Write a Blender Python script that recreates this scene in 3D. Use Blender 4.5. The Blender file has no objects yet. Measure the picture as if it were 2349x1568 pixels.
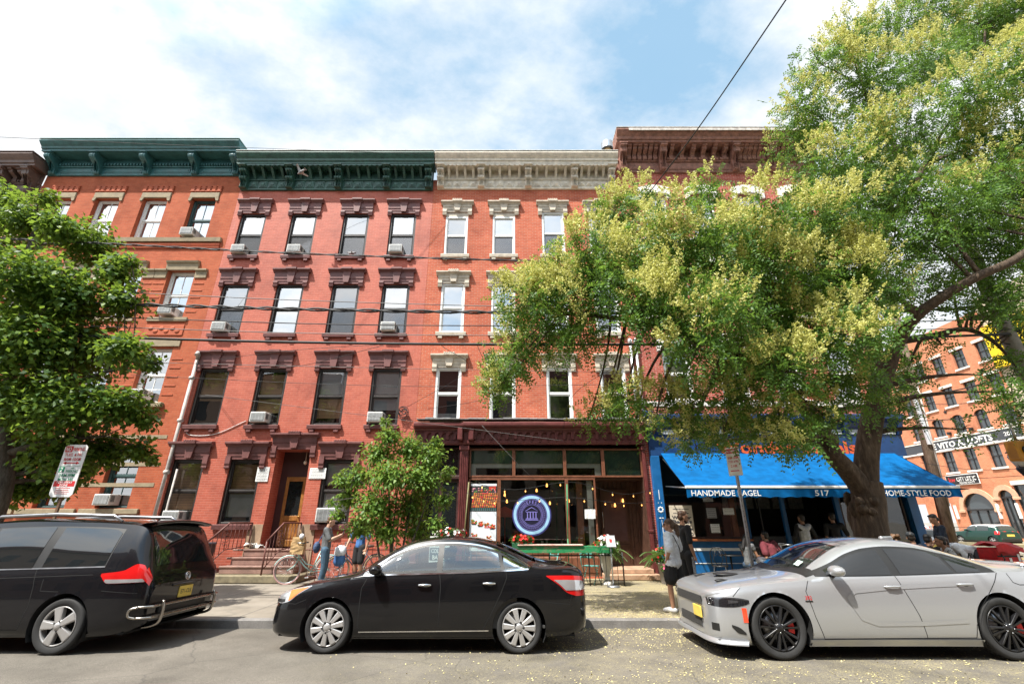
import bpy, bmesh, math, random
import numpy as np
from mathutils import Vector, Matrix, Euler
rnd = random.Random(7)
NP = np.random.RandomState(11)
SC = bpy.context.scene
COL = SC.collection
R = math.radians
PI = math.pi
D = 15.5          # plane of the row-house fronts
SW = 0.10         # pavement height
KY = 9.3          # kerb face
# ------------------------------------------------ camera
CAM_H, PITCH, FPX = 1.7, R(21.5), 1044.0
_s, _c = math.sin(PITCH), math.cos(PITCH)
def at(u, v, Y):
    """world point at depth Y seen at (u, v) of a 2348 x 1568 picture"""
    x = (u-1174)/FPX; y = (784-v)/FPX; k = Y/(_c-y*_s)
    return Vector((x*k, Y, CAM_H+k*(_s+y*_c)))
cam = bpy.data.cameras.new('camera'); cam.sensor_width = 36; cam.lens = 36*FPX/2348
cam.clip_end = 2000; cam.clip_start = .05
camo = bpy.data.objects.new('camera', cam); COL.objects.link(camo)
camo.location = (0, 0, CAM_H); camo.rotation_euler = (R(90)+PITCH, 0, 0)
SC.camera = camo
# ------------------------------------------------ materials
MATS = {}
def nt(name):
    m = bpy.data.materials.new(name); m.use_nodes = True
    t = m.node_tree; b = t.nodes['Principled BSDF']
    return m, t, b, t.nodes, t.links
def c4(c): return (c[0], c[1], c[2], 1)
def coords(n, l, kind='Object', scale=(1, 1, 1)):
    tc = n.new('ShaderNodeTexCoord'); mp = n.new('ShaderNodeMapping')
    mp.inputs['Scale'].default_value = scale
    l.new(tc.outputs[kind], mp.inputs['Vector']); return mp.outputs['Vector']
def noise(n, l, vec, scale, detail=4, rough=.6):
    t = n.new('ShaderNodeTexNoise'); t.inputs['Scale'].default_value = scale
    t.inputs['Detail'].default_value = detail; t.inputs['Roughness'].default_value = rough
    if vec is not None: l.new(vec, t.inputs['Vector'])
    return t.outputs['Fac']
def ramp(n, l, fac, stops):
    r = n.new('ShaderNodeValToRGB'); e = r.color_ramp.elements
    while len(e) < len(stops): e.new(.5)
    for k, (p, c) in enumerate(stops):
        e[k].position = p; e[k].color = c4(c) if not isinstance(c, (int, float)) else (c, c, c, 1)
    l.new(fac, r.inputs['Fac']); return r.outputs['Color']
def mix(n, l, fac, a, b, mode='MIX'):
    m = n.new('ShaderNodeMix'); m.data_type = 'RGBA'; m.blend_type = mode
    for s, v in ((m.inputs['Factor'], fac), (m.inputs['A'], a), (m.inputs['B'], b)):
        if isinstance(v, bpy.types.NodeSocket): l.new(v, s)
        elif isinstance(v, (int, float)): s.default_value = v
        else: s.default_value = c4(v)
    return m.outputs['Result']
def math_(n, l, op, a, b=0.0):
    m = n.new('ShaderNodeMath'); m.operation = op
    for s, v in zip(m.inputs, (a, b)):
        if isinstance(v, bpy.types.NodeSocket): l.new(v, s)
        else: s.default_value = v
    return m.outputs[0]
def bump(n, l, b, h, strength=.3, dist=.02):
    k = n.new('ShaderNodeBump'); k.inputs['Strength'].default_value = strength; k.inputs['Distance'].default_value = dist
    l.new(h, k.inputs['Height']); l.new(k.outputs['Normal'], b.inputs['Normal'])
def M(name, col, rough=.6, metal=0, var=.15, scale=4, bmp=0, spec=.5, coat=0, fine=0):
    """a painted / plain surface with uneven colour and a little dirt"""
    if name in MATS: return MATS[name]
    m, t, b, n, l = nt(name)
    v = coords(n, l)
    f = noise(n, l, v, scale, 5, .65)
    lo = tuple(x*(1-var) for x in col); hi = tuple(min(1, x*(1+var)) for x in col)
    colr = ramp(n, l, f, [(.3, lo), (.7, hi)])
    if fine:
        f2 = noise(n, l, v, fine, 2, .5)
        colr = mix(n, l, .5, colr, ramp(n, l, f2, [(.35, .55), (.65, 1.0)]), 'MULTIPLY')
    l.new(colr, b.inputs['Base Color'])
    rr = ramp(n, l, f, [(.2, max(0, rough-.08)), (.8, min(1, rough+.1))]); l.new(rr, b.inputs['Roughness'])
    b.inputs['Metallic'].default_value = metal; b.inputs['Specular IOR Level'].default_value = spec
    b.inputs['Coat Weight'].default_value = coat; b.inputs['Coat Roughness'].default_value = .03
    if bmp: bump(n, l, b, noise(n, l, v, fine or scale*8, 3), bmp, .01)
    MATS[name] = m; return m
def emit(name, col, strength):
    m, t, b, n, l = nt(name)
    b.inputs['Base Color'].default_value = c4(col); b.inputs['Emission Color'].default_value = c4(col)
    b.inputs['Emission Strength'].default_value = strength
    MATS[name] = m; return m
def glass(name, tint=(.9, .95, .93), refl=.12, dens=1.0, rough=.01):
    """thin window glass: mirror-like reflection over a tinted see-through sheet"""
    m = bpy.data.materials.new(name); m.use_nodes = True
    t = m.node_tree; n = t.nodes; l = t.links; n.clear()
    o = n.new('ShaderNodeOutputMaterial'); ms = n.new('ShaderNodeMixShader')
    tr = n.new('ShaderNodeBsdfTransparent'); tr.inputs['Color'].default_value = c4(tint)
    gl = n.new('ShaderNodeBsdfGlossy'); gl.inputs['Roughness'].default_value = rough
    lw = n.new('ShaderNodeLayerWeight'); lw.inputs['Blend'].default_value = .35
    v = coords(n, l)
    f = math_(n, l, 'ADD', math_(n, l, 'MULTIPLY', lw.outputs['Fresnel'], .8), refl)
    f = math_(n, l, 'MINIMUM', f, .95)
    k = n.new('ShaderNodeBump'); k.inputs['Strength'].default_value = .05; k.inputs['Distance'].default_value = .03
    l.new(noise(n, l, v, 1.6, 1), k.inputs['Height']); l.new(k.outputs['Normal'], gl.inputs['Normal'])
    l.new(f, ms.inputs['Fac']); l.new(tr.outputs[0], ms.inputs[1]); l.new(gl.outputs[0], ms.inputs[2])
    l.new(ms.outputs[0], o.inputs['Surface'])
    MATS[name] = m; return m
def brick(name, c1, c2, mortar, wash=(.5, .5, .5), washamt=.0, painted=False):
    m, t, b, n, l = nt(name)
    tc = n.new('ShaderNodeNewGeometry'); sx = n.new('ShaderNodeSeparateXYZ'); l.new(tc.outputs['Position'], sx.inputs[0])
    cb = n.new('ShaderNodeCombineXYZ')
    l.new(math_(n, l, 'ADD', sx.outputs[0], sx.outputs[1]), cb.inputs[0]); l.new(sx.outputs[2], cb.inputs[1])
    br = n.new('ShaderNodeTexBrick')
    for k, v in (('Scale', 1), ('Mortar Size', .009), ('Mortar Smooth', .3), ('Brick Width', .215), ('Row Height', .074), ('Bias', -.1)):
        br.inputs[k].default_value = v
    br.inputs['Color1'].default_value = c4(c1); br.inputs['Color2'].default_value = c4(c2); br.inputs['Mortar'].default_value = c4(mortar)
    l.new(cb.outputs[0], br.inputs['Vector'])
    pv = tc.outputs['Position']
    big = noise(n, l, pv, .55, 5, .6); mid = noise(n, l, pv, 3.5, 5, .7)
    col = mix(n, l, .8, br.outputs['Color'], ramp(n, l, big, [(.28, (.62, .58, .58)), (.52, (1, 1, 1)), (.75, (1.0, 1.0, .97))]), 'MULTIPLY')
    col = mix(n, l, .6, col, ramp(n, l, mid, [(.3, .72), (.6, 1.0)]), 'MULTIPLY')
    # pale efflorescence and scratches, running downwards
    mp = n.new('ShaderNodeMapping'); mp.inputs['Scale'].default_value = (2.2, 2.2, .28); l.new(pv, mp.inputs['Vector'])
    st = noise(n, l, mp.outputs[0], 2.0, 6, .7)
    col = mix(n, l, ramp(n, l, st, [(.60, 0.0), (.82, washamt)]), col, wash)
    col = mix(n, l, ramp(n, l, st, [(.16, .65), (.40, 0.0)]), col, tuple(x*.45 for x in c1))
    l.new(col, b.inputs['Base Color']); b.inputs['Roughness'].default_value = .6 if painted else .85
    b.inputs['Specular IOR Level'].default_value = .35 if painted else .2
    h = mix(n, l, .25, br.outputs['Fac'], mid); inv = math_(n, l, 'SUBTRACT', 1.0, h)
    bump(n, l, b, inv, .55, .008)
    MATS[name] = m; return m
# ------------------------------------------------ mesh building
class MB:
    def __init__(s): s.v = []; s.f = []; s.m = []; s.sm = []
    def add(s, vs, fs, mi=0, sm=False):
        o = len(s.v); s.v += [tuple(v) for v in vs]
        for f in fs: s.f.append(tuple(i+o for i in f)); s.m.append(mi); s.sm.append(sm)
        return s
    def box(s, x0, x1, y0, y1, z0, z1, mi=0, mat=None):
        vs = [(x, y, z) for z in (z0, z1) for y in (y0, y1) for x in (x0, x1)]
        if mat is not None: vs = [mat @ Vector(v) for v in vs]
        return s.add(vs, [(0, 2, 3, 1), (4, 5, 7, 6), (0, 1, 5, 4), (2, 6, 7, 3), (0, 4, 6, 2), (1, 3, 7, 5)], mi)
    def bbox(s, x0, x1, y0, y1, z0, z1, b=.01, mi=0, mat=None):
        """box with chamfered edges"""
        b = min(b, abs(x1-x0)*.45, abs(y1-y0)*.45, abs(z1-z0)*.45)
        vs = []; idx = {}
        for ix in (0, 1):
            for iy in (0, 1):
                for iz in (0, 1):
                    X, Y, Z = (x0, x1)[ix], (y0, y1)[iy], (z0, z1)[iz]; dx, dy, dz = (b, -b)[ix], (b, -b)[iy], (b, -b)[iz]
                    for k, p in enumerate(((X, Y+dy, Z+dz), (X+dx, Y, Z+dz), (X+dx, Y+dy, Z))):
                        idx[ix, iy, iz, k] = len(vs); vs.append(p)
        g = lambda *a: idx[a]; fs = []
        for a in (0, 1):
            fs += [[g(a, 0, 0, 0), g(a, 1, 0, 0), g(a, 1, 1, 0), g(a, 0, 1, 0)], [g(0, a, 0, 1), g(1, a, 0, 1), g(1, a, 1, 1), g(0, a, 1, 1)],
                   [g(0, 0, a, 2), g(1, 0, a, 2), g(1, 1, a, 2), g(0, 1, a, 2)]]
            for b_ in (0, 1):
                fs += [[g(a, b_, 0, 0), g(a, b_, 1, 0), g(a, b_, 1, 1), g(a, b_, 0, 1)], [g(a, 0, b_, 0), g(a, 1, b_, 0), g(a, 1, b_, 2), g(a, 0, b_, 2)],
                       [g(0, a, b_, 1), g(1, a, b_, 1), g(1, a, b_, 2), g(0, a, b_, 2)]]
                for c_ in (0, 1): fs.append([g(a, b_, c_, 0), g(a, b_, c_, 1), g(a, b_, c_, 2)])
        cen = Vector(((x0+x1)/2, (y0+y1)/2, (z0+z1)/2)); out = []
        for f in fs:
            p = [Vector(vs[i]) for i in f]; nrm = (p[1]-p[0]).cross(p[2]-p[0]); mid = sum(p, Vector())/len(p)
            out.append(f if nrm.dot(mid-cen) > 0 else f[::-1])
        if mat is not None: vs = [mat @ Vector(v) for v in vs]
        return s.add(vs, out, mi)
    def quad(s, a, b, c, d, mi=0): return s.add([a, b, c, d], [(0, 1, 2, 3)], mi)
    def grid(s, rows, mi=0, sm=True, closed=False, flip=False):
        n = len(rows[0]); vs = [p for r in rows for p in r]; fs = []
        for i in range(len(rows)-1):
            for j in range(n if closed else n-1):
                q = (i*n+j, i*n+(j+1) % n, (i+1)*n+(j+1) % n, (i+1)*n+j); fs.append(q[::-1] if flip else q)
        return s.add(vs, fs, mi, sm)
    def tube(s, pts, r, n=8, mi=0, sm=True, cap=True):
        pts = [Vector(p) for p in pts]; k = len(pts); rr = r if isinstance(r, (list, tuple)) else [r]*k
        rows = []; up = None
        for i, p in enumerate(pts):
            t = (pts[min(i+1, k-1)]-pts[max(i-1, 0)])
            t = t.normalized() if t.length > 1e-9 else Vector((0, 0, 1))
            if up is None:
                up = Vector((0, 0, 1)) if abs(t.z) < .9 else Vector((1, 0, 0))
            a = t.cross(up).normalized() if t.cross(up).length > 1e-6 else t.orthogonal().normalized(); up = a.cross(t).normalized()
            rows.append([p+(a*math.cos(2*PI*j/n)+up*math.sin(2*PI*j/n))*rr[i] for j in range(n)])
        s.grid(rows, mi, sm, True, True)
        if cap:
            o = len(s.v)-k*n
            s.f.append(tuple(o+j for j in range(n))); s.m.append(mi); s.sm.append(False)
            s.f.append(tuple(o+(k-1)*n+j for j in range(n-1, -1, -1))); s.m.append(mi); s.sm.append(False)
        return s
    def lathe(s, prof, n=24, mi=0, mat=None, sm=True):
        """profile of (r, h) turned about z"""
        rows = [[Vector((r*math.cos(2*PI*j/n), r*math.sin(2*PI*j/n), h)) for j in range(n)] for r, h in prof]
        if mat is not None: rows = [[mat @ p for p in r] for r in rows]
        return s.grid(rows, mi, sm, True)
    def ball(s, c, r, n=12, mi=0, rot=None):
        c = Vector(c); r = Vector(r) if not isinstance(r, (int, float)) else Vector((r, r, r)); rows = []
        for i in range(n//2+1):
            th = PI*i/(n//2); row = []
            for j in range(n):
                q = Vector((r.x*math.sin(th)*math.cos(2*PI*j/n), r.y*math.sin(th)*math.sin(2*PI*j/n), r.z*math.cos(th)))
                row.append(c+(rot @ q if rot else q))
            rows.append(row)
        return s.grid(rows, mi, True, True, True)
    def prism(s, poly, y0, y1, mi=0, sm=False):
        """polygon of (x, z) given depth y0..y1"""
        n = len(poly); a = sum(poly[i][0]*poly[(i+1) % n][1]-poly[(i+1) % n][0]*poly[i][1] for i in range(n))
        if a < 0: poly = poly[::-1]
        vs = [(x, y0, z) for x, z in poly]+[(x, y1, z) for x, z in poly]
        s.add(vs, [tuple(range(n)), tuple(range(2*n-1, n-1, -1))], mi)
        return s.add(vs, [(i, i+n, (i+1) % n+n, (i+1) % n) for i in range(n)], mi, sm)
    def extr(s, prof, x0, x1, mi=0, ends=True):
        """profile of (y, z) run along x; profile listed bottom to top on the street side"""
        n = len(prof); vs = [(x0, y, z) for y, z in prof]+[(x1, y, z) for y, z in prof]
        s.add(vs, [(i, i+n, i+n+1, i+1) for i in range(n-1)], mi)
        if ends: s.add(vs, [tuple(range(n)), tuple(range(2*n-1, n-1, -1))], mi)
        return s
    def disc(s, c, r, nrm, n=20, mi=0):
        q = Vector(nrm).to_track_quat('Z', 'Y'); c = Vector(c)
        return s.add([c+q @ Vector((r*math.cos(2*PI*j/n), r*math.sin(2*PI*j/n), 0)) for j in range(n)], [tuple(range(n))], mi)
    def torus(s, c, R0, r, nrm, n=32, k=6, mi=0, a0=0, a1=2*PI):
        q = Vector(nrm).to_track_quat('Z', 'Y'); c = Vector(c); full = abs(a1-a0-2*PI) < 1e-6
        pts = [c+q @ Vector((R0*math.cos(a0+(a1-a0)*j/n), R0*math.sin(a0+(a1-a0)*j/n), 0)) for j in range(n+1)]
        return s.tube(pts, r, k, mi, cap=not full)
    def merge(s, o, mat=None, mi=0):
        vs = o.v if mat is None else [mat @ Vector(v) for v in o.v]; k = len(s.v); s.v += [tuple(v) for v in vs]
        for f, m_, q in zip(o.f, o.m, o.sm): s.f.append(tuple(i+k for i in f)); s.m.append(m_+mi); s.sm.append(q)
        return s
    def islands(s, margin):
        """loose pieces whose boxes lie within the margin of one another, as meshes of their own"""
        p = list(range(len(s.v)))
        def find(i):
            while p[i] != i: p[i] = p[p[i]]; i = p[i]
            return i
        for f in s.f:
            r = find(f[0])
            for k in f[1:]: p[find(k)] = r
        g = {}
        for i, f in enumerate(s.f): g.setdefault(find(f[0]), []).append(i)
        G = []
        for k, fs in g.items():
            V = np.array([s.v[i] for f in fs for i in s.f[f]]); G.append([fs, V.min(0), V.max(0)])
        i = 0
        while i < len(G):
            j = i+1; hit = False
            while j < len(G):
                if np.all(G[i][1]-margin < G[j][2]) and np.all(G[j][1]-margin < G[i][2]): G[i] = [G[i][0]+G[j][0], np.minimum(G[i][1], G[j][1]), np.maximum(G[i][2], G[j][2])]; G.pop(j); hit = True
                else: j += 1
            if not hit: i += 1
        out = []
        for fs, *_ in G:
            b = MB(); m = {}
            for f in fs:
                for i in s.f[f]:
                    if i not in m: m[i] = len(b.v); b.v.append(s.v[i])
                b.f.append(tuple(m[i] for i in s.f[f])); b.m.append(s.m[f]); b.sm.append(s.sm[f])
            out.append(b)
        return out
    def each(s, name, mats, parent, margin=.012): return [b.build(name, mats, parent) for b in s.islands(margin)]
    def build(s, name, mats, parent=None, origin=None):
        """links the mesh as one object; origin = the thing's base (taken from the parent, or the foot of the mesh)"""
        if not isinstance(mats, (list, tuple)): mats = [mats]
        me = bpy.data.meshes.new(name); V = np.array(s.v, dtype=np.float64).reshape(-1, 3)
        if parent is not None: o = np.array(base_of(parent))
        elif origin is not None: o = np.array(origin)
        else: o = np.array([(V[:, 0].min()+V[:, 0].max())/2, (V[:, 1].min()+V[:, 1].max())/2, V[:, 2].min()])
        me.from_pydata((V-o).tolist(), [], s.f)
        for m in mats: me.materials.append(m)
        me.polygons.foreach_set('material_index', s.m); me.polygons.foreach_set('use_smooth', s.sm); me.update()
        ob = bpy.data.objects.new(name, me); COL.objects.link(ob)
        if parent is not None: ob.parent = parent
        else: ob.location = o
        return ob
def base_of(o):
    p = Vector((0, 0, 0))
    while o is not None: p += o.location; o = o.parent
    return p
def tag(o, label=None, cat=None, group=None, kind=None):
    for k, v in (('label', label), ('category', cat), ('group', group), ('kind', kind)):
        if v: o[k] = v
    return o
def thing(name, label, cat, loc, group=None):
    o = bpy.data.objects.new(name, None); o.empty_display_size = .2; COL.objects.link(o); o.location = loc
    return tag(o, label, cat, group)
def struct(o): o['kind'] = 'structure'; return o
def copy_tree(o, parent=None):
    c = o.copy(); COL.objects.link(c)
    if parent is not None: c.parent = parent
    for ch in list(o.children): copy_tree(ch, c)
    return c
# ------------------------------------------------ lettering
_tc = {}
def text_mb(txt, size=1.0, bold=0.0, depth=.004, sx=1.0, serif=False):
    """letters in the x-z plane facing -y, centred on x, baseline at z = 0; returns (MB, width)"""
    cu = bpy.data.curves.new('lettering', 'FONT'); cu.body = txt; cu.size = size; cu.offset = bold*size; cu.resolution_u = 2
    ob = bpy.data.objects.new('lettering', cu); COL.objects.link(ob)
    dg = bpy.context.evaluated_depsgraph_get(); me = bpy.data.meshes.new_from_object(ob.evaluated_get(dg))
    b = MB(); xs = [v.co.x for v in me.vertices] or [0]; x0, x1 = min(xs), max(xs); cxm = (x0+x1)/2
    b.add([((v.co.x-cxm)*sx, -depth, v.co.y) for v in me.vertices], [tuple(p.vertices) for p in me.polygons])
    bpy.data.objects.remove(ob); bpy.data.curves.remove(cu); bpy.data.meshes.remove(me)
    return b, (x1-x0)*sx
def write(mb, txt, x, y, z, h, mi=0, fit=None, bold=.012, mat=None):
    """adds a line of cap height ~h centred at (x, z) on the plane y (facing the street)"""
    b, w = text_mb(txt, h/.72, bold); k = 1 if not fit else fit/max(w, 1e-6)
    m = Matrix.Translation((x, y, z-h/2)) @ Matrix.Diagonal((k, 1, 1, 1))
    if mat is not None: m = mat @ m
    return mb.merge(b, m, mi)
# ------------------------------------------------ world, sun
SUN = Vector((.40, .40, -1.0)).normalized()
w = bpy.data.worlds.new('World'); SC.world = w; w.use_nodes = True
n, l = w.node_tree.nodes, w.node_tree.links; bg = n['Background']
sky = n.new('ShaderNodeTexSky'); sky.sky_type = 'NISHITA'; sky.sun_disc = False
sky.sun_elevation = math.asin(-SUN.z); sky.sun_rotation = math.atan2(-SUN.x, -SUN.y); sky.air_density = 1.0; sky.dust_density = .6; sky.ozone_density = 2.0
tc = n.new('ShaderNodeTexCoord'); sx = n.new('ShaderNodeSeparateXYZ'); l.new(tc.outputs['Generated'], sx.inputs[0])
zz = math_(n, l, 'MAXIMUM', math_(n, l, 'ADD', sx.outputs[2], .22), .06)
cb = n.new('ShaderNodeCombineXYZ'); l.new(math_(n, l, 'DIVIDE', sx.outputs[0], zz), cb.inputs[0]); l.new(math_(n, l, 'DIVIDE', sx.outputs[1], zz), cb.inputs[1])
cmap = n.new('ShaderNodeMapping'); cmap.inputs['Location'].default_value = (9.1, 6.2, 0); cmap.inputs['Scale'].default_value = (.95, 1.25, 1); cmap.inputs['Rotation'].default_value = (0, 0, R(-28))
l.new(cb.outputs[0], cmap.inputs['Vector'])
big = noise(n, l, cmap.outputs[0], 1.1, 8, .62); det = noise(n, l, cmap.outputs[0], 5.0, 8, .6)
# thicker veil towards the left of the street, opener sky towards the right
side = math_(n, l, 'ADD', math_(n, l, 'MULTIPLY', sx.outputs[0], -.16), math_(n, l, 'MULTIPLY', math_(n, l, 'MAXIMUM', math_(n, l, 'SUBTRACT', sx.outputs[0], .30), 0.0), .75))
cover = math_(n, l, 'ADD', math_(n, l, 'ADD', math_(n, l, 'MULTIPLY', big, .72), math_(n, l, 'MULTIPLY', det, .28)), side)
fac = ramp(n, l, cover, [(.41, .05), (.50, .5), (.60, .97)])
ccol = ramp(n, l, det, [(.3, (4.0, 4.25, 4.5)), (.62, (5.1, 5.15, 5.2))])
bluer = mix(n, l, .75, mix(n, l, 1.0, sky.outputs[0], (1.4, 1.4, 1.4), 'MULTIPLY'), (1.75, 3.0, 3.95))
# cloud and haze glow brighter on the sun's side of the sky
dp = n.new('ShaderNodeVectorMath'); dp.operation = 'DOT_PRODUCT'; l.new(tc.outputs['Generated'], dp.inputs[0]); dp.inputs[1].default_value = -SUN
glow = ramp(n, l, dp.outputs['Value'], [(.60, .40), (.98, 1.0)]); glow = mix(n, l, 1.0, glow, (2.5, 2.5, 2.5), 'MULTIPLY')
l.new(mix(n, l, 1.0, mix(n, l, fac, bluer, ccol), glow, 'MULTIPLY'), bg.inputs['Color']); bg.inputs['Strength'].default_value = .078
sl = bpy.data.lights.new('sun', 'SUN'); sl.energy = 3.3; sl.angle = R(.7); sl.color = (1, .95, .87)
so = bpy.data.objects.new('sun', sl); COL.objects.link(so); so.location = (-20, -20, 50); so.rotation_euler = SUN.to_track_quat('-Z', 'Y').to_euler()
vs = SC.view_settings; vs.view_transform = 'Standard'; vs.look = 'None'; vs.gamma = 1; vs.exposure = 1.55
SC.cycles.max_bounces = 7; SC.cycles.diffuse_bounces = 3; SC.cycles.glossy_bounces = 4; SC.cycles.transparent_max_bounces = 16; SC.cycles.transmission_bounces = 4
SC.cycles.caustics_reflective = False; SC.cycles.caustics_refractive = False; SC.cycles.sample_clamp_indirect = 8
# ================================================ ground
def ground():
    # carriageway, falling slightly to the gutter
    m, t, b, n, l = nt('asphalt'); v = coords(n, l)
    f1 = noise(n, l, v, 160, 3, .7); f2 = noise(n, l, v, .9, 5, .6); f3 = noise(n, l, v, 28, 4, .7)
    col = ramp(n, l, f1, [(.3, (.078, .07, .06)), (.5, (.155, .14, .118)), (.72, (.29, .262, .222))])
    col = mix(n, l, .75, col, ramp(n, l, f2, [(.3, .5), (.62, 1.0)]), 'MULTIPLY')
    v3 = n.new('ShaderNodeTexVoronoi'); v3.inputs['Scale'].default_value = .9; l.new(mix(n, l, .25, v, noise(n, l, v, 2.5, 4)), v3.inputs['Vector'])
    col = mix(n, l, .8, col, ramp(n, l, v3.outputs['Distance'], [(.06, .45), (.2, 1.0)]), 'MULTIPLY')
    col = mix(n, l, .5, col, ramp(n, l, f3, [(.35, .7), (.6, 1.0)]), 'MULTIPLY')
    # hairline cracks and oil spots
    vo = n.new('ShaderNodeTexVoronoi'); vo.feature = 'DISTANCE_TO_EDGE'; vo.inputs['Scale'].default_value = .55
    ds = mix(n, l, .12, v, noise(n, l, v, 3, 4)); l.new(ds, vo.inputs['Vector'])
    col = mix(n, l, ramp(n, l, vo.outputs['Distance'], [(0.0, .55), (.006, 0.0)]), col, (.05, .048, .045))
    # pollen dust gathered towards the tree and along the gutter
    g = n.new('ShaderNodeNewGeometry'); sx = n.new('ShaderNodeSeparateXYZ'); l.new(g.outputs['Position'], sx.inputs[0])
    gx = ramp(n, l, math_(n, l, 'MULTIPLY', math_(n, l, 'ADD', sx.outputs[0], 3.0), .12), [(0, 0.0), (.45, .75), (1, 1.0)])
    d1 = noise(n, l, v, 2.2, 6, .75); d2 = noise(n, l, v, 60, 2, .6)
    du = math_(n, l, 'MULTIPLY', math_(n, l, 'MULTIPLY', gx, ramp(n, l, d1, [(.38, 0.0), (.66, 1.0)])), ramp(n, l, d2, [(.45, 0.0), (.6, 1.0)]))
    col = mix(n, l, math_(n, l, 'MULTIPLY', du, .65), col, (.42, .36, .18))
    l.new(col, b.inputs['Base Color']); b.inputs['Roughness'].default_value = .9; b.inputs['Specular IOR Level'].default_value = .25
    bump(n, l, b, f1, .6, .006); MATS['asphalt'] = m
    a = MB(); xs = [-400, -60, -20, 0, 20, 60, 400]
    prof = [(-7.5, .0), (0, .03), (4, .03), (7.2, 0.0), (8.4, -.025), (KY-.02, -.05), (KY+.3, -.06)]
    a.grid([[(x, y, z) for x in xs] for y, z in prof])
    struct(a.build('road', m, origin=(0, 4, 0)))
    # side street beyond the corner
    b2 = MB(); b2.grid([[(x, y, z) for x in (17.0, 22, 28, 33, 37)] for y, z in ((KY+.3, -.056), (16, .0), (30, .1), (60, .2), (300, .3))])
    struct(b2.build('side_street', MATS['asphalt'], origin=(25, 30, 0)))
    yl = MB()
    for x in (23.9, 24.25): yl.grid([[(x+dx, y, z) for dx in (0, .12)] for y, z in ((17, .016), (30, .106), (60, .206), (150, .25))], sm=False)
    wl = MB()
    for x in (19.6, 28.2): wl.grid([[(x+dx, y, z) for dx in (0, .12)] for y, z in ((17, .016), (30, .106), (60, .206), (150, .25))], sm=False)
    struct(yl.build('road_marking', M('yellow_paint', (.62, .42, .06), .7, var=.3, scale=9)))
    struct(wl.build('road_marking', M('white_paint', (.75, .75, .72), .7, var=.25, scale=9)))
    # pavement slabs
    m, t, b, n, l = nt('pavement'); v = coords(n, l)
    g = n.new('ShaderNodeNewGeometry'); br = n.new('ShaderNodeTexBrick'); br.offset = 0
    for k, q in (('Scale', 1), ('Mortar Size', .012), ('Mortar Smooth', .2), ('Brick Width', 1.55), ('Row Height', 1.55), ('Bias', 0)): br.inputs[k].default_value = q
    br.inputs['Color1'].default_value = (.215, .19, .155, 1); br.inputs['Color2'].default_value = (.26, .23, .188, 1); br.inputs['Mortar'].default_value = (.10, .095, .085, 1)
    mp = n.new('ShaderNodeMapping'); mp.inputs['Location'].default_value = (.35, .22, 0); l.new(g.outputs['Position'], mp.inputs['Vector']); l.new(mp.outputs[0], br.inputs['Vector'])
    f1 = noise(n, l, v, 1.1, 6, .7); f2 = noise(n, l, v, 90, 3, .7)
    col = mix(n, l, .8, br.outputs['Color'], ramp(n, l, f1, [(.3, (.62, .6, .57)), (.6, (1, 1, 1))]), 'MULTIPLY')
    col = mix(n, l, .5, col, ramp(n, l, f2, [(.35, .7), (.6, 1.0)]), 'MULTIPLY')
    vo = n.new('ShaderNodeTexVoronoi'); vo.feature = 'DISTANCE_TO_EDGE'; vo.inputs['Scale'].default_value = .5
    l.new(mix(n, l, .1, v, noise(n, l, v, 3, 4)), vo.inputs['Vector'])
    col = mix(n, l, ramp(n, l, vo.outputs['Distance'], [(0.0, .5), (.005, 0.0)]), col, (.13, .12, .1))
    sx = n.new('ShaderNodeSeparateXYZ'); l.new(g.outputs['Position'], sx.inputs[0])
    gx = ramp(n, l, math_(n, l, 'MULTIPLY', math_(n, l, 'ADD', sx.outputs[0], -.2), .35), [(0, 0.0), (.6, .8), (1, 1.0)])
    d1 = noise(n, l, v, 1.6, 6, .75); d2 = noise(n, l, v, 55, 2, .6)
    du = math_(n, l, 'MULTIPLY', math_(n, l, 'MULTIPLY', gx, ramp(n, l, d1, [(.3, .15), (.6, 1.0)])), ramp(n, l, d2, [(.42, 0.0), (.58, 1.0)]))
    col = mix(n, l, math_(n, l, 'MULTIPLY', gx, .45), col, (.14, .12, .088))  # browner towards the right, with tree shade put into the colour
    col = mix(n, l, math_(n, l, 'MULTIPLY', du, .7), col, (.52, .43, .18))
    l.new(col, b.inputs['Base Color']); b.inputs['Roughness'].default_value = .88; bump(n, l, b, f2, .35, .005); MATS['pavement'] = m
    a = MB(); a.grid([[(x, y, z) for x in (-300, -40, 0, 16.6)] for y, z in ((KY+.16, .075), (12, .09), (D+12, .1))])
    struct(a.build('pavement', m, origin=(0, 12, 0)))
    a = MB(); a.grid([[(x, y, .31) for x in (33.0, 36, 38.5, 60)] for y in (8, 40, 300)])
    a.add([(33.0, 8, .31), (33.0, 300, .31), (33.0, 300, 0), (33.0, 8, 0)], [(0, 1, 2, 3)])
    struct(a.build('pavement', MATS['pavement'], origin=(36, 30, 0)))
    # kerbs: bluestone with a rounded edge, one length after another
    a = MB(); x = -60.0; rr = random.Random(3)
    while x < 16.4:
        w_ = rr.uniform(1.6, 2.6); dz = rr.uniform(-.006, .006); x1 = min(x+w_, 16.5)
        a.bbox(x, x1-.012, KY, KY+.17, -.3, .082+dz, .018); x = x1
    struct(a.build('kerb', M('bluestone', (.20, .19, .18), .8, var=.3, scale=3, bmp=.4, fine=50), origin=(0, KY, 0)))
    a = MB(); a.bbox(16.45, 16.62, KY+.1, 120, -.3, .088, .02); struct(a.build('kerb', MATS['bluestone']))
    a = MB(); a.quad((-900, -700, -.4), (900, -700, -.4), (900, 900, -.4), (-900, 900, -.4)); struct(a.build('ground', M('far_ground', (.22, .2, .17), .9)))
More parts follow.
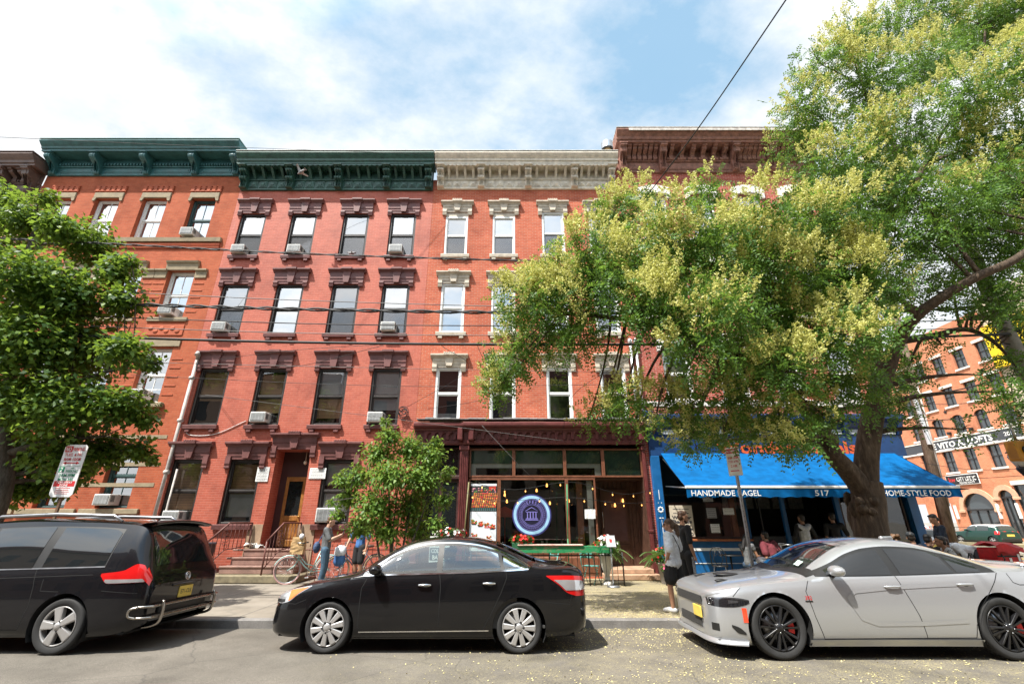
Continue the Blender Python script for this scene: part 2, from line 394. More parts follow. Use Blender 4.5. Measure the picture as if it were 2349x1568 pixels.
    a = MB(); a.grid([[(x, y, .1) for x in (-300, 300)] for y in (-14, -7.5)]); struct(a.build('pavement', MATS['pavement'], origin=(0, -10, 0)))
ground()
# ================================================ house kit
WOOD_DK = M('black_brown_paint', (.028, .022, .02), .45, var=.3)
WHITE = M('white_frame', (.78, .78, .76), .45, var=.06)
GREYW = M('grey_screen', (.40, .41, .43), .8, var=.05)
BLIND = M('white_blind', (.90, .90, .89), .85, var=.04)
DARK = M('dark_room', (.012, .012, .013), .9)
WOODBL = M('wood_slat_blind', (.27, .13, .06), .6, var=.25, scale=2)
PANE = glass('window_glass', (.96, .97, .97), .62)
PANE_B = glass('wavy_window_glass', (.95, .96, .96), .45); PANE_C = glass('dull_window_glass', (.9, .92, .92), .33)
PANE_LOW = glass('low_window_glass', (.96, .97, .97), .16)
SCREEN = glass('screen_mesh', (.55, .55, .56), .0, rough=.6)
PANE_D = glass('shop_glass', (.9, .93, .92), .07)
def slat_mat(name, col, dark, rows=.05):
    if name in MATS: return MATS[name]
    m, t, b, n, l = nt(name); g = n.new('ShaderNodeNewGeometry'); sx = n.new('ShaderNodeSeparateXYZ'); l.new(g.outputs['Position'], sx.inputs[0])
    fr = math_(n, l, 'FRACT', math_(n, l, 'DIVIDE', sx.outputs[2], rows))
    col_ = mix(n, l, ramp(n, l, fr, [(.05, 1.0), (.2, 0.0), (.85, 0.0), (1, 1.0)]), col, dark)
    col_ = mix(n, l, .5, col_, ramp(n, l, noise(n, l, g.outputs['Position'], 3, 3), [(.3, .75), (.6, 1.0)]), 'MULTIPLY')
    l.new(col_, b.inputs['Base Color']); b.inputs['Roughness'].default_value = .6; MATS[name] = m; return m
SL_WOOD = slat_mat('wooden_slats', (.60, .34, .18), (.16, .08, .04)); SL_WHITE = slat_mat('white_slats', (.74, .75, .76), (.42, .43, .45), .035)
SL_GREY = slat_mat('grey_slats', (.62, .63, .64), (.36, .37, .38), .035)
def wall(parent, x0, x1, ztop, holes, mat, zb=0.0, back=9.5, reveal=.24, jamb=None, mi_jamb=None, y=D):
    """street wall with real openings, their reveals, the other three walls and the flat roof"""
    a = MB(); xs = sorted({x0, x1, *[h[0] for h in holes], *[h[1] for h in holes]}); zs = sorted({zb, ztop, *[h[2] for h in holes], *[h[3] for h in holes]})
    inh = lambda x, z: any(h[0] < x < h[1] and h[2] < z < h[3] for h in holes)
    for i in range(len(xs)-1):
        for j in range(len(zs)-1):
            if not inh((xs[i]+xs[i+1])/2, (zs[j]+zs[j+1])/2):
                a.quad((xs[i], y, zs[j]), (xs[i+1], y, zs[j]), (xs[i+1], y, zs[j+1]), (xs[i], y, zs[j+1]))
    for h in holes:
        r = h[4] if len(h) > 4 else reveal; p = [(h[0], h[2]), (h[1], h[2]), (h[1], h[3]), (h[0], h[3])]
        for k in range(4):
            (ax, az), (bx, bz) = p[k], p[(k+1) % 4]; a.quad((ax, y, az), (ax, y+r, az), (bx, y+r, bz), (bx, y, bz))
    yb = y+back
    a.quad((x0, yb, zb), (x0, y, zb), (x0, y, ztop), (x0, yb, ztop)); a.quad((x1, y, zb), (x1, yb, zb), (x1, yb, ztop), (x1, y, ztop)); a.quad((x1, yb, zb), (x0, yb, zb), (x0, yb, ztop), (x1, yb, ztop))
    ob = a.build('wall', mat, parent)
    a = MB(); a.quad((x0, y+.02, ztop), (x1, y+.02, ztop), (x1, yb, ztop), (x0, yb, ztop)); a.build('roof', M('roof_felt', (.12, .12, .12), .9), parent)
    return ob
def window(parent, x0, x1, z0, z1, frame, style, y=D+.13, mun=False, third=False, pane=None, rail=.5, screen=False):
    """sash window: frame with mouldings > pane, blind, room behind"""
    a = MB(); fw = .085
    a.bbox(x0, x0+fw, y-.05, y+.1, z0, z1, .012); a.bbox(x1-fw, x1, y-.05, y+.1, z0, z1, .012)
    a.bbox(x0+fw, x1-fw, y-.05, y+.1, z1-fw, z1, .012); a.bbox(x0+fw, x1-fw, y-.05, y+.1, z0, z0+.06, .012)
    zm = z0+(z1-z0)*rail
    a.bbox(x0+fw, x1-fw, y-.005, y+.05, zm-.025, zm+.03, .006)
    for (q0, q1, dy) in ((z0+.06, zm-.025, .03), (zm+.03, z1-fw, 0)):
        for xx in (x0+fw, x1-fw-.04): a.box(xx, xx+.04, y+dy, y+dy+.035, q0, q1)
        a.box(x0+fw+.04, x1-fw-.04, y+dy, y+dy+.035, q1-.035, q1); a.box(x0+fw+.04, x1-fw-.04, y+dy, y+dy+.035, q0, q0+.04)
        if mun: a.box((x0+x1)/2-.012, (x0+x1)/2+.012, y+dy+.005, y+dy+.03, q0+.04, q1-.035)
        if third: a.box(x0+fw+.04, x1-fw-.04, y+dy+.006, y+dy+.028, (q0+q1)/2-.012, (q0+q1)/2+.012)
    f = a.build('window', frame, parent)
    g = MB(); g.quad((x0+fw+.03, y+.018, zm), (x1-fw-.03, y+.018, zm), (x1-fw-.03, y+.018, z1-fw-.02), (x0+fw+.03, y+.018, z1-fw-.02))
    g.quad((x0+fw+.03, y+.048, z0+.08), (x1-fw-.03, y+.048, z0+.08), (x1-fw-.03, y+.048, zm), (x0+fw+.03, y+.048, zm)); g.build('pane', pane or PANE, f)
    if screen:
        c = MB(); c.quad((x0+fw+.03, y+.02, z0+.08), (x1-fw-.03, y+.02, z0+.08), (x1-fw-.03, y+.02, zm-.02), (x0+fw+.03, y+.02, zm-.02)); c.build('insect_screen', SCREEN, f)
    # blinds: list of (from, to, material) as fractions of the height, top = 1
    for lo, hi, m in style:
        c = MB(); yy = y+.075; za, zb = z0+.07+(z1-z0-.12)*lo, z0+.07+(z1-z0-.12)*hi; n_ = 7
        rows = [[(x0+fw-.02+(x1-x0-2*fw+.04)*k/n_, yy+.010*math.sin(k*2.1+z*3), z) for k in range(n_+1)] for z in (za, zb)]
        c.grid(rows, flip=True); c.build('blind', m, f)
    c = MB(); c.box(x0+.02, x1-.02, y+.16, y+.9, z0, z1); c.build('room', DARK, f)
    return f
def lintel(parent, xc, z, mat, w=1.42, h=.62, drop=.13, key=True, big=False, proj=.2, teeth=False):
    """moulded window head: crown on a frieze, keystone, brackets at both ends"""
    a = MB(); x0, x1 = xc-w/2, xc+w/2; zt = z+h; y = D
    prof = [(y, zt-.15), (y-.09, zt-.15), (y-.11, zt-.11), (y-.17, zt-.075), (y-.19, zt-.06), (y-.19, zt-.01), (y-.17, zt), (y, zt+.03)]
    a.extr(prof, x0, x1)
    # frieze: two fasciae, stepped down to the brackets
    a.extr([(y, z+.10), (y-.05, z+.10), (y-.055, z+.2), (y-.075, z+.215), (y-.08, zt-.15), (y, zt-.15)], x0+.07, x1-.07)
    a.extr([(y, z-.005), (y-.03, z-.005), (y-.035, z+.10), (y, z+.10)], x0+.24, x1-.24)
    for s in (0, 1):
        bx0, bx1 = (x0+.07, x0+.235) if s == 0 else (x1-.235, x1-.07)
        a.extr([(y, z-drop), (y-.07, z-drop), (y-.085, z-drop+.05), (y-.06, z-drop+.07), (y-.09, z-drop+.16), (y-.085, z+.10), (y, z+.10)], bx0, bx1)
    if key:
        k = [(xc-.10, z+.03), (xc+.10, z+.03), (xc+.155, zt-.14), (xc-.155, zt-.14)]; a.prism(k, y-.12, y-.02)
        a.extr([(y, zt-.155), (y-.12, zt-.155), (y-.15, zt-.11), (y-.21, zt-.075), (y-.228, zt-.06), (y-.228, zt+.012), (y-.2, zt+.022), (y, zt+.04)], xc-.2, xc+.2)
        if teeth:
            for q in range(5): a.bbox(xc-.19+q*.08, xc-.13+q*.08, y-.235, y-.03, zt-.02, zt+.05, .01)
    return a.build('lintel', mat, parent)
def sill(parent, xc, z, mat, w=1.2, h=.13, br=True):
    a = MB(); a.extr([(D, z-h), (D-.1, z-h), (D-.115, z-.03), (D-.11, z-.005), (D+.12, z+.01)], xc-w/2, xc+w/2)
    if br:
        for s in (-1, 1): a.bbox(xc+s*(w/2-.17)-.08, xc+s*(w/2-.17)+.08, D-.085, D+.01, z-h-.11, z-h-.002, .015)
    return a.build('sill', mat, parent)
def aircon(x, z, label, y=D+.1, w=.52, h=.34, dep=.34, mat=None, panel='grey'):
    """window unit: casing > louvred back, side vents; its foot rests on the sill"""
    t = thing('air_conditioner', label, 'air conditioner', (x, y-.2, z), 'window air conditioners on the row houses')
    body = mat or M('aged_white_casing', (.60, .60, .57), .5, var=.15)
    a = MB(); y0 = y-dep
    a.bbox(x-w/2, x+w/2, y0, y+.12, z, z+h, .015); a.build('casing', body, t)
    g = MB(); g.box(x-w/2+.04, x+w/2-.04, y0-.008, y0+.01, z+.045, z+h-.045, 0)
    for k in range(9): zz = z+.05+(h-.1)*(k+.5)/9; g.box(x-w/2+.04, x+w/2-.04, y0-.016, y0-.006, zz-.008, zz+.008, 1)
    for q in range(4): xx = x-w/2+.04+(w-.08)*(q+.5)/4; g.box(xx-.004, xx+.004, y0-.018, y0-.006, z+.045, z+h-.045, 1)
    g.build('grille', [M('coil_dark', (.10, .11, .11), .5, metal=.3), M('coil_fin', (.42, .43, .43), .45)], t)
    s = MB()
    for sd in (-1, 1):
        xx = x+sd*(w/2+.002)
        for k in range(7): yy = y0+.05+k*.022; s.box(min(xx, xx+sd*.004), max(xx, xx+sd*.004), yy, yy+.010, z+h*.3, z+h*.85)
    s.build('side_vent', M('vent_dark', (.08, .08, .08), .6), t)
    return t
def bracket(parent, x, w, z0, z1, proj, mat, style='scroll', yb=D):
    a = MB(); h = z1-z0
    if style == 'scroll':
        p = [(0, 0), (.25, 0), (.32, .08), (.30, .2), (.36, .34), (.52, .47), (.78, .58), (.95, .66), (1, .75), (.97, .86), (.86, .93), (1.02, .94), (1.02, 1), (0, 1)]
    elif style == 'urn':
        p = [(0, 0), (.42, 0), (.46, .03), (.36, .06), (.36, .3), (.46, .33), (.62, .40), (.66, .48), (.52, .54), (.46, .6), (.6, .66), (.82, .73), (.86, .8), (.7, .87), (.9, .90), (1, .92), (1, 1), (0, 1)]
    elif style == 'mod':
        p = [(0, 0), (.1, 0), (.25, .25), (.8, .8), (.95, .85), (.95, 1), (0, 1)]
    else:
        p = [(0, 0), (.3, 0), (.36, .1), (.36, .45), (.5, .55), (.8, .66), (.84, .84), (1, .87), (1, 1), (0, 1)]
    a.extr([(yb-q*proj, z0+r*h) for q, r in p], x-w/2, x+w/2)
    if style in ('scroll', 'urn', 'carved'):
        a.extr([(yb-q*proj-.012 if q > 0 else yb, z0+r*h) for q, r in p[1:-3]], x-w*.18, x+w*.18)
        a.bbox(x-w*.62, x+w*.62, yb-proj*1.02-.015, yb, z1-.07, z1-.004, .01)
        if style != 'scroll':
            for k in range(5): zz = z0+.04+k*h*.055; a.box(x-w*.36, x+w*.36, yb-proj*.40-.012, yb-proj*.3, zz, zz+h*.025)
    return a.build('bracket', mat, parent)
def cornice(parent, x0, x1, z0, z1, proj, mat, brx, style='urn', bw=.26, nmod=4, topmat=None, panels=True, scallop=True, ndent=0, lip=None):
    """bracketed roof cornice: frieze with raised panels, small modillions, crown moulding > brackets"""
    y = D; h = z1-z0; zc = z1-h*.30
    a = MB()
    a.extr([(y, z0), (y-.07, z0), (y-.085, z0+.03), (y-.085, z0+.07), (y-.05, z0+.09), (y-.05, zc), (y, zc)], x0, x1)
    P = proj
    a.extr([(y, zc-.02), (y-P*.72, zc-.02), (y-P*.72, zc+.07), (y-P*.78, zc+.09), (y-P*.80, zc+h*.13), (y-P*.9, zc+h*.19), (y-P*.98, zc+h*.25), (y-P, zc+h*.26), (y-P, z1-.01), (y-P*.97, z1), (y, z1+.05)], x0-.08, x1+.08)
    a.box(x0-.09, x1+.09, y-P-.012, y, z1+.052, z1+.075, 1)
    zr = z0+h*.33
    a.extr([(y-.05, zr), (y-.10, zr+.005), (y-.12, zr+.05), (y-.05, zr+.06)], x0+.01, x1-.01)
    for i in range(len(brx)-1):
        l0, l1 = brx[i]+bw/2+.03, brx[i+1]-bw/2-.03; n_ = nmod
        if panels == 'long':
            for zz0, zz1, dp in ((z0+.13, zr-.04, .075),): a.bbox(l0+.1, l1-.1, y-dp, y-.03, zz0, zz1, .02); a.bbox(l0+.16, l1-.16, y-dp-.012, y-.03, zz0+.05, zz1-.05, .02)
        elif panels:
            for k in range(n_):
                c0 = l0+(l1-l0)*(k+.5)/n_; q = min((l1-l0)/n_*.43, (zr-z0-.1)/2); zm = (z0+.1+zr)/2
                for s_, dp in ((1, .075), (.72, .1), (.42, .125)): a.bbox(c0-q*s_, c0+q*s_, y-dp, y-.03, zm-q*s_*.95, zm+q*s_*.95, .012)
        if scallop:
            m_ = 2*n_
            for k in range(m_): c0 = l0+(l1-l0)*(k+.5)/m_; a.prism([(c0-(l1-l0)/m_/2, zc-.015), (c0-(l1-l0)/m_/2, zc-.08), (c0-.03, zc-.115), (c0+.03, zc-.115), (c0+(l1-l0)/m_/2, zc-.08), (c0+(l1-l0)/m_/2, zc-.015)], y-P*.70, y-P*.62)
        if ndent:
            for k in range(ndent): c0 = l0+(l1-l0)*(k+.5)/ndent; a.bbox(c0-(l1-l0)/ndent*.28, c0+(l1-l0)/ndent*.28, y-.16, y-.03, zr+.07, zr+.20, .012)
    ob = a.build('cornice', [mat, topmat or mat], parent)
    for i in range(len(brx)-1):
        l0, l1 = brx[i]+bw/2+.03, brx[i+1]-bw/2-.03
        for k in range(nmod if scallop or style == 'carved' else 0):
            bracket(ob, l0+(l1-l0)*(k+.5)/nmod, .10 if style != 'carved' else .17, zr+.06, zc-.03, P*.62, mat, 'mod' if style != 'carved' else 'plain')
    for x in brx: bracket(ob, x, bw, z0+.02, zc-.018, P*.74, mat, style)
    return ob
# ================================================ the row of houses
BR_RED = brick('painted_red_brick', (.43, .094, .056), (.50, .125, .075), (.49, .165, .115), (.46, .29, .25), .35, True)
BR_ORG = brick('orange_brick', (.40, .094, .043), (.47, .125, .058), (.40, .14, .08), (.42, .24, .16), .25)
BR_MID = brick('orange_red_brick', (.46, .098, .05), (.55, .145, .075), (.50, .25, .18), (.48, .31, .25), .3)
BR_FOUR = brick('weathered_red_brick', (.38, .07, .05), (.46, .10, .066), (.54, .31, .25), (.44, .3, .26), .3)
PINK = M('pink_stucco', (.40, .18, .16), .8, var=.12, scale=1.5, bmp=.2)
BROWN = M('brownstone_paint', (.15, .055, .05), .55, var=.3, scale=3, bmp=.15)
GREEN = M('dark_green_paint', (.034, .095, .075), .45, var=.45, scale=5, bmp=.2)
TEAL = M('teal_paint', (.035, .125, .13), .45, var=.35, scale=4, bmp=.15)
BEIGE = M('beige_paint', (.54, .47, .375), .6, var=.25, scale=5, bmp=.25)
STONE = M('sandstone', (.28, .225, .145), .8, var=.25, scale=4, bmp=.3)
OLDWOOD = M('weathered_brown_wood', (.26, .12, .085), .75, var=.5, scale=6, bmp=.5)
SLATE = M('grey_flashing', (.55, .55, .53), .5, var=.3, scale=6)
# ---- red house with dark lintels (second from left)
def red_house():
    x0, x1 = -11.45, -3.303
    t = thing('brick_house', 'red painted brick house with dark green cornice, purple-brown window heads and a stoop', 'house', ((x0+x1)/2, D, SW), 'brick row houses')
    cols = [-10.6, -8.52, -6.38, -4.45]; w = .53; rows = [(4.76, 6.80), (8.12, 10.2), (11.45, 13.48)]
    gcols = [-10.72, -8.82, -5.72]; gr = (1.62, 3.62)
    holes = [(c-w, c+w, a, b) for a, b in rows for c in cols]+[(c-w, c+w, *gr) for c in gcols]+[(-7.85, -6.72, .93, 3.93, .62)]
    wall(t, x0, x1, 15.2, holes, BR_RED)
    b3 = [(.62, 1, BLIND)]; st = {
        (2, 0): [(.55, 1, BLIND), (.4, .55, GREYW)], (2, 1): [(.55, 1, BLIND), (.42, .55, GREYW)], (2, 2): [(.48, 1, BLIND), (0, .48, GREYW)], (2, 3): [(.78, 1, SL_WOOD), (.48, .78, GREYW), (.3, .48, BLIND)],
        (1, 0): [(.74, 1, BLIND), (.45, .74, GREYW), (.32, .45, SL_WHITE)], (1, 1): [(.5, 1, BLIND), (0, .5, SL_WHITE)], (1, 2): [(.55, 1, BLIND), (0, .55, GREYW)], (1, 3): [(.5, 1, SL_GREY), (.3, .5, BLIND)],
        (0, 0): [(.42, 1, SL_WOOD)], (0, 1): [(.2, .92, SL_WOOD)], (0, 2): [(.5, 1, SL_GREY), (.1, .5, SL_WOOD)], (0, 3): [(.55, 1, SL_GREY), (.25, .5, GREYW)]}
    for r, (a, b) in enumerate(rows):
        for c, xc in enumerate(cols):
            window(t, xc-w, xc+w, a, b, WOOD_DK, st[r, c], y=D+.1, screen=r > 0 and (r, c) != (1, 1), pane=rnd.choice((PANE, PANE, PANE_B, PANE_C)) if r else PANE_LOW); lintel(t, xc, b, BROWN, 1.44, .62); sill(t, xc, a, BROWN, 1.16, .14)
    for k, xc in enumerate(gcols):
        window(t, xc-w, xc+w, *gr, WOOD_DK, [[(.2, 1, SL_WOOD)], [(.45, .95, SL_WOOD), (.08, .45, SL_GREY)], [(.6, 1, SL_GREY), (.1, .5, BLIND)]][k], y=D+.1, pane=PANE_LOW)
        lintel(t, xc, gr[1], BROWN, 1.46, .56, .3, teeth=True); sill(t, xc, gr[0], BROWN, 1.22, .16, False)
    lintel(t, -7.29, 3.95, BROWN, 1.62, .52, .28, teeth=True)
    cornice(t, x0+.05, x1-.03, 14.62, 16.02, .78, GREEN, [-11.25, -9.32, -7.28, -5.25, -3.5], 'urn', .27, 4, SLATE)
    # door with side light, in its deep dark recess
    a = MB(); y = D+.55; dx0, dx1 = -7.62, -6.95
    a.box(-7.85, dx0, y, y+.08, .93, 3.93); a.box(dx1, -6.72, y, y+.08, .93, 3.93); a.box(dx0, dx1, y, y+.08, 3.1, 3.93)
    a.each('door_surround', M('dark_brown_paint', (.055, .02, .018), .5), t)
    a = MB(); yd = y+.01
    for q in ((dx0, dx0+.1, .95, 3.1), (dx1-.1, dx1, .95, 3.1), (dx0+.1, dx1-.1, 2.96, 3.1), (dx0+.1, dx1-.1, .95, 1.15), (dx0+.1, dx1-.1, 1.72, 1.88)): a.bbox(q[0], q[1], yd-.03, yd+.03, q[2], q[3], .008)
    a.bbox(dx0+.13, dx1-.13, yd-.01, yd+.02, 1.19, 1.68, .03); a.box(dx0+.09, dx1-.09, yd+.005, yd+.02, 1.15, 1.72)
    a.box(dx0+.09, dx0+.3, yd-.02, yd+.02, 1.88, 2.96) if 0 else None
    d = a.build('door', M('varnished_oak', (.33, .14, .035), .35, var=.35, scale=7, coat=.3), t)
    a = MB(); a.quad((dx0+.1, yd, 1.88), (dx1-.1, yd, 1.88), (dx1-.1, yd, 2.96), (dx0+.1, yd, 2.96)); a.build('pane', M('dark_glass', (.012, .014, .015), .08), d)
    a = MB(); a.ball((dx1-.06, yd-.06, 1.85), .032); a.tube([(dx1-.06, yd, 1.85), (dx1-.06, yd-.05, 1.85)], .012); a.build('handle', M('brass', (.6, .42, .15), .3, metal=1), d)
    a = MB(); a.ball((-7.0, D+.35, 3.55), (.06, .06, .07)); a.tube([(-7.0, D+.35, 3.6), (-7.0, D+.35, 3.93)], .01); a.build('porch_bulb', M('milky_bulb', (.7, .6, .45), .3), t)
    # stoop: bottom step out on the pavement, then three risers
    a = MB(); S0, S1 = -8.45, -6.72
    a.bbox(-8.85, -6.0, 14.22, 15.46, SW, .29, .02, 1)
    a.bbox(S0, -6.30, 14.62, 15.46, .29, .50, .018); a.bbox(S0+.12, -6.36, 14.92, 15.46, .50, .71, .018); a.bbox(S0+.3, -6.42, 15.18, 15.46, .71, .92, .018); a.box(-7.85, -6.72, 15.46, D+.55, .5, .93)
    for yy, zz in ((14.6, .5), (14.9, .71), (15.16, .92)): a.bbox(S0-.02, -6.28, yy, yy+.1, zz-.05, zz+.006, .012)
    a.build('stoop', [M('brownstone_step', (.26, .155, .125), .8, var=.3, scale=4, bmp=.3), M('mossy_step', (.19, .16, .10), .85, var=.4, scale=5, bmp=.3)], t)
    a = MB()   # sandstone plinth either side of the door
    for q in ((-8.32, -7.85), (-6.72, -6.2)): a.box(q[0], q[1], D-.03, D-.002, SW, 1.62)
    a.each('plinth', M('plinth_render', (.34, .23, .15), .85, var=.2, bmp=.2), t)
red_house()
# ---- house with beige trim and the restaurant (third)
def beige_house():
    x0, x1 = -3.297, 4.397
    t = thing('brick_house', 'orange-red brick house with beige cornice, beige window heads and a dark red restaurant front', 'house', ((x0+x1)/2, D, SW), 'brick row houses')
    cols = [-2.25, -.33, 1.67, 3.58]; w = .46; rows = [(4.9, 6.83), (8.18, 10.23), (11.5, 13.55)]
    holes = [(c-w, c+w, a, b) for a, b in rows for c in cols]+[(-2.95, 4.33, SW+.05, 4.15, .3)]
    wall(t, x0, x1, 15.2, holes, BR_MID)
    TX = M('grey_glass_blind', (.5, .56, .58), .5); CURT = M('grey_curtain', (.32, .34, .36), .8, var=.3, scale=8)
    st = {(2, 0): [(.5, 1, SL_GREY), (0, .5, SL_WHITE)], (2, 1): [(.5, 1, SL_GREY), (0, .5, SL_GREY)], (2, 2): [(.5, 1, BLIND), (0, .5, GREYW)], (2, 3): [(.3, 1, BLIND), (0, .3, GREYW)],
          (1, 0): [(0, 1, BLIND)], (1, 1): [(0, 1, BLIND)], (1, 2): [(0, 1, SL_WHITE)], (1, 3): [(0, 1, SL_WHITE)], (0, 0): [(0, .12, CURT)], (0, 1): [], (0, 2): [], (0, 3): [(.9, 1, SL_WHITE)]}
    for r, (a, b) in enumerate(rows):
        for c, xc in enumerate(cols):
            window(t, xc-w, xc+w, a, b-(.22 if (r, c) in ((2, 0), (2, 1)) else 0), WHITE, st[r, c], y=D+.06, screen=r == 2, pane=rnd.choice((PANE, PANE_B)) if r else PANE_LOW)
            if (r, c) in ((2, 0), (2, 1)):
                q = MB(); q.box(xc-w, xc+w, D+.02, D+.2, b-.218, b); q.build('window_head', BEIGE, t)
            lintel(t, xc, b, BEIGE, 1.34, .47, .17, teeth=True)
            if r: sill(t, xc, a, BEIGE, 1.12, .14)
            else: sill(t, xc, a, BEIGE, 1.1, .15, False)
    cornice(t, x0+.16, x1-.06, 14.68, 16.03, .76, M('cream_paint', (.70, .635, .53), .6, var=.25, scale=5, bmp=.25), [-3.0, -1.3, .68, 2.62, 4.18], 'urn', .27, 4, SLATE)
    # restaurant front
    RED = M('oxblood_paint', (.105, .022, .02), .45, var=.3, scale=4, bmp=.1); RB = M('red_brown_wood', (.17, .062, .032), .45, var=.3, scale=5); y = D
    s = MB(); zc = 4.1
    s.extr([(y, zc-.02), (y-.10, zc-.02), (y-.12, zc+.03), (y-.12, zc+.12), (y-.10, zc+.13), (y-.10, zc+.42), (y-.16, zc+.44), (y-.2, zc+.5), (y-.33, zc+.53), (y-.36, zc+.58), (y-.36, zc+.66), (y-.33, zc+.69), (y, zc+.76)], -3.28, 4.42)
    s.extr([(y, zc-.02), (y-.17, zc-.02), (y-.19, zc+.03), (y-.19, zc+.12), (y-.17, zc+.13), (y-.17, zc+.42), (y-.23, zc+.44), (y-.27, zc+.5), (y-.40, zc+.53), (y-.43, zc+.58), (y-.43, zc+.66), (y-.40, zc+.69), (y-.05, zc+.77)], -1.62, 4.44)
    k = -1.3
    while k < 4.2:                                     # arched corbel table
        s.prism([(k, zc+.43), (k, zc+.16), (k+.05, zc+.14), (k+.1, zc+.16), (k+.1, zc+.28), (k+.16, zc+.37), (k+.27, zc+.37), (k+.27, zc+.43)], y-.235, y-.16); s.bbox(k+.03, k+.07, y-.215, y-.18, zc+.05, zc+.1, .01); k += .272
    k = -2.95
    while k < -1.8:
        s.prism([(k, zc+.43), (k, zc+.16), (k+.05, zc+.14), (k+.1, zc+.16), (k+.1, zc+.28), (k+.16, zc+.37), (k+.24, zc+.37), (k+.24, zc+.43)], y-.165, y-.09); k += .245
    for q in (-1.72, -1.35, 4.3): s.bbox(q-.09, q+.09, y-.36, y-.05, zc+.1, zc+.52, .03)
    f = s.build('shopfront_cornice', RED, t)
    s = MB(); s.box(-3.2, 4.4, y-.3, y-.02, zc+.8, zc+.82)
    for k in range(26): q = -3.2+k*.29; s.bbox(q, q+.3, y-.42+rnd.uniform(0, .05), y-.04, zc+.775, zc+.80+rnd.uniform(0, .05), .01)
    s.build('slate_edge', M('old_slate', (.2, .2, .2), .8, var=.4, scale=8), t)
    s = MB()                                          # fluted pilasters
    for px, pw in ((-3.08, .26), (-1.58, .28), (4.36, .1)):
        s.bbox(px-pw/2, px+pw/2, y-.12, y+.12, SW, zc-.02, .01); s.bbox(px-pw/2-.03, px+pw/2+.03, y-.15, y+.1, SW, .55, .015); s.bbox(px-pw/2-.03, px+pw/2+.03, y-.16, y+.1, zc-.2, zc-.06, .02); s.bbox(px-pw/2-.02, px+pw/2+.02, y-.14, y+.1, 1.38, 1.46, .015)
        for q in range(4):
            if pw > .2: s.bbox(px-pw/2+.035+q*.058, px-pw/2+.068+q*.058, y-.14, y-.1, 1.5, zc-.25, .008)
    s.each('pilaster', RED, t, .03)
    def frame(name, x0_, x1_, z0_, z1_, ye=y+.02, d=.09, fw=.055, m=RB):
        q = MB(); q.bbox(x0_, x0_+fw, ye, ye+d, z0_, z1_, .006); q.bbox(x1_-fw, x1_, ye, ye+d, z0_, z1_, .006); q.bbox(x0_+fw, x1_-fw, ye, ye+d, z1_-fw, z1_, .006); q.bbox(x0_+fw, x1_-fw, ye, ye+d, z0_, z0_+fw, .006)
        o = q.build(name, m, t); g = MB(); g.quad((x0_+fw, ye+.05, z0_+fw), (x1_-fw, ye+.05, z0_+fw), (x1_-fw, ye+.05, z1_-fw), (x0_+fw, ye+.05, z1_-fw)); g.build('pane', PANE_D, o); return o
    tx = [-1.42, .06, 1.75, 3.02, 4.32]; TG = M('green_roller_blind', (.035, .085, .065), .6, var=.3, scale=2); WS = M('white_surround', (.6, .6, .57), .6)
    for k in range(4):
        o = frame('transom', tx[k], tx[k+1], 3.05, 3.98); q = MB()
        q.box(tx[k]+.06, tx[k+1]-.06, y+.13, y+.14, 3.5 if k < 3 else 3.1, 3.92); q.build('blind', TG, o)
    q = MB(); q.box(-1.40, -1.2, y+.16, y+.17, 3.08, 3.5); q.box(-1.2, 2.75, y+.16, y+.17, 3.36, 3.5); q.box(2.75, 2.95, y+.16, y+.17, 3.08, 3.9); q.build('inner_surround', WS, t)
    for a_, b_ in ((-1.42, -.42), (-.42, 1.78), (1.78, 2.72)): frame('shop_window', a_, b_, .75, 3.02)
    q = MB(); q.box(-1.42, 2.72, y+.0, y+.15, .16, .745)
    for k in range(4): q.bbox(-1.36+k*1.03, -.42+k*1.03, y-.02, y+.02, .24, .68, .02)
    q.build('bulkhead', RB, t)
    q = MB(); q.box(2.45, 2.62, y+.15, y+.2, .8, 2.95); q.build('window_post', WS, t); q = MB(); q.box(2.12, 2.32, y+.3, y+.4, .8, 2.95); q.build('inner_post', M('mahogany', (.2, .06, .025), .45, var=.3), t)
    # panelled entrance, set back on the right
    q = MB(); W = M('dark_brown_boards', (.075, .035, .022), .5, var=.4, scale=5)
    k = 2.72
    while k < 4.3: q.bbox(k, k+.145, y+1.0, y+1.04, .2, 3.02, .01); k += .15
    for k in range(7): q.bbox(2.70, 2.74, y+.14+k*.125, y+.255+k*.125, .2, 3.02, .008); q.bbox(4.29, 4.33, y+.02+k*.14, y+.15+k*.14, .2, 3.02, .008)
    q.box(2.7, 4.33, y+.1, y+1.0, 3.0, 3.04); q.build('entrance_boards', W, t)
    q = MB(); q.bbox(3.0, 3.95, y+.94, y+.99, .3, 2.75, .012); 
    q.bbox(3.08, 3.87, y+.92, y+.95, .36, 1.0, .02); d = q.build('door', M('dark_walnut', (.06, .026, .016), .4, var=.3, scale=6), t)
    q = MB(); q.quad((3.1, y+.935, 1.1), (3.85, y+.935, 1.1), (3.85, y+.935, 2.65), (3.1, y+.935, 2.65)); q.build('pane', M('rosy_dark_glass', (.10, .055, .05), .06), d)
    q = MB(); q.tube([(3.05, y+.9, 1.5), (3.05, y+.86, 1.52), (3.05, y+.86, 1.98), (3.05, y+.9, 2.0)], .012); q.build('handle', M('steel', (.6, .6, .6), .3, metal=1), d)
    q = MB(); q.bbox(2.75, 4.4, y-.55, y+1.0, SW, .24, .015); q.bbox(2.85, 4.35, y-.15, y+1.0, .24, .36, .015); q.build('step', M('tan_step', (.40, .25, .16), .8, var=.3, bmp=.2), t)
    # street door bay on the left
    q = MB(); q.bbox(-2.93, -1.74, y+.25, y+.33, .2, 4.05, .01); q.bbox(-2.95, -1.72, y+.15, y+.27, 3.0, 3.12, .02)
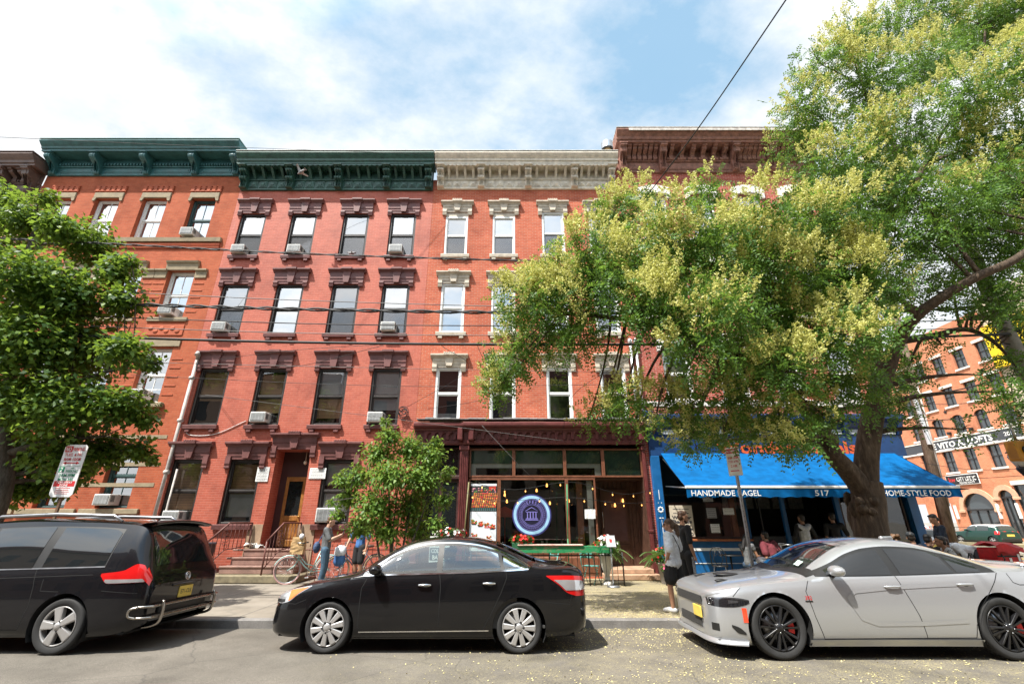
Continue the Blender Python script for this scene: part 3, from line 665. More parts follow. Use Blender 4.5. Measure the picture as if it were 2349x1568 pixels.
    for q0, q1 in ((-2.85, -2.4), (-2.28, -1.83)): q.bbox(q0, q1, y+.2, y+.26, .4, 1.2, .03)
    d = q.build('door', M('dark_maroon_wood', (.05, .02, .018), .45, var=.3), t); g = MB()
    for q0, q1 in ((-2.85, -2.4), (-2.28, -1.83)): g.box(q0, q1, y+.235, y+.249, 1.3, 2.9)
    g.box(-2.85, -1.83, y+.235, y+.249, 3.2, 3.95); g.each('pane', M('dark_glass', (.012, .014, .015), .08), d)
    # dining room: boards, bar at the back, pendant lamps
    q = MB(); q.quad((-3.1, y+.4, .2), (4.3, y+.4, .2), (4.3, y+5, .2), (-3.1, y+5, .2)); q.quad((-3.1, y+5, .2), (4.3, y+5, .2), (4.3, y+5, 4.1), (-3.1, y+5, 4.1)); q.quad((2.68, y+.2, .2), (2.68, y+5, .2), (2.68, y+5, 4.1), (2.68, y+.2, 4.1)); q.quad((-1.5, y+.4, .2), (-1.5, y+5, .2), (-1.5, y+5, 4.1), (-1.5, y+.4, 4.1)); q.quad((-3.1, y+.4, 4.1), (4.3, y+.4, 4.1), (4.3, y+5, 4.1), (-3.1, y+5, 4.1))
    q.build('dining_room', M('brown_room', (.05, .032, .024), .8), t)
    return t
beige_house()
AMBER = emit('amber_filament', (1, .42, .10), 1.3)
def pendant(x, y, z, h, label):
    t = thing('pendant_lamp', label, 'lamp', (x, y, z), 'glowing pendant lamps in the restaurant')
    a = MB(); a.tube([(x, y, z+.1), (x, y, h)], .006, 5); a.tube([(x, y, z+.07), (x, y, z+.13)], .02, 8); a.build('cord', M('black_iron', (.015, .015, .015), .45), t)
    b = MB(); b.lathe([(.0, -.05), (.03, -.04), (.034, 0), (.02, .06), (.014, .08)], 10, mat=Matrix.Translation((x, y, z))); b.build('bulb', AMBER, t)
for x, y, z in ((-.25, 16.5, 2.55), (-.18, 16.9, 2.35), (1.35, 17.2, 2.3), (2.3, 16.6, 2.5), (2.36, 17.4, 2.3), (2.1, 17.8, 2.4), (.9, 17.5, 2.75), (1.2, 16.4, 2.85), (3.45, 16.2, 2.2), (3.75, 16.3, 2.35)):
    pendant(x, y, z, 4.08 if x < 3 else 3.0, 'amber pendant bulb glowing inside the restaurant behind the glass')
def dining_table(x, y):
    t = thing('dining_table', 'small dining table with white napkins seen through the restaurant window', 'table', (x, y, .2), 'dining tables in the restaurant')
    a = MB(); a.bbox(x-.45, x+.45, y-.35, y+.35, .94, .98, .01); a.build('table_top', M('dark_walnut', (.06, .026, .016), .4), t)
    a = MB(); a.tube([(x, y, .2), (x, y, .94)], .04); a.lathe([(.25, .2), (.25, .23), (.05, .26)], 16, mat=Matrix.Translation((x, y, 0))); a.build('pedestal', MATS['black_iron'], t)
    a = MB()
    for dx in (-.28, .25): a.bbox(x+dx-.1, x+dx+.1, y-.25, y-.05, .982, .995, .004); a.lathe([(.0, .983), (.035, .985), (.04, 1.1)], 10, mat=Matrix.Translation((x+dx, y+.1, 0)))
    a.build('place_setting', M('linen', (.7, .7, .68), .7), t)
dining_table(.75, 16.3); dining_table(1.5, 17.3)
# ---- corner house with the blue bagel shop (fourth)
def corner_house():
    x0, x1 = 4.403, 13.0
    t = thing('brick_house', 'weathered red brick corner house with tall brown wooden cornice and a blue shopfront', 'house', ((x0+x1)/2, D, SW), 'brick row houses')
    cols = [5.92, 7.9, 9.85, 11.8]; w = .5; rows = [(5.62, 7.6), (8.95, 10.95), (12.3, 14.35)]
    holes = [(c-w, c+w, a, b) for a, b in rows for c in cols]+[(4.75, 12.75, SW+.05, 4.6, .3)]
    wall(t, x0, x1, 16.3, holes, BR_FOUR, back=16)
    WS = M('white_stone', (.72, .69, .64), .7, var=.12, bmp=.2)
    for r, (a, b) in enumerate(rows):
        for c, xc in enumerate(cols):
            window(t, xc-w, xc+w, a, b, WHITE, [(0, 1, SL_WHITE if (r+c) % 2 else SL_GREY)], y=D+.12)
            q = MB(); pts = [(xc-.66, b-.16), (xc-.5, b-.16), (xc-.5, b)]+[(xc+.5*math.cos(PI-PI*k/10), b+.12*math.sin(PI*k/10)) for k in range(1, 10)]+[(xc+.5, b), (xc+.5, b-.16), (xc+.66, b-.16), (xc+.68, b+.36)]+[(xc+.68-1.36*k/10, b+.36+.16*math.sin(PI*k/10)) for k in range(1, 10)]+[(xc-.68, b+.36)]
            q.prism(pts, D-.11, D-.005); q.build('lintel', WS, t); sill(t, xc, a, WS, 1.25, .15)
    q = MB()
    for z in (5.42, 8.75, 12.1): q.box(x0+.03, x1-.03, D-.03, D-.003, z, z+.16)
    q.each('belt_course', WS, t)
    cornice(t, x0+.12, x1, 15.55, 17.22, .85, OLDWOOD, [4.75, 6.45, 9.55, 11.1, 12.8], 'carved', .28, 6, M('grey_flashing', (.55, .55, .53)), panels='long', scallop=False, ndent=12)
    q = MB(); a = 4.95
    while a < 12.9: b = a+rnd.uniform(.5, 1.3); q.bbox(a, min(b, 13)-.01, D-.875, D-.84, 17.08, 17.21, .008); a = b
    q.build('fascia_board', M('peeling_white_board', (.5, .46, .42), .8, var=.45, scale=7), t)
    # chimney
    q = MB(); q.bbox(3.95, 4.75, D+.2, D+1.0, 15.2, 17.0, .02); c = q.build('chimney', M('rendered_chimney', (.42, .38, .34), .85, var=.2), t)
    q = MB(); q.tube([(4.35, D+.6, 17.0), (4.35, D+.6, 17.45)], .17, 14); q.build('flue', M('tan_pipe', (.5, .32, .14), .7), c)
    q = MB(); q.lathe([(.27, 17.45), (.27, 17.8), (.24, 17.84), (0, 17.88)], 16, mat=Matrix.Translation((4.35, D+.6, 0))); q.build('cowl', M('galvanised', (.45, .46, .47), .35, metal=.9), c)
    # shopfront
    BL = M('shaded_blue_paint', (.007, .04, .13), .4, var=.25, scale=3); BD = M('dark_blue_paint', (.008, .03, .10), .45, var=.3); BV = M('bright_blue_paint', (.008, .10, .28), .4, var=.2); y = D  # fascia blue is darkened, the tree's shade put into its colour
    s = MB(); zc = 4.62
    s.extr([(y, zc), (y-.14, zc), (y-.16, zc+.05), (y-.16, zc+.2), (y-.2, zc+.22), (y-.3, zc+.27), (y-.34, zc+.3), (y-.34, zc+.42), (y-.3, zc+.46), (y, zc+.5)], 4.5, 13.2)
    s.bbox(4.45, 4.75, y-.4, y+.05, zc+.05, zc+.56, .03)
    s.bbox(4.56, 13.08, y-.12, y-.01, 3.72, 4.62, .01, 1)
    for k in range(10): q = 4.9+k*.9; s.extr([(y-.13, zc-.22), (y-.2, zc-.2), (y-.26, zc-.05), (y-.3, zc+.2), (y-.13, zc+.2)], q-.06, q+.06)
    s.build('shopfront_cornice', [BD, BL], t)
    q = MB()
    for k in range(9): a = 5.02+k*.9; q.bbox(a, a+.66, y-.16, y-.125, zc-.2, zc-.04, .01)
    q.each('vent_panel', M('grey_louvre', (.4, .42, .43), .5), t)
    q = MB(); write(q, 'Wonder Bagels', 9.1, y-.15, 4.0, .40, 0, 4.7, .03); q.each('fascia_lettering', M('shaded_orange_letters', (.58, .09, .025), .55), t, .03)  # orange darkened as well, standing in for shade on the letters
    q = MB()
    for a, b, m_ in ((4.56, 4.86, 0), (12.62, 12.92, 0)): q.bbox(a, b, y-.14, y+.14, SW, 3.72, .012, m_)
    q.bbox(8.62, 8.74, y-.02, y+.1, SW, 3.72, .01, 0); q.bbox(7.45, 7.52, y, y+.08, SW, 3.72, .01, 0); q.bbox(10.35, 10.5, y-.02, y+.1, SW, 3.72, .01, 0)
    q.each('shopfront_post', [BV, BD], t)
    q = MB(); fl = M('white_flower_motif', (.7, .72, .74), .6)
    for k in range(8): a = PI*k/4; q.ball((4.71+.07*math.cos(a), y-.146, 2.05+.07*math.sin(a)), (.03, .006, .03), 8)
    q.box(4.7, 4.72, y-.148, y-.141, 1.35, 1.75); q.box(4.7, 4.72, y-.148, y-.141, 2.35, 2.65)
    for s_ in (-1, 1): q.ball((4.71+s_*.04, y-.146, 1.8), (.035, .006, .02), 8); q.ball((4.71+s_*.05, y-.146, 2.25), (.015, .006, .02), 6)
    q.build('painted_motif', fl, t)
    def fr(x0_, x1_, z0_, z1_, m):
        q = MB(); fw = .06
        q.bbox(x0_, x0_+fw, y, y+.08, z0_, z1_, .006); q.bbox(x1_-fw, x1_, y, y+.08, z0_, z1_, .006); q.box(x0_+fw, x1_-fw, y, y+.08, z1_-fw, z1_); q.box(x0_+fw, x1_-fw, y, y+.08, z0_, z0_+fw)
        o = q.build('shop_window', m, t); g = MB(); g.quad((x0_+fw, y+.04, z0_+fw), (x1_-fw, y+.04, z0_+fw), (x1_-fw, y+.04, z1_-fw), (x0_+fw, y+.04, z1_-fw)); g.build('pane', PANE_D, o)
    DB = M('dark_brown_frame', (.05, .025, .018), .5)
    fr(4.86, 7.45, 1.2, 3.72, DB); fr(10.5, 12.55, 1.0, 3.72, DB)
    q = MB(); q.box(4.86, 7.45, y-.02, y+.1, SW, 1.13); q.box(10.5, 12.55, y-.02, y+.1, SW, .98); q.each('bulkhead', BV, t)
    q = MB(); q.box(4.86, 7.45, y-.035, y-.022, .86, .94); q.box(4.86, 7.45, y-.035, y-.022, .5, .52); q.build('stripe', fl, t)
    q = MB(); q.bbox(4.8, 7.5, y-.12, y+.1, 1.13, 1.195, .012); q.bbox(7.06, 7.24, y+.2, y+.3, 1.2, 3.7, .01); q.bbox(11.55, 11.75, y+.2, y+.3, 1.0, 3.7, .01); q.build('counter_ledge', M('orange_wood', (.34, .11, .04), .45, var=.3), t)
    q = MB()
    for a in (7.56, 8.05): q.bbox(a, a+.05, y+.3, y+.36, SW, 3.2, .006); 
    q.bbox(7.56, 8.6, y+.3, y+.36, 3.2, 3.28, .006); q.torus((8.05, y+.33, 2.2), .55, .018, (0, 1, 0), 20, 6, a0=0, a1=PI/2); d = q.build('door', M('black_iron', (.015, .015, .015), .45), t)
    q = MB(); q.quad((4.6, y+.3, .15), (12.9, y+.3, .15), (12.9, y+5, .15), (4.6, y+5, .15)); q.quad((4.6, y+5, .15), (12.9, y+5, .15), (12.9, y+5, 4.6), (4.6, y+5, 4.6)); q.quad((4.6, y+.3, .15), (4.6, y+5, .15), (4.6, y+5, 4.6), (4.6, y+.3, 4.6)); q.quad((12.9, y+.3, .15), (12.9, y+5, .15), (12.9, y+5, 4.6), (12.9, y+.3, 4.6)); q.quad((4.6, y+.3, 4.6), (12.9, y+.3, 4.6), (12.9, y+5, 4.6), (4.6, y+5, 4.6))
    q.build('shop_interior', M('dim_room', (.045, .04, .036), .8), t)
    q = MB(); q.bbox(8.9, 12.3, y+2.8, y+3.4, .15, 1.2, .02); q.build('counter', M('grey_counter', (.22, .22, .22), .4), t)
    q = MB()
    for k in range(5): q.bbox(8.9+k*.7, 9.5+k*.7, y+4.9, y+4.96, 2.2, 2.9, .01)
    q.each('menu_board', M('menu_white', (.4, .4, .38), .6, var=.4, scale=9), t)
    return t
corner_house()
# awning: fabric slope, white bar, scalloped valance, a return round the corner
def awning():
    t = thing('awning', 'bright blue fabric awning with white lettering over the bagel shop', 'awning', (8.8, 14.5, 2.3))
    BLU = M('blue_canvas', (.002, .10, .29), .85, var=.14, scale=1.2, bmp=.1, fine=5, spec=.1); yb, yf, zt, zb = D-.13, 13.5, 3.80, 2.62; xa, xb = 4.92, 12.66
    a = MB(); nx = 40
    rows = []
    for j in range(7):
        q = j/6; rows.append([(xa+(xb-xa)*i/nx, yb+(yf-yb)*q, zt+(zb-zt)*q-.05*math.sin(PI*q)-.012*math.sin(i*.9)*math.sin(PI*q)) for i in range(nx+1)])
    a.grid(rows); a.build('canopy', BLU, t); NVY = M('navy_canvas', (.006, .009, .018), .85); a = MB(); a.grid([[(xb+.004, yb, zt), (xb+.004, yf, zb-.04), (xb+.5, yf+.2, zb-.06)], [(xb+.004, yb+6, zt), (xb+.3, yb+6, zb+.3), (xb+.5, yb+6, zb-.06)]]); a.build('side_canopy', NVY, t)
    a = MB(); rows = [[], []]
    for i in range(161):
        x = xa+(xb-xa)*i/160; rows[0].append((x, yf-.012, zb-.045)); rows[1].append((x, yf-.012+.012*math.sin(i*.5), zb-.30+.03*abs(math.sin(i*PI/8))))
    a.grid(rows, sm=True); v = a.build('valance', BLU, t)
    a = MB()
    for s, x, w_ in (('HANDMADE BAGEL', 6.02, 1.95), ('517', 8.72, .40), ('HOME-STYLE FOOD', 11.39, 1.92)): write(a, s, x, yf-.03, zb-.17, .155, 0, w_, .008)
    a.build('lettering', M('white_lettering', (.82, .82, .8), .6), v)
    a = MB(); a.bbox(xa-.02, xb+.02, yf-.03, yf+.03, zb-.05, zb+.025, .015); a.build('front_bar', M('white_bar', (.75, .75, .73), .4), t)
    a = MB()
    for x in (xa+.05, 8.7, xb-.06): a.tube([(x, yb, 2.75), (x, yf+.02, zb-.03)], .018); a.tube([(x, yb, zt-.18), (x, yf+.02, zb-.05)], .014)
    a.build('arm', M('galvanised', (.45, .46, .47), .35, metal=.9), t)
awning()
# ---- orange house with the teal cornice (first from left)
def teal_house():
    x0, x1 = -19.85, -11.456
    t = thing('brick_house', 'orange brick house with teal bracketed cornice and sandstone bands, half hidden by the left tree', 'house', ((x0+x1)/2, D, SW), 'brick row houses')
    cols = [-18.85, -16.85, -14.87, -12.85]; w = .52; rows = [(5.55, 7.6), (8.8, 10.8), (12.28, 14.25)]; gr = (2.1, 4.1)
    holes = [(c-w, c+w, a, b) for a, b in rows+[gr] for c in cols]
    wall(t, x0, x1, 15.9, holes, BR_ORG, reveal=.34)
    st = [[(.0, 1, BLIND)], [(.5, 1, BLIND), (0, .5, GREYW)], [(.3, 1, GREYW)], [(.45, 1, BLIND), (.1, .45, GREYW)]]
    DT = M('dark_teal_frame', (.03, .07, .07), .5)
    for r, (a, b) in enumerate([gr]+rows):
        for c, xc in enumerate(cols):
            window(t, xc-w, xc+w, a, b, DT if r == 0 or (r, c) == (3, 3) else WHITE, st[(r*2+c) % 4] if r > 1 else [], y=D+.22, mun=True, third=(r == 1))
    s = MB()
    for xc in cols:                                   # top floor: stone heads, corbelled brick above
        s.bbox(xc-.62, xc+.62, D-.05, D+.02, 14.25, 14.52, .02)
        s.prism([(xc-.62, 14.25), (xc-.62, 14.1), (xc-.53, 14.1), (xc-.47, 14.25)], D-.05, D-.004); s.prism([(xc+.62, 14.25), (xc+.62, 14.1), (xc+.53, 14.1), (xc+.47, 14.25)], D-.05, D-.004)
    for xc in cols:                                   # second floor: hooded heads
        z = 10.8; s.extr([(D, z), (D-.06, z), (D-.08, z+.25), (D-.14, z+.3), (D-.16, z+.36), (D, z+.42)], xc-.62, xc+.62); s.extr([(D, z-.34), (D-.04, z-.34), (D-.05, z-.08), (D-.12, z-.04), (D-.12, z+.02), (D, z+.05)], xc-1.0, xc-.56); s.extr([(D, z-.34), (D-.04, z-.34), (D-.05, z-.08), (D-.12, z-.04), (D-.12, z+.02), (D, z+.05)], xc+.56, xc+1.0)
        s.bbox(xc-.75, xc+.75, D-.06, D-.004, 8.62, 8.78, .01); s.bbox(xc-.75, xc+.75, D-.05, D-.004, 7.62, 7.9, .01)
        s.bbox(xc-.78, xc+.78, D-.16, D-.004, 5.36, 5.53, .02); s.bbox(xc-.95, xc+.95, D-.08, D-.004, 1.92, 2.08, .01)
    s.extr([(D, 12.08), (D-.1, 12.08), (D-.12, 12.25), (D, 12.28)], x0+.3, x1-.18)
    for z in (4.3, 3.4, 2.75): s.box(x0+.1, x1-.2, D-.012, D-.003, z, z+.12)
    s.each('stone_trim', STONE, t, .02)
    s = MB()
    for xc in cols:
        for r in range(4):
            s.bbox(xc-.66, xc+.66, D-.05, D-.004, 14.56+r*.085, 14.61+r*.085, .006)
        for k in range(6): s.bbox(xc-.62+k*.22, xc-.48+k*.22, D-.06, D-.004, 14.57, 14.84, .006)
        for k in range(5):
            for sg in (-1, 1): s.bbox(xc+sg*.78-.2, xc+sg*.78+.2, D-.018, D-.004, 9.0+k*.3, 9.05+k*.3, .005); s.bbox(xc+sg*.78-.2, xc+sg*.78+.2, D-.018, D-.004, 5.8+k*.33, 5.85+k*.33, .005)
        s.bbox(xc-.72, xc+.72, D-.03, D-.004, 8.06, 8.5, .02)
        for k in range(6): s.ball((xc-.5+k*.2, D-.03, 8.28+.06*(-1)**k), (.1, .03, .09), 8)
    for k in range(2): s.extr([(D, 11.93-k*.13), (D-.05, 11.93-k*.13), (D-.07, 12.01-k*.13), (D, 12.03-k*.13)], x0+.35, x1-.2)
    s.each('moulded_brick', M('terracotta', (.40, .092, .038), .8, var=.2, bmp=.2), t)
    cornice(t, x0+.08, x1-.1, 15.38, 16.62, .82, TEAL, [-19.55, -17.65, -15.55, -13.5, -11.75], 'scroll', .24, 4, M('teal_light', (.10, .22, .20), .5), panels='long', scallop=False, ndent=13)
    # side door of dark carved wood behind the tree
    s = MB(); s.bbox(-18.2, -16.2, D-.04, D-.004, SW, 1.85, .02)
    for k in range(6): s.bbox(-18.1+k*.31, -17.85+k*.31, D-.08, D-.03, .3, 1.6, .03)
    s.build('cellar_door', M('dark_brown_boards', (.075, .035, .022)), t)
teal_house()
def pink_house():
    x0, x1 = -28, -19.857
    t = thing('row_house', 'pink stuccoed house with brown bracketed cornice at the left end of the row', 'house', ((x0+x1)/2, D, SW), 'brick row houses')
    holes = [(c-.5, c+.5, a, a+2) for a in (5, 8.3, 11.3) for c in (-26.6, -24.3, -21.3)]
    wall(t, x0, x1, 14.9, holes, PINK)
    for h in holes: window(t, *h[:4], WHITE, [(.3, 1, BLIND)])
    for h in holes: lintel(t, (h[0]+h[1])/2, h[3], M('mauve_stone', (.4, .2, .19), .7), 1.4, .5)
    cornice(t, x0, x1-.05, 14.42, 15.9, .85, M('grey_brown_paint', (.13, .085, .07), .5, var=.3), [-27.5, -24.6, -23.5, -22.4, -21.3, -20.2], 'carved', .3, 2, None, panels='long', scallop=False, ndent=6)
pink_house()
# opposite side of the street: what the car bodies and panes mirror
for i, (a, b, h, c, lab) in enumerate(((-34, -17, 14.5, (.30, .22, .17), 'tan house across the street mirrored in the van windows'), (-16.8, -4, 16, (.25, .10, .08), 'brick house across the street mirrored in the black car'), (-3.5, 9, 14.8, (.33, .29, .24), 'grey house across the street mirrored in the black car'), (9.3, 26, 15.5, (.28, .12, .09), 'brick house across the street mirrored in the silver car'))):
    t = thing('street_house', lab, 'house', ((a+b)/2, -12, .1), 'houses across the street'); y = -12
    q = MB(); q.box(a, b, y-9, y, .1, h); q.build('wall', M('opposite_wall_%s' % 'abcd'[i], c, .85), t); q = MB(); q.bbox(a-.1, b+.1, y-.2, y+.5, h, h+.7, .05); q.build('cornice', BEIGE if i % 2 else BROWN, t); q = MB(); x = a+1.2
    while x < b-1:
        for z in (1.2, 4.4, 7.6, 10.8): q.box(x, x+1.1, y-.05, y+.03, z, z+1.8)
        x += 2.3
    q.each('window_glazing', M('dark_glass', (.012, .014, .015), .08), t)
# ================================================ cars
def pchip(xk, yk):
    xk = np.array(xk, float); yk = np.array(yk, float); h = np.diff(xk); d = np.diff(yk)/h; m = np.zeros(len(xk))
    for i in range(1, len(xk)-1):
        if d[i-1]*d[i] > 0: w1 = 2*h[i]+h[i-1]; w2 = h[i]+2*h[i-1]; m[i] = (w1+w2)/(w1/d[i-1]+w2/d[i])
    m[0] = d[0]; m[-1] = d[-1]
    def f(x):
        i = int(np.clip(np.searchsorted(xk, x)-1, 0, len(h)-1)); t = min(max((x-xk[i])/h[i], 0), 1)
        return float((1+2*t)*(1-t)**2*yk[i]+t*(1-t)**2*h[i]*m[i]+t*t*(3-2*t)*yk[i+1]+t*t*(t-1)*h[i]*m[i+1])
    return f
def cat(pts, n):
    out = []; P = [2*np.array(pts[0])-np.array(pts[1])]+[np.array(p) for p in pts]+[2*np.array(pts[-1])-np.array(pts[-2])]
    for i in range(1, len(P)-2):
        for k in range(n):
            t = k/n; a, b, c, d = P[i-1:i+3]; out.append(.5*((2*b)+(c-a)*t+(2*a-5*b+4*c-d)*t*t+(3*b-a-3*c+d)*t**3))
    out.append(P[-2]); return out
def car_glass(name, col, refl=.05):
    m, t, b, n, l = nt(name); b.inputs['Base Color'].default_value = c4(col); b.inputs['Roughness'].default_value = .03; b.inputs['Specular IOR Level'].default_value = .5+refl
    b.inputs['Coat Weight'].default_value = .25; b.inputs['Coat Roughness'].default_value = .02; MATS[name] = m; return m
def paint(name, col, metal=0, rough=.3, dust=.04):
    m, t, b, n, l = nt(name); v = coords(n, l)
    f = noise(n, l, v, 3, 6, .7); fl = noise(n, l, v, 400, 1)
    c = mix(n, l, .25 if metal else 0, col, ramp(n, l, fl, [(.3, tuple(x*.7 for x in col)), (.7, tuple(min(1, x*1.25) for x in col))]))
    # road dust, thicker low on the sides
    sx = n.new('ShaderNodeSeparateXYZ'); l.new(v, sx.inputs[0])
    low = ramp(n, l, sx.outputs[2], [(.2, 1.0), (.75, .25)]); d = math_(n, l, 'MULTIPLY', math_(n, l, 'MULTIPLY', low, ramp(n, l, f, [(.35, .2), (.7, 1.0)])), dust)
    l.new(mix(n, l, d, c, (.42, .37, .29)), b.inputs['Base Color'])
    b.inputs['Specular IOR Level'].default_value = .2; b.inputs['Roughness'].default_value = rough; b.inputs['Metallic'].default_value = metal; b.inputs['Coat Weight'].default_value = 1; b.inputs['Coat Roughness'].default_value = .035; b.inputs['Coat IOR'].default_value = 1.5 if metal > .3 or col[0] > .1 else 1.36
    MATS[name] = m; return m
TYRE = M('tyre_rubber', (.022, .022, .022), .8, var=.3, scale=6); BLACKP = M('black_trim', (.012, .012, .012), .5); CHROME = M('chrome', (.75, .75, .76), .12, metal=1, var=.03)
ALLOY = M('silver_alloy', (.46, .45, .44), .32, metal=.55, var=.05); WELL = M('wheel_well', (.006, .006, .006), .95); BLACKW = M('satin_black_alloy', (.012, .012, .013), .3)
REDL = M('red_lens', (.50, .008, .008), .1, coat=1, var=.1); REDC = M('red_caliper', (.62, .012, .012), .35); CLEARL = M('clear_lens', (.55, .55, .56), .08, metal=.6, coat=1); AMBL = M('amber_lens', (.75, .16, .01), .12, coat=1)
BLGAP = M('panel_gap', (.003, .003, .003), .9)
class Car:
    def __init__(s, st, wheels, rt, arch, n=170):
        a = list(zip(*st)); s.L = a[0][-1]; s.f = [pchip(a[0], c) for c in a[1:]]; s.wheels = wheels; s.rt = rt; s.arch = arch; s.n = n; s.wins = []
        s.cache = {}
    def par(s, x): return [f(x) for f in s.f]          # zb zt wm zs wr zr
    def sec(s, x):
        x = min(max(x, 0), s.L); k = round(x, 4)
        if k not in s.cache:
            zb, zt, wm, zs, wr, zr = s.par(x); h = zs-zb
            lo = [(wm-.09, zb), (wm-.025, zb+.12*h), (wm, zb+.40*h), (wm-.004, zb+.66*h), (wm-.02, zb+.86*h), (wm-.055, zs)]
            lo = cat(lo, 4); u0 = lo[-1]; u1 = np.array((wr, zr)); mid = [u0+(u1-u0)*q+np.array((.02*4*q*(1-q), 0)) for q in (.14, .28, .42, .56, .7, .85)]
            up = cat([(wr, zr), (wr*.86, zr+.5*(zt-zr)), (wr*.6, zr+.82*(zt-zr)), (wr*.3, zr+.96*(zt-zr)), (0, zt)], 3)
            s.cache[k] = lo+mid+up; s.nlo = len(lo); s.nmid = len(mid)
        return s.cache[k]
    def Y(s, x, z):
        p = s.sec(x); z = min(max(z, p[0][1]), p[-1][1]-.001)
        for a, b in zip(p, p[1:]):
            if a[1] <= z <= b[1]+1e-9 and b[1] > a[1]: return a[0]+(b[0]-a[0])*(z-a[1])/(b[1]-a[1])
        return p[-1][0]
    def body(s, t, mat, name='body', gap=.012):
        xs = sorted(set([round(s.L*i/s.n, 4) for i in range(s.n+1)]+[.01, .02, .035, .05, s.L-.01, s.L-.02, s.L-.04])); a = MB(); rows = [s.sec(x) for x in xs]; m = len(rows[0])
        for sg in (-1, 1):
            V = [[(x, sg*p[0], p[1]) for p in r] for x, r in zip(xs, rows)]
            idx = {}; vs = []; drop = set()
            for i in range(len(xs)):
                for j in range(m):
                    x, y, z = V[i][j]; q = (x, y, z); ins = False
                    if j < s.nlo+2:
                        for wx in s.wheels:
                            d = math.hypot(x-wx, z-s.rt)
                            if d < s.arch: ins = True; q = (wx+(x-wx)/max(d, 1e-6)*s.arch, y, s.rt+(z-s.rt)/max(d, 1e-6)*s.arch)
                    idx[i, j] = len(vs); vs.append(q)
                    if ins: drop.add((i, j))
            fs = []
            for i in range(len(xs)-1):
                for j in range(m-1):
                    c = [(i, j), (i+1, j), (i+1, j+1), (i, j+1)]
                    if sum(k in drop for k in c) >= 3: 
                        if all(k in drop for k in c): continue
                        c = [k for k in c]
                    xm, zm = (xs[i]+xs[i+1])/2, (rows[i][j][1]+rows[i+1][j+1][1])/2
                    if j >= s.nlo-1 and any(w(xs[i], xs[i+1], rows[i][j][1], rows[i][j+1][1]) if w.__code__.co_argcount == 4 else w(xs[i], xs[i+1], j) for w in s.wins): continue
                    f = tuple(idx[k] for k in c); fs.append(f if sg < 0 else f[::-1])
            a.add(vs, fs, 0, True)
        for x, fl in ((0, 1), (s.L, 0)):
            p = s.sec(x); vs = [(x, -q[0], q[1]) for q in p]+[(x, q[0], q[1]) for q in p[-2::-1]]
            f = list(range(len(vs))); a.add(vs, [f if fl else f[::-1]], 0, False)
        o = a.build(name, mat, t)
        o.data.set_sharp_from_angle(angle=R(32))
        w = MB()
        for wx in s.wheels:
            for sg in (-1, 1):
                yo = sg*(s.Y(wx, s.rt+s.arch)-.012); yi = sg*.45; R_ = s.arch+.004; pts = [(wx+R_*math.cos(q), s.rt+R_*math.sin(q)) for q in [PI*(-.16+1.32*k/24) for k in range(25)]]
                w.grid([[(px, yo, pz) for px, pz in pts], [(px, yi, pz) for px, pz in pts]], flip=sg > 0)
                w.add([(px, yi, pz) for px, pz in pts], [tuple(range(25))])
        x0, x1 = .12, s.L-.15
        zb = min(s.par(x)[0] for x in np.linspace(.4, s.L-.4, 12)); zb2 = zb+.02
        for q0, q1 in ((.2, s.wheels[0]-s.arch), (s.wheels[0]+s.arch, s.wheels[1]-s.arch), (s.wheels[1]+s.arch, s.L-.2)):
            wd = min(s.Y(q0, .4), s.Y(q1, .4))-.06; w.box(q0, q1, -wd, wd, zb2, zb2+.03)
        w.box(.3, s.L-.3, -.44, .44, zb2, zb2+.12)
        w.build('underbody', WELL, t)
        return o
    def patch(s, xs, zt, zb, off, mb, mi=0, both=True, m=8):
        """sheet following the flank between two height curves"""
        for sg in ((-1, 1) if both else (-1,)):
            rows = [[(x, sg*(s.Y(x, z)+off), z) for z in [zb(x)+(zt(x)-zb(x))*k/m for k in range(m+1)]] for x in xs]
            mb.grid(rows, mi, True, flip=sg > 0)
        return mb
    def strip(s, x0, x1, j0, j1, off, mb, mi=0, nx=6):
        for sg in (-1, 1):
            rows = []
            for i in range(nx+1):
                x = x0+(x1-x0)*i/nx; row = []
                for j in range(j0, j1+1):
                    c, d = s.sec(x)[j], s.sec(min(x+.01, s.L))[j]; n_ = Vector((d[0]-c[0], -.01, 0)); n_ = Vector((.01, -(d[0]-c[0]) if 0 else .0, 0)); row.append((x+off, sg*(c[0]+off), c[1]))
                rows.append(row)
            mb.grid(rows, mi, True, flip=sg < 0)
        return mb
    def ribbon(s, pts, wd, off, mb, mi=0, both=True, closed=False, sub=4):
        P = []
        for a, b in zip(pts, pts[1:]+([pts[0]] if closed else [])):
            for k in range(sub): P.append((a[0]+(b[0]-a[0])*k/sub, a[1]+(b[1]-a[1])*k/sub))
        if not closed: P.append(pts[-1])
        n = len(P)
        for sg in ((-1, 1) if both else (-1,)):
            r0, r1 = [], []
            for i, p in enumerate(P):
                q0, q1 = P[(i-1) % n] if closed or i else p, P[(i+1) % n] if closed or i < n-1 else p
                tx, tz = q1[0]-q0[0], q1[1]-q0[1]; L = math.hypot(tx, tz) or 1; nx, nz = -tz/L*wd/2, tx/L*wd/2
                for r, k in ((r0, 1), (r1, -1)): x, z = p[0]+nx*k, p[1]+nz*k; r.append((x, sg*(s.Y(x, z)+off), z))
            mb.grid([r0, r1], mi, True, closed, sg < 0)
        return mb
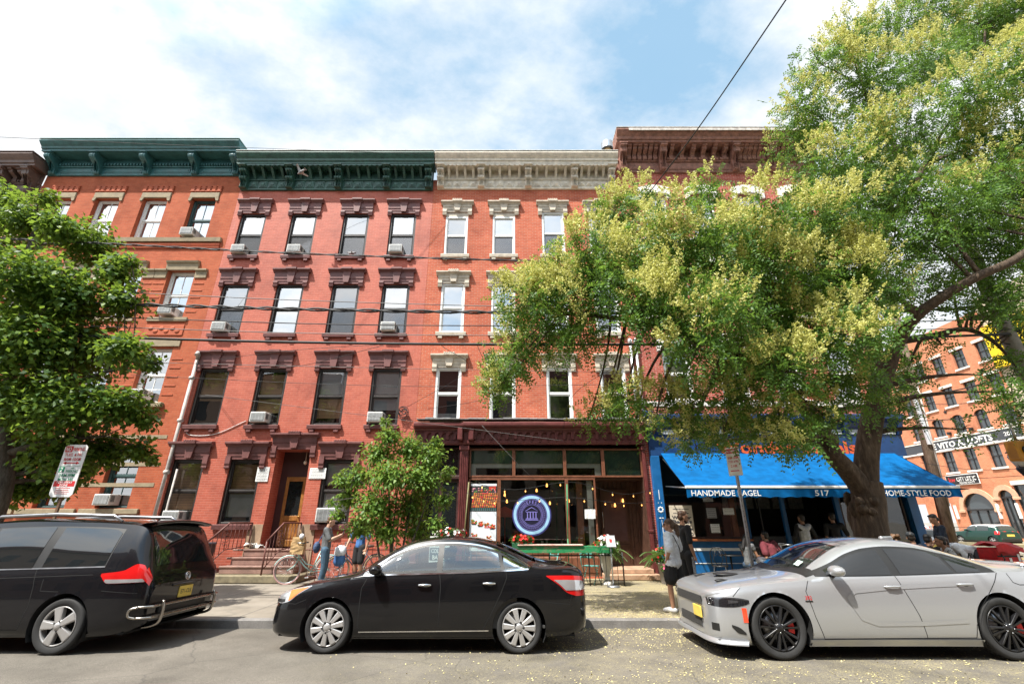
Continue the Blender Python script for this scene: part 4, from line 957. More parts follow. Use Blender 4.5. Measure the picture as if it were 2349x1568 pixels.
    def top(s, x0, x1, j0, off, mb, mi=0, nx=14, x0e=None, x1e=None):
        """sheet over the top of the section (screens, hood panels): from point j0 across to the other side; the ends may bow"""
        p = s.sec(x0); m = len(p)
        cols = list(range(j0, m)); full = [(-1, j) for j in cols]+[(1, j) for j in cols[-2::-1]]
        rows = []
        for i in range(nx+1):
            row = []
            for sg, j in full:
                q = (j-j0)/max(1, m-1-j0); xa = x0+((x0e if x0e is not None else x0)-x0)*(1-q**2); xb = x1+((x1e if x1e is not None else x1)-x1)*(1-q**2)
                x = xa+(xb-xa)*i/nx; c = s.sec(x)[j]; e = .01; c2 = s.sec(x+e)[j]; c0 = s.sec(x)[max(j-1, 0)]; c1 = s.sec(x)[min(j+1, m-1)]
                tx = Vector((e, c2[0]-c[0], c2[1]-c[1])); ty = Vector((0, c1[0]-c0[0], c1[1]-c0[1])); nn = tx.cross(ty)
                nn = nn.normalized() if nn.length > 1e-9 else Vector((0, 0, 1)); nn = nn if nn.z > 0 else -nn
                row.append((x+nn.x*off, sg*(c[0]+nn.y*off), c[1]+nn.z*off))
            rows.append(row)
        mb.grid(rows, mi, True, flip=True); return mb
def spoke(mb, a, r0, r1, w0, w1, y0, y1, mi=0, off0=0, off1=0, dish=0):
    q = [(r0, -w0/2+off0), (r0, w0/2+off0), (r1, w1/2+off1), (r1, -w1/2+off1)]; c, s = math.cos(a), math.sin(a)
    vs = [(r*c-t*s, y0+(dish if r == r0 else 0), r*s+t*c) for r, t in q]+[(r*c-t*s*1.0, y1, r*s+t*c) for r, t in q]
    b = .006; vs2 = [(r*c-t*.72*s, y0-b+(dish if r == r0 else 0), r*s+t*.72*c) for r, t in q]
    mb.add(vs+vs2, [(0, 1, 5, 4), (1, 2, 6, 5), (2, 3, 7, 6), (3, 0, 4, 7), (8, 9, 1, 0), (9, 10, 2, 1), (10, 11, 3, 2), (11, 8, 0, 3), (11, 10, 9, 8)], mi)
def wheel(t, x, yo, rt, rr, style, sg=-1, rot=.2, wd=.2):
    """tyre > rim with its spokes (and brake)"""
    T = Matrix.Translation((x, yo, rt)) @ Matrix.Rotation(R(90) if sg < 0 else R(-90), 4, 'X')   # +z of the lathe points outwards
    a = MB(); a.lathe([(rr*.98, -wd), (rt*.93, -wd+.005), (rt, -wd+.03), (rt, -.035), (rt*.985, -.012), (rt*.95, .0), (rt*.9, .004), (rr*1.06, -.006), (rr*1.0, -.02), (rr*.97, -.05)], 48, mat=T)
    for k in range(60):
        q = 2*PI*k/60
        for zz in (-.06, -.1, -.14): a.box(rt-.004, rt+.004, -.01, .01, zz-.016, zz+.016, mat=T @ Matrix.Rotation(q, 4, 'Z'))
    w = a.build('wheel', TYRE, t)
    F = T @ Matrix(((1, 0, 0, 0), (0, 0, 1, 0), (0, -1, 0, 0), (0, 0, 0, 1)))        # x, z in the disc; -y outwards
    metal = BLACKW if style == 'split' else ALLOY
    a = MB(); a.lathe([(rr*1.0, -.02), (rr*1.01, -.008), (rr*.985, -.003), (rr*.95, -.008), (rr*.93, -.03), (rr*.92, -.15)], 48, 0, T)
    a.lathe([(0, -.1), (rr*.93, -.1)], 32, 1, T)
    sp = MB()
    if style == 'ten':
        for k in range(10):
            q = rot+2*PI*k/10; spoke(sp, q, rr*.27, rr*.94, rr*.2, rr*.33, .0, .05, 0, dish=-.012)
        sp.lathe([(0, .022), (rr*.16, .022), (rr*.2, .012), (rr*.36, -.005), (rr*.36, -.05)], 30, 0, Matrix.Rotation(R(90), 4, 'X'))
        for k in range(5): q = rot+2*PI*(k+.5)/5; sp.lathe([(0, .018), (rr*.06, .018)], 10, 1, Matrix.Translation((rr*.28*math.cos(q), 0, rr*.28*math.sin(q))) @ Matrix.Rotation(R(90), 4, 'X'))
    elif style == 'five':
        for k in range(5):
            q = rot+2*PI*k/5; spoke(sp, q, rr*.2, rr*.95, rr*.3, rr*.52, .006, .06, 0, dish=-.01)
        sp.lathe([(0, .02), (rr*.15, .02), (rr*.18, .01), (rr*.34, -.004), (rr*.34, -.05)], 30, 0, Matrix.Rotation(R(90), 4, 'X'))
        for k in range(5): q = rot+2*PI*(k+.5)/5; sp.lathe([(0, .014), (rr*.05, .014)], 10, 1, Matrix.Translation((rr*.25*math.cos(q), 0, rr*.25*math.sin(q))) @ Matrix.Rotation(R(90), 4, 'X'))
    else:
        for k in range(7):
            q = rot+2*PI*k/7
            for s_ in (-1, 1): spoke(sp, q, rr*.2, rr*.94, rr*.085, rr*.075, .004, .045, 0, s_*rr*.045, s_*rr*.2, dish=-.004)
        sp.lathe([(0, .02), (rr*.13, .02), (rr*.16, .01), (rr*.27, .0), (rr*.27, -.05)], 28, 0, Matrix.Rotation(R(90), 4, 'X'))
        for k in range(5): q = rot+2*PI*(k+.5)/5; sp.ball((rr*.2*math.cos(q), -.012, rr*.2*math.sin(q)), (.009, .012, .009), 6, 2)
    a.merge(sp, F); a.build('rim', [metal, WELL, CHROME], w)
    if style == 'split':
        b = MB(); b.lathe([(.03, -.075), (rr*.74, -.075), (rr*.74, -.095)], 40, 0, T); b.build('brake_disc', M('brake_steel', (.25, .25, .26), .35, metal=1), w)
        b = MB(); n_ = 9; rws = [[F @ Vector((r*math.cos(q), y, r*math.sin(q))) for r, y in ((rr*.5, .05), (rr*.5, .028), (rr*.8, .028), (rr*.8, .05))] for q in [-.35+.75*k/n_ for k in range(n_+1)]]; b.grid(rws, sm=False); b.build('brake_caliper', REDC, w)
    return w
def all_wheels(t, c, rr, style, inset=.02):
    for k, wx in enumerate(c.wheels):
        for sg in (-1, 1): wheel(t, wx, sg*(c.Y(wx, c.rt+c.arch)-inset), c.rt, rr, style, sg, .2+k*.37)
def interp(pts):
    xs, zs = zip(*pts); return lambda x: float(np.interp(x, xs, zs))
def smooth(pts): return pchip(*zip(*pts))
def span(a, b, n=14): return [a+(b-a)*k/n for k in range(n+1)]
def handle(c, x, z, mb, mi=0, L=.2):
    for sg in (-1, 1):
        y = c.Y(x, z); mb.tube([(x-L/2, sg*(y+.004), z), (x-L/2+.02, sg*(y+.03), z+.002), (x, sg*(y+.036), z+.004), (x+L/2-.02, sg*(y+.032), z+.004), (x+L/2, sg*(y+.004), z+.004)], [.01, .014, .015, .014, .01], 8, mi)
        mb.ball((x+.02, sg*(y-.004), z-.012), (.05, .012, .032), 10, mi+1)
def mirror(t, c, x, z, mat, L=.2):
    a = MB()
    for sg in (-1, 1):
        y = c.Y(x, z-.08); a.ball((x, sg*(y+.13), z), (.095, .135, .072), 16); a.tube([(x+.02, sg*(y-.01), z-.07), (x, sg*(y+.06), z-.05)], .03, 8, 1)
    a.each('wing_mirror', [mat, BLACKP], t, .03)
def seats(t, xs, z, mat):
    for x in xs:
        for y in (-.36, .36):
            a = MB(); a.bbox(x-.28, x+.22, y-.25, y+.25, z-.28, z, .06); m = Matrix.Translation((x+.25, y, z-.05)) @ Matrix.Rotation(R(14), 4, 'Y')
            a.bbox(-.07, .07, -.24, .24, 0, .58, .06, 0, m); a.bbox(-.05, .05, -.13, .13, .6, .78, .04, 0, m); a.build('seat', mat, t)
PL_Y = M('yellow_plate', (.72, .52, .10), .5, var=.15)
# ---------------- black sedan in the middle
def sedan():
    st = [  # x    zb    zt    wm    zs    wr    zr
        (0.00, .26, .60, .42, .50, .36, .585), (.03, .22, .66, .56, .54, .50, .64), (.09, .20, .71, .67, .60, .60, .69), (.20, .19, .76, .76, .68, .66, .745),
        (.40, .18, .83, .82, .775, .68, .815), (.70, .18, .90, .86, .85, .69, .885), (1.05, .18, .955, .875, .905, .70, .94), (1.22, .17, 1.005, .88, .935, .71, .975),
        (1.55, .17, 1.22, .88, .965, .66, 1.16), (1.85, .17, 1.375, .88, .98, .605, 1.325), (2.15, .17, 1.46, .88, .99, .575, 1.41), (2.5, .17, 1.492, .88, 1.0, .565, 1.445),
        (2.9, .17, 1.475, .88, 1.015, .56, 1.42), (3.25, .17, 1.41, .88, 1.03, .565, 1.345), (3.6, .18, 1.285, .875, 1.04, .60, 1.215), (3.95, .19, 1.15, .865, 1.045, .64, 1.10),
        (4.2, .20, 1.11, .85, 1.035, .65, 1.09), (4.42, .22, 1.09, .815, 1.02, .64, 1.075), (4.54, .25, 1.05, .75, .98, .60, 1.035), (4.60, .30, .98, .66, .92, .55, .965), (4.62, .36, .90, .58, .85, .50, .89)]
    c = Car(st, (.93, 3.63), .317, .375); t = thing('parked_car', 'glossy black four door sedan with silver ten spoke hubcaps parked at the kerb', 'car', (0, 0, 0))
    P = paint('black_paint', (.004, .004, .005), 0, .25, .008)
    roof = smooth([(1.3, 1.0), (1.5, 1.085), (1.75, 1.235), (2.0, 1.335), (2.3, 1.39), (2.6, 1.40), (2.95, 1.375), (3.25, 1.31), (3.5, 1.225), (3.78, 1.09)]); belt = smooth([(1.3, .975), (2.0, .99), (2.8, 1.01), (3.4, 1.035), (3.8, 1.06)])
    def win(x0, x1, z0, z1):
        return all((1.42 < x < 2.42 or 2.50 < x < 3.68) and belt(x)+.01 < z < roof(x)-.01 for x in (x0, x1) for z in (z0, z1))
    c.wins.append(win); J = None
    c.sec(2); jt = c.nlo+c.nmid+3
    c.wins.append(lambda x0, x1, j: (x0 > 1.32 and x1 < 1.98 and j >= jt-1) or (x0 > 3.28 and x1 < 3.9 and j >= jt-1))
    c.body(t, P)
    g = MB(); c.patch(span(1.36, 2.43, 20), roof, belt, .004, g); c.build if 0 else None
    c.patch(span(2.49, 3.36, 18), roof, belt, .004, g); c.patch(span(3.40, 3.76, 10), roof, belt, .004, g); g.each('side_window', glass('sedan_glass', (.66, .75, .72), .08), t)
    f = MB(); pt = [(x, roof(x)) for x in span(1.36, 3.77, 30)]; pb = [(x, belt(x)) for x in span(3.77, 1.36, 30)]
    c.ribbon([(x, z-.016) for x, z in pt], .05, .005, f, 0, sub=2); c.ribbon([(x, z+.012) for x, z in pb], .04, .005, f, 0, sub=2)
    c.ribbon([(2.465, belt(2.465)), (2.455, roof(2.45))], .085, .007, f, 0); c.ribbon([(3.40, belt(3.4)), (3.33, roof(3.33))], .05, .007, f, 0); c.ribbon([(1.5, belt(1.5)), (1.36, belt(1.36))], .05, .006, f, 0)
    f.each('window_seal', BLACKP, t, .4)
    f = MB(); c.ribbon(pt+[(3.80, 1.075)]+[(x, z-.008) for x, z in pb], .019, .009, f, 0, sub=2); f.each('window_trim', CHROME, t, .4)
    g = MB(); c.top(1.26, 2.03, jt, .004, g, x0e=1.34, x1e=1.96); g.build('windscreen', MATS['sedan_glass'], t); g = MB(); c.top(3.24, 3.93, jt, .004, g, x0e=3.32, x1e=3.84); g.build('rear_window', MATS['sedan_glass'], t)
    g = MB()
    c.ribbon([(1.42, .93), (1.36, .80), (1.36, .32), (1.45, .235)], .010, .0015, g, sub=5); c.ribbon([(2.47, 1.0), (2.50, .82), (2.49, .26)], .010, .0015, g, sub=6)
    c.ribbon([(3.44, 1.03), (3.45, .93), (3.36, .72), (3.24, .5), (3.1, .27)], .010, .0015, g, sub=5); c.ribbon([(1.45, .25), (3.1, .265)], .008, .0015, g, sub=12)
    c.ribbon([(.14, .62), (.42, .60), (.58, .66)], .008, .0015, g, sub=4); c.ribbon([(4.0, .63), (4.35, .60), (4.4, .72)], .008, .0015, g); c.ribbon([(1.2, .94), (.6, .87), (.3, .75)], .008, .0015, g, sub=5); c.ribbon([(1.42, .95), (1.2, .93)], .008, .0015, g)
    g.each('panel_gap', BLGAP, t, .4)
    g = MB(); c.ribbon([(1.38, .262), (3.2, .278)], .014, .004, g, sub=14); g.each('sill_trim', CHROME, t, .4)
    g = MB(); handle(c, 2.27, .845, g); handle(c, 3.2, .865, g); g.each('door_handle', [CHROME, BLACKP], t)
    mirror(t, c, 1.56, 1.05, P)
    hl = MB(); zt_ = smooth([(.05, .665), (.2, .745), (.4, .80), (.62, .835)]); zb_ = smooth([(.05, .60), (.16, .60), (.3, .625), (.45, .73), (.62, .825)])
    c.patch(span(.05, .62, 16), zt_, zb_, .004, hl, 0); c.patch(span(.30, .60, 10), lambda x: zt_(x)-.012, lambda x: zb_(x)+.012, .009, hl, 1); c.patch(span(.07, .24, 8), lambda x: zb_(x)+.05, lambda x: zb_(x)+.012, .009, hl, 2); hl.each('headlight', [CLEARL, AMBL, BLACKP], t)
    tl = MB(); zt_ = smooth([(4.03, .965), (4.3, .965), (4.55, .95), (4.6, .93)]); zb_ = smooth([(4.03, .955), (4.2, .85), (4.35, .735), (4.5, .70), (4.6, .70)])
    c.patch(span(4.03, 4.605, 20), zt_, zb_, .004, tl, 0); c.patch(span(4.14, 4.60, 16), lambda x: zt_(x)-.055, lambda x: max(zb_(x)+.02, .775), .010, tl, 1); tl.each('tail_light', [REDL, CLEARL], t)
    b = MB(); 
    for x in span(0, 0, 1): b.bbox(-.006, .02, -.3, .3, .40, .52, .01); b.bbox(-.006, .02, -.38, .38, .24, .33, .01)
    b.build('grille', BLACKP, t)
    b = MB(); b.bbox(4.6, 4.632, -.26, .26, .62, .76, .008); b.build('licence_plate', PL_Y, t)
    b = MB()
    for y in (-.01,): b.tube([(4.28, 0, 1.11), (4.36, 0, 1.15)], .012, 8)
    b.build('antenna', BLACKP, t)
    LG = M('grey_car_cloth', (.10, .10, .10), .9); seats(t, (2.1, 3.0), .62, LG)
    a = MB(); a.bbox(1.25, 1.62, -.66, .66, .6, .90, .08); a.build('dashboard', M('car_plastic', (.05, .05, .05), .7), t)
    a = MB(); a.torus((1.82, -.36, .92), .18, .018, (1, 0, .5), 24, 6); a.tube([(1.65, -.36, .84), (1.83, -.36, .92)], .03); a.build('steering_wheel', BLACKP, t)
    a = MB()
    for sg in (-1, 1): a.box(1.4, 3.6, sg*.80-.02, sg*.80+.02, .3, .93)
    a.box(1.3, 4.0, -.8, .8, .3, .33); a.box(3.55, 3.95, -.7, .7, .8, 1.02); a.build('door_lining', MATS['car_plastic'], t)
    all_wheels(t, c, .235, 'ten', .022)
    m = Matrix.Translation((0, 0, 0))
    t.location = (-3.53, 8.26, -.012); t.rotation_euler = (R(-.9), 0, 0)
    return t
sedan()
# ---------------- silver muscle sedan on the right
def silver():
    st = [
        (0.00, .22, .735, .50, .64, .46, .72), (.02, .19, .765, .62, .68, .56, .745), (.06, .18, .79, .72, .71, .64, .77), (.14, .17, .815, .81, .745, .70, .795), (.30, .165, .85, .88, .79, .74, .83), (.6, .16, .90, .935, .845, .76, .875),
        (.97, .16, .945, .95, .885, .76, .915), (1.35, .16, .985, .95, .915, .75, .95), (1.52, .16, 1.02, .948, .93, .74, .985), (1.85, .16, 1.195, .945, .95, .69, 1.14), (2.2, .16, 1.36, .942, .965, .63, 1.30), (2.5, .16, 1.435, .94, .975, .60, 1.38), (2.85, .16, 1.467, .94, .985, .59, 1.41),
        (3.2, .16, 1.45, .942, .995, .585, 1.385), (3.6, .16, 1.375, .95, 1.01, .595, 1.30), (4.0, .17, 1.255, .955, 1.025, .64, 1.185), (4.35, .18, 1.145, .95, 1.035, .69, 1.10), (4.7, .20, 1.115, .93, 1.03, .70, 1.09), (4.92, .22, 1.10, .88, 1.0, .68, 1.075), (5.0, .26, 1.06, .82, .95, .64, 1.04), (5.04, .32, .98, .74, .88, .58, .965)]
    c = Car(st, (.98, 4.03), .365, .425, 180); t = thing('parked_car', 'silver four door muscle sedan with black split spoke wheels and red brake calipers', 'car', (0, 0, 0))
    P = paint('silver_paint', (.43, .44, .455), .55, .3, .015)
    roof = smooth([(1.62, 1.02), (1.95, 1.135), (2.25, 1.255), (2.55, 1.325), (2.9, 1.35), (3.25, 1.335), (3.6, 1.27), (3.85, 1.205), (4.1, 1.10), (4.15, 1.06)]); belt = smooth([(1.62, .985), (2.3, .99), (3.0, 1.005), (3.6, 1.025), (4.15, 1.045)])
    c.body(t, P); c.sec(2); jt = c.nlo+c.nmid+3
    DG = car_glass('tinted_glass', (.006, .007, .008), .35)
    f = MB(); c.patch(span(1.64, 4.14, 50), lambda x: roof(x)+.004, lambda x: belt(x)-.012, .003, f); f.each('window_surround', BLACKP, t, .4)
    g = MB(); c.patch(span(1.80, 2.70, 20), lambda x: roof(x)-.028, belt, .008, g); c.patch(span(2.82, 3.56, 18), lambda x: roof(x)-.028, belt, .008, g); c.patch(span(3.61, 3.94, 8), lambda x: roof(x)-.03, belt, .008, g); g.each('side_window', DG, t)
    g = MB(); c.top(1.42, 1.56, jt-6, .004, g, x0e=1.52, x1e=1.68); g.build('cowl', BLACKP, t)
    g = MB(); c.top(1.52, 2.30, jt, .006, g, x0e=1.64, x1e=2.24); g.build('windscreen', car_glass('windscreen_glass', (.02, .022, .022), .3), t); g = MB(); c.top(3.62, 4.3, jt, .004, g, x0e=3.72, x1e=4.2); g.build('rear_window', DG, t)
    g = MB()
    for pts in ([(1.50, .93), (1.42, .80), (1.47, .5), (1.55, .235)], [(2.73, .99), (2.78, .80), (2.88, .5), (2.92, .25)], [(4.16, 1.04), (4.05, .92), (3.72, .6), (3.6, .4), (3.56, .25)], [(1.55, .24), (3.56, .255)], [(.62, .885), (.5, .80), (.40, .73)], [(4.28, 1.02), (4.3, .91), (4.38, .88), (4.56, .885), (4.6, .95), (4.58, 1.02)]): c.ribbon(pts, .009, .0015, g, sub=8)
    g.each('panel_gap', BLGAP, t, .4)
    # sculpted scoop along the doors: a raised lip and a shallow shadow line
    q = MB(); lip = [(2.02, .63), (1.98, .72), (2.08, .80), (2.6, .845), (3.2, .875), (3.7, .895)]
    c.ribbon(lip, .05, .006, q, 0, sub=6); c.ribbon([(2.02, .63), (2.1, .48), (2.3, .415), (2.9, .42), (3.5, .45)], .05, .005, q, 0, sub=6); q.each('door_crease', P, t, .4)
    q = MB(); c.patch(span(1.35, 3.65, 20), lambda x: .235, lambda x: .15, .02, q); q.each('side_skirt', P, t)
    g = MB(); handle(c, 2.62, .855, g, L=.22); handle(c, 3.62, .885, g, L=.22); g.each('door_handle', [P, BLACKP], t); mirror(t, c, 1.86, 1.055, P)
    # front
    hl = MB(); zt_ = smooth([(.02, .695), (.1, .705), (.3, .72), (.5, .715), (.66, .685)]); zb_ = smooth([(.02, .61), (.12, .60), (.35, .605), (.52, .625), (.66, .672)])
    c.patch(span(.03, .62, 18), zt_, zb_, .005, hl, 0); c.patch(span(.30, .46, 8), lambda x: zt_(x)-.03, lambda x: zb_(x)+.045, .010, hl, 1); c.ribbon([(x, zt_(x)-.012) for x in span(.06, .6)], .012, .010, hl, 1)
    for sg in (-1, 1): hl.torus((.055, sg*.70, .655), .036, .008, (-1, sg*1.0, 0), 18, 6, 1)
    hl.each('headlight', [car_glass('smoked_lens', (.012, .012, .014), .3), M('lamp_reflector', (.16, .16, .17), .15, metal=.8)], t)
    b = MB(); b.bbox(-.012, .02, -.50, .50, .575, .70, .02)
    for k in range(30):
        for sg in (-1, 1): y = -.49+k*.034; m = Matrix.Translation((-.014, y, .637)) @ Matrix.Rotation(sg*R(40), 4, 'X'); b.box(-.002, .002, -.004, .004, -.07, .07, 1, m)
    b.bbox(-.012, .02, -.42, .42, .29, .42, .02); c.patch(span(.04, .12, 8), lambda x: .40, lambda x: .31, .004, b, 0)
    for k in range(24):
        for sg in (-1, 1): y = -.41+k*.035; m = Matrix.Translation((-.014, y, .355)) @ Matrix.Rotation(sg*R(40), 4, 'X'); b.box(-.002, .002, -.004, .004, -.07, .07, 1, m)
    b.build('grille', [BLACKP, M('dark_mesh', (.05, .05, .05), .5)], t)
    b = MB(); c.patch(span(.30, .52, 10), smooth([(.30, .40), (.42, .37), (.52, .31)]), smooth([(.30, .37), (.40, .30), (.52, .285)]), .005, b); b.each('air_vent', BLACKP, t)
    b = MB(); rows = []
    for x in [0, .02, .06, .14, .3, .5, .56]:
        rows.append([(x-.05, -(c.Y(x, .25)+.045), .165), (x-.05, -(c.Y(x, .25)+.045), .19), (x, -(c.Y(x, .25)-.02), .215)])
    rows = [[(p[0], -p[1], p[2]) for p in r] for r in rows[::-1]]+rows; b.grid(rows, flip=False); b.build('front_splitter', P, t)
    b = MB(); b.bbox(-.045, -.02, -.50, -.20, .42, .565, .006); pl = b.build('licence_plate', PL_Y, t)
    b = MB(); c.patch(span(.50, .565, 5), lambda x: .60, lambda x: .43, .006, b); b.each('side_marker', M('red_orange_lens', (.72, .06, .02), .15, coat=1), t)
    b = MB(); 
    for sg in (-1, 1): b.ball((.48, sg*.42, .885), (.13, .05, .02), 12)
    b.ball((.75, 0, .935), (.2, .16, .022), 14); b.each('hood_vent', BLACKP, t)
    b = MB(); x = 1.43; y = -(c.Y(x, .72)+.003); w_, _ = text_mb('392', .07, .006); b.merge(w_, Matrix.Translation((x, y, .70)) @ Matrix.Diagonal((.9, 1, 1, 1)), 0); b.box(x-.05, x+.05, y-.004, y, .675, .69, 1); b.build('badge', [REDC, BLACKP], t)
    b = MB(); c.top(1.66, 1.72, jt+5, .009, b); 
    b = MB(); s_ = c.sec(1.72); q = [i for i in range(jt, jt+3)]
    for k in (0,): b.quad((1.62, -.52, 1.085), (1.72, -.50, 1.14), (1.72, -.38, 1.155), (1.62, -.40, 1.10))
    b.build('windscreen_sticker', M('pale_sticker', (.55, .7, .62), .6), t)
    tl = MB(); c.patch(span(4.85, 5.03, 6), lambda x: .93, lambda x: .80, .005, tl); tl.each('tail_light', REDL, t)
    b = MB(); b.bbox(4.75, 5.02, -.7, .7, 1.085, 1.13, .02); b.build('boot_spoiler', P, t)
    b = MB(); b.bbox(3.32, 3.52, -.04, .04, 1.40, 1.48, .02); b.build('roof_fin', P, t)
    for o in list(t.children):                         # short front overhang
        if o.name.split('.')[0] != 'underbody':
            for v in o.data.vertices:
                if v.co.x < .52: v.co.x = .52-(.52-v.co.x)*.74
    all_wheels(t, c, .265, 'split', .018)
    t.location = (2.60, 7.97, .002); t.rotation_euler = (R(-.6), 0, 0)
    return t
silver()
# ---------------- black minivan on the left
def van():
    st = [
        (0.0, .28, .85, .55, .7, .5, .83), (.1, .22, .95, .75, .8, .65, .93), (.4, .2, 1.05, .92, .92, .75, 1.02), (1.0, .2, 1.14, .975, 1.0, .78, 1.1), (1.4, .2, 1.4, .985, 1.02, .74, 1.33), (1.8, .2, 1.62, .985, 1.03, .72, 1.55), (2.3, .2, 1.735, .985, 1.04, .71, 1.665),
        (3.0, .2, 1.765, .985, 1.055, .71, 1.70), (3.8, .2, 1.755, .985, 1.075, .70, 1.69), (4.3, .2, 1.735, .98, 1.09, .695, 1.67), (4.55, .21, 1.715, .97, 1.10, .69, 1.65), (4.70, .22, 1.66, .955, 1.10, .69, 1.60), (4.82, .24, 1.47, .935, 1.085, .70, 1.42), (4.93, .26, 1.22, .90, 1.06, .72, 1.18), (5.0, .30, 1.06, .86, .98, .74, 1.04), (5.05, .32, .95, .82, .90, .74, .935), (5.08, .36, .84, .76, .80, .72, .83)]
    c = Car(st, (1.0, 4.03), .345, .405, 170); t = thing('parked_car', 'black minivan with silver roof rails, yellow rear plate and chrome bumper guard', 'car', (0, 0, 0))
    P = paint('dark_van_paint', (.006, .006, .008), .2, .25, .008)
    roof = smooth([(1.6, 1.30), (2.0, 1.52), (2.5, 1.60), (3.4, 1.625), (4.0, 1.615), (4.42, 1.585), (4.62, 1.52)]); belt = smooth([(1.6, 1.04), (3.0, 1.06), (4.0, 1.085), (4.62, 1.12)])
    c.body(t, P); c.sec(2); jt = c.nlo+c.nmid+2
    DG = car_glass('van_glass', (.010, .012, .013), .45)
    f = MB(); c.patch(span(1.7, 4.42, 40), lambda x: roof(x)+.01, lambda x: belt(x)-.015, .002, f); f.each('window_surround', BLACKP, t, .4)
    g = MB(); c.patch(span(1.75, 2.42, 12), roof, belt, .007, g); c.patch(span(2.52, 3.36, 16), roof, belt, .007, g); c.patch(span(3.50, 4.40, 18), smooth([(3.5, 1.615), (4.1, 1.60), (4.3, 1.585), (4.40, 1.54)]), smooth([(3.5, 1.08), (4.2, 1.095), (4.40, 1.11)]), .007, g); g.each('side_window', DG, t)
    w_ = MB(); c.top(4.70, 4.985, jt, .006, w_, nx=12); w_.build('rear_window', DG, t); w_ = MB(); c.top(1.05, 1.95, jt, .006, w_); w_.build('windscreen', DG, t)
    g = MB()
    for pts in ([(2.47, 1.62), (2.47, 1.03), (2.5, .5), (2.5, .3)], [(3.46, 1.62), (3.44, 1.07), (3.52, .82), (3.55, .6), (3.48, .3)], [(2.5, .3), (3.48, .3)], [(2.6, .93), (3.3, .95), (4.3, .985)], [(3.62, .93), (3.64, .78), (3.9, .77)], [(4.5, .78), (4.96, .74)]): c.ribbon(pts, .010, .0015, g, sub=8)
    g.each('panel_gap', BLGAP, t, .4)
    g = MB(); c.ribbon([(1.7, belt(1.7)-.02), (4.42, belt(4.42)-.02)], .016, .006, g, sub=24); g.each('window_trim', M('dull_chrome', (.4, .4, .41), .3, metal=1), t, .4)
    # spoiler, roof rails
    a = MB(); rows = []
    for i in range(13):
        y = -.68+1.36*i/12; z = 1.735-.05*(abs(y)/.68)**2; rows.append([(4.55, y, z), (4.82, y, z+.005), (4.86, y, z-.015), (4.80, y, z-.045), (4.62, y, z-.04)])
    a.grid(rows, flip=True); a.build('roof_spoiler', P, t)
    a = MB()
    for sg in (-1, 1): a.tube([(2.2, sg*.66, 1.70), (2.35, sg*.66, 1.775), (3.2, sg*.655, 1.81), (4.1, sg*.65, 1.79), (4.25, sg*.65, 1.71)], [.02, .026, .028, .026, .02], 8)
    a.each('roof_rail', M('dull_chrome', (.4, .4, .41)), t)
    # lamps wrap round the corner
    tl = MB(); zt_ = smooth([(4.42, 1.0), (4.7, 1.035), (4.85, 1.12), (4.93, 1.10), (4.985, 1.0), (5.04, .945)]); zb_ = smooth([(4.42, .97), (4.55, .87), (5.0, .88)])
    c.patch(span(4.42, 5.035, 22), zt_, zb_, .006, tl, 0); c.patch(span(4.5, 5.0, 14), lambda x: min(zt_(x)-.01, .925), lambda x: zb_(x)+.005, .010, tl, 1)
    c.strip(4.965, 5.045, c.nlo-5, c.nlo+3, .010, tl, 0); tl.each('tail_light', [REDL, CLEARL], t, .05)
    b = MB(); b.bbox(5.075, 5.095, -.16, .16, .60, .76, .006); pl = b.build('licence_plate', PL_Y, t)
    b = MB(); rw = Matrix.Translation((5.098, 0, .655)) @ Matrix.Rotation(R(90), 4, 'Z'); q, w0 = text_mb('E71-CLK', .085, .004, .002); b.merge(q, rw @ Matrix.Diagonal((.26/w0, 1, 1, 1))); b.build('plate_lettering', M('dark_ink', (.03, .03, .05), .6), pl)
    b = MB(); e = Matrix.Translation((5.065, 0, .90)); b.torus((5.07, 0, .9), .055, .007, (1, 0, .15), 24, 6)
    b.torus((5.072, 0, .9), .028, .006, (1, 0, .15), 18, 6); b.build('badge', CHROME, t)
    b = MB(); b.bbox(5.07, 5.10, -.34, .34, .775, .81, .01); b.build('plate_garnish', P, t)
    # chrome bumper guard
    b = MB(); z0 = .42
    for zz in (z0, z0+.14): b.tube(cat([(4.98, -.86, zz), (5.12, -.80, zz), (5.18, -.6, zz), (5.18, .6, zz), (5.12, .80, zz), (4.98, .86, zz)], 5), .017, 10)
    for sg in (-1, 1):
        b.tube(cat([(5.02, sg*.87, z0), (4.93, sg*.90, z0+.03), (4.93, sg*.90, z0+.11), (5.02, sg*.87, z0+.14)], 6), .017, 10); b.tube(cat([(5.19, sg*.62, z0+.2), (5.215, sg*.62, z0+.1), (5.20, sg*.62, z0-.06), (5.12, sg*.62, .3), (4.95, sg*.62, .27)], 5), .021, 10)
    b.build('bumper_guard', M('worn_chrome', (.38, .35, .31), .25, metal=1, var=.15), t)
    b = MB(); b.bbox(5.03, 5.12, -.55, .55, .44, .55, .02); b.build('bumper_pad', BLACKP, t)
    mirror(t, c, 1.75, 1.12, P); g = MB(); handle(c, 2.35, .93, g); g.each('door_handle', [P, BLACKP], t)
    hl = MB(); c.patch(span(.1, .6, 8), lambda x: .88, lambda x: .74, .005, hl); hl.each('headlight', CLEARL, t)
    all_wheels(t, c, .24, 'five', .02)
    t.location = (-10.36, 8.30, -.015); t.rotation_euler = (R(-.9), 0, 0)
van()
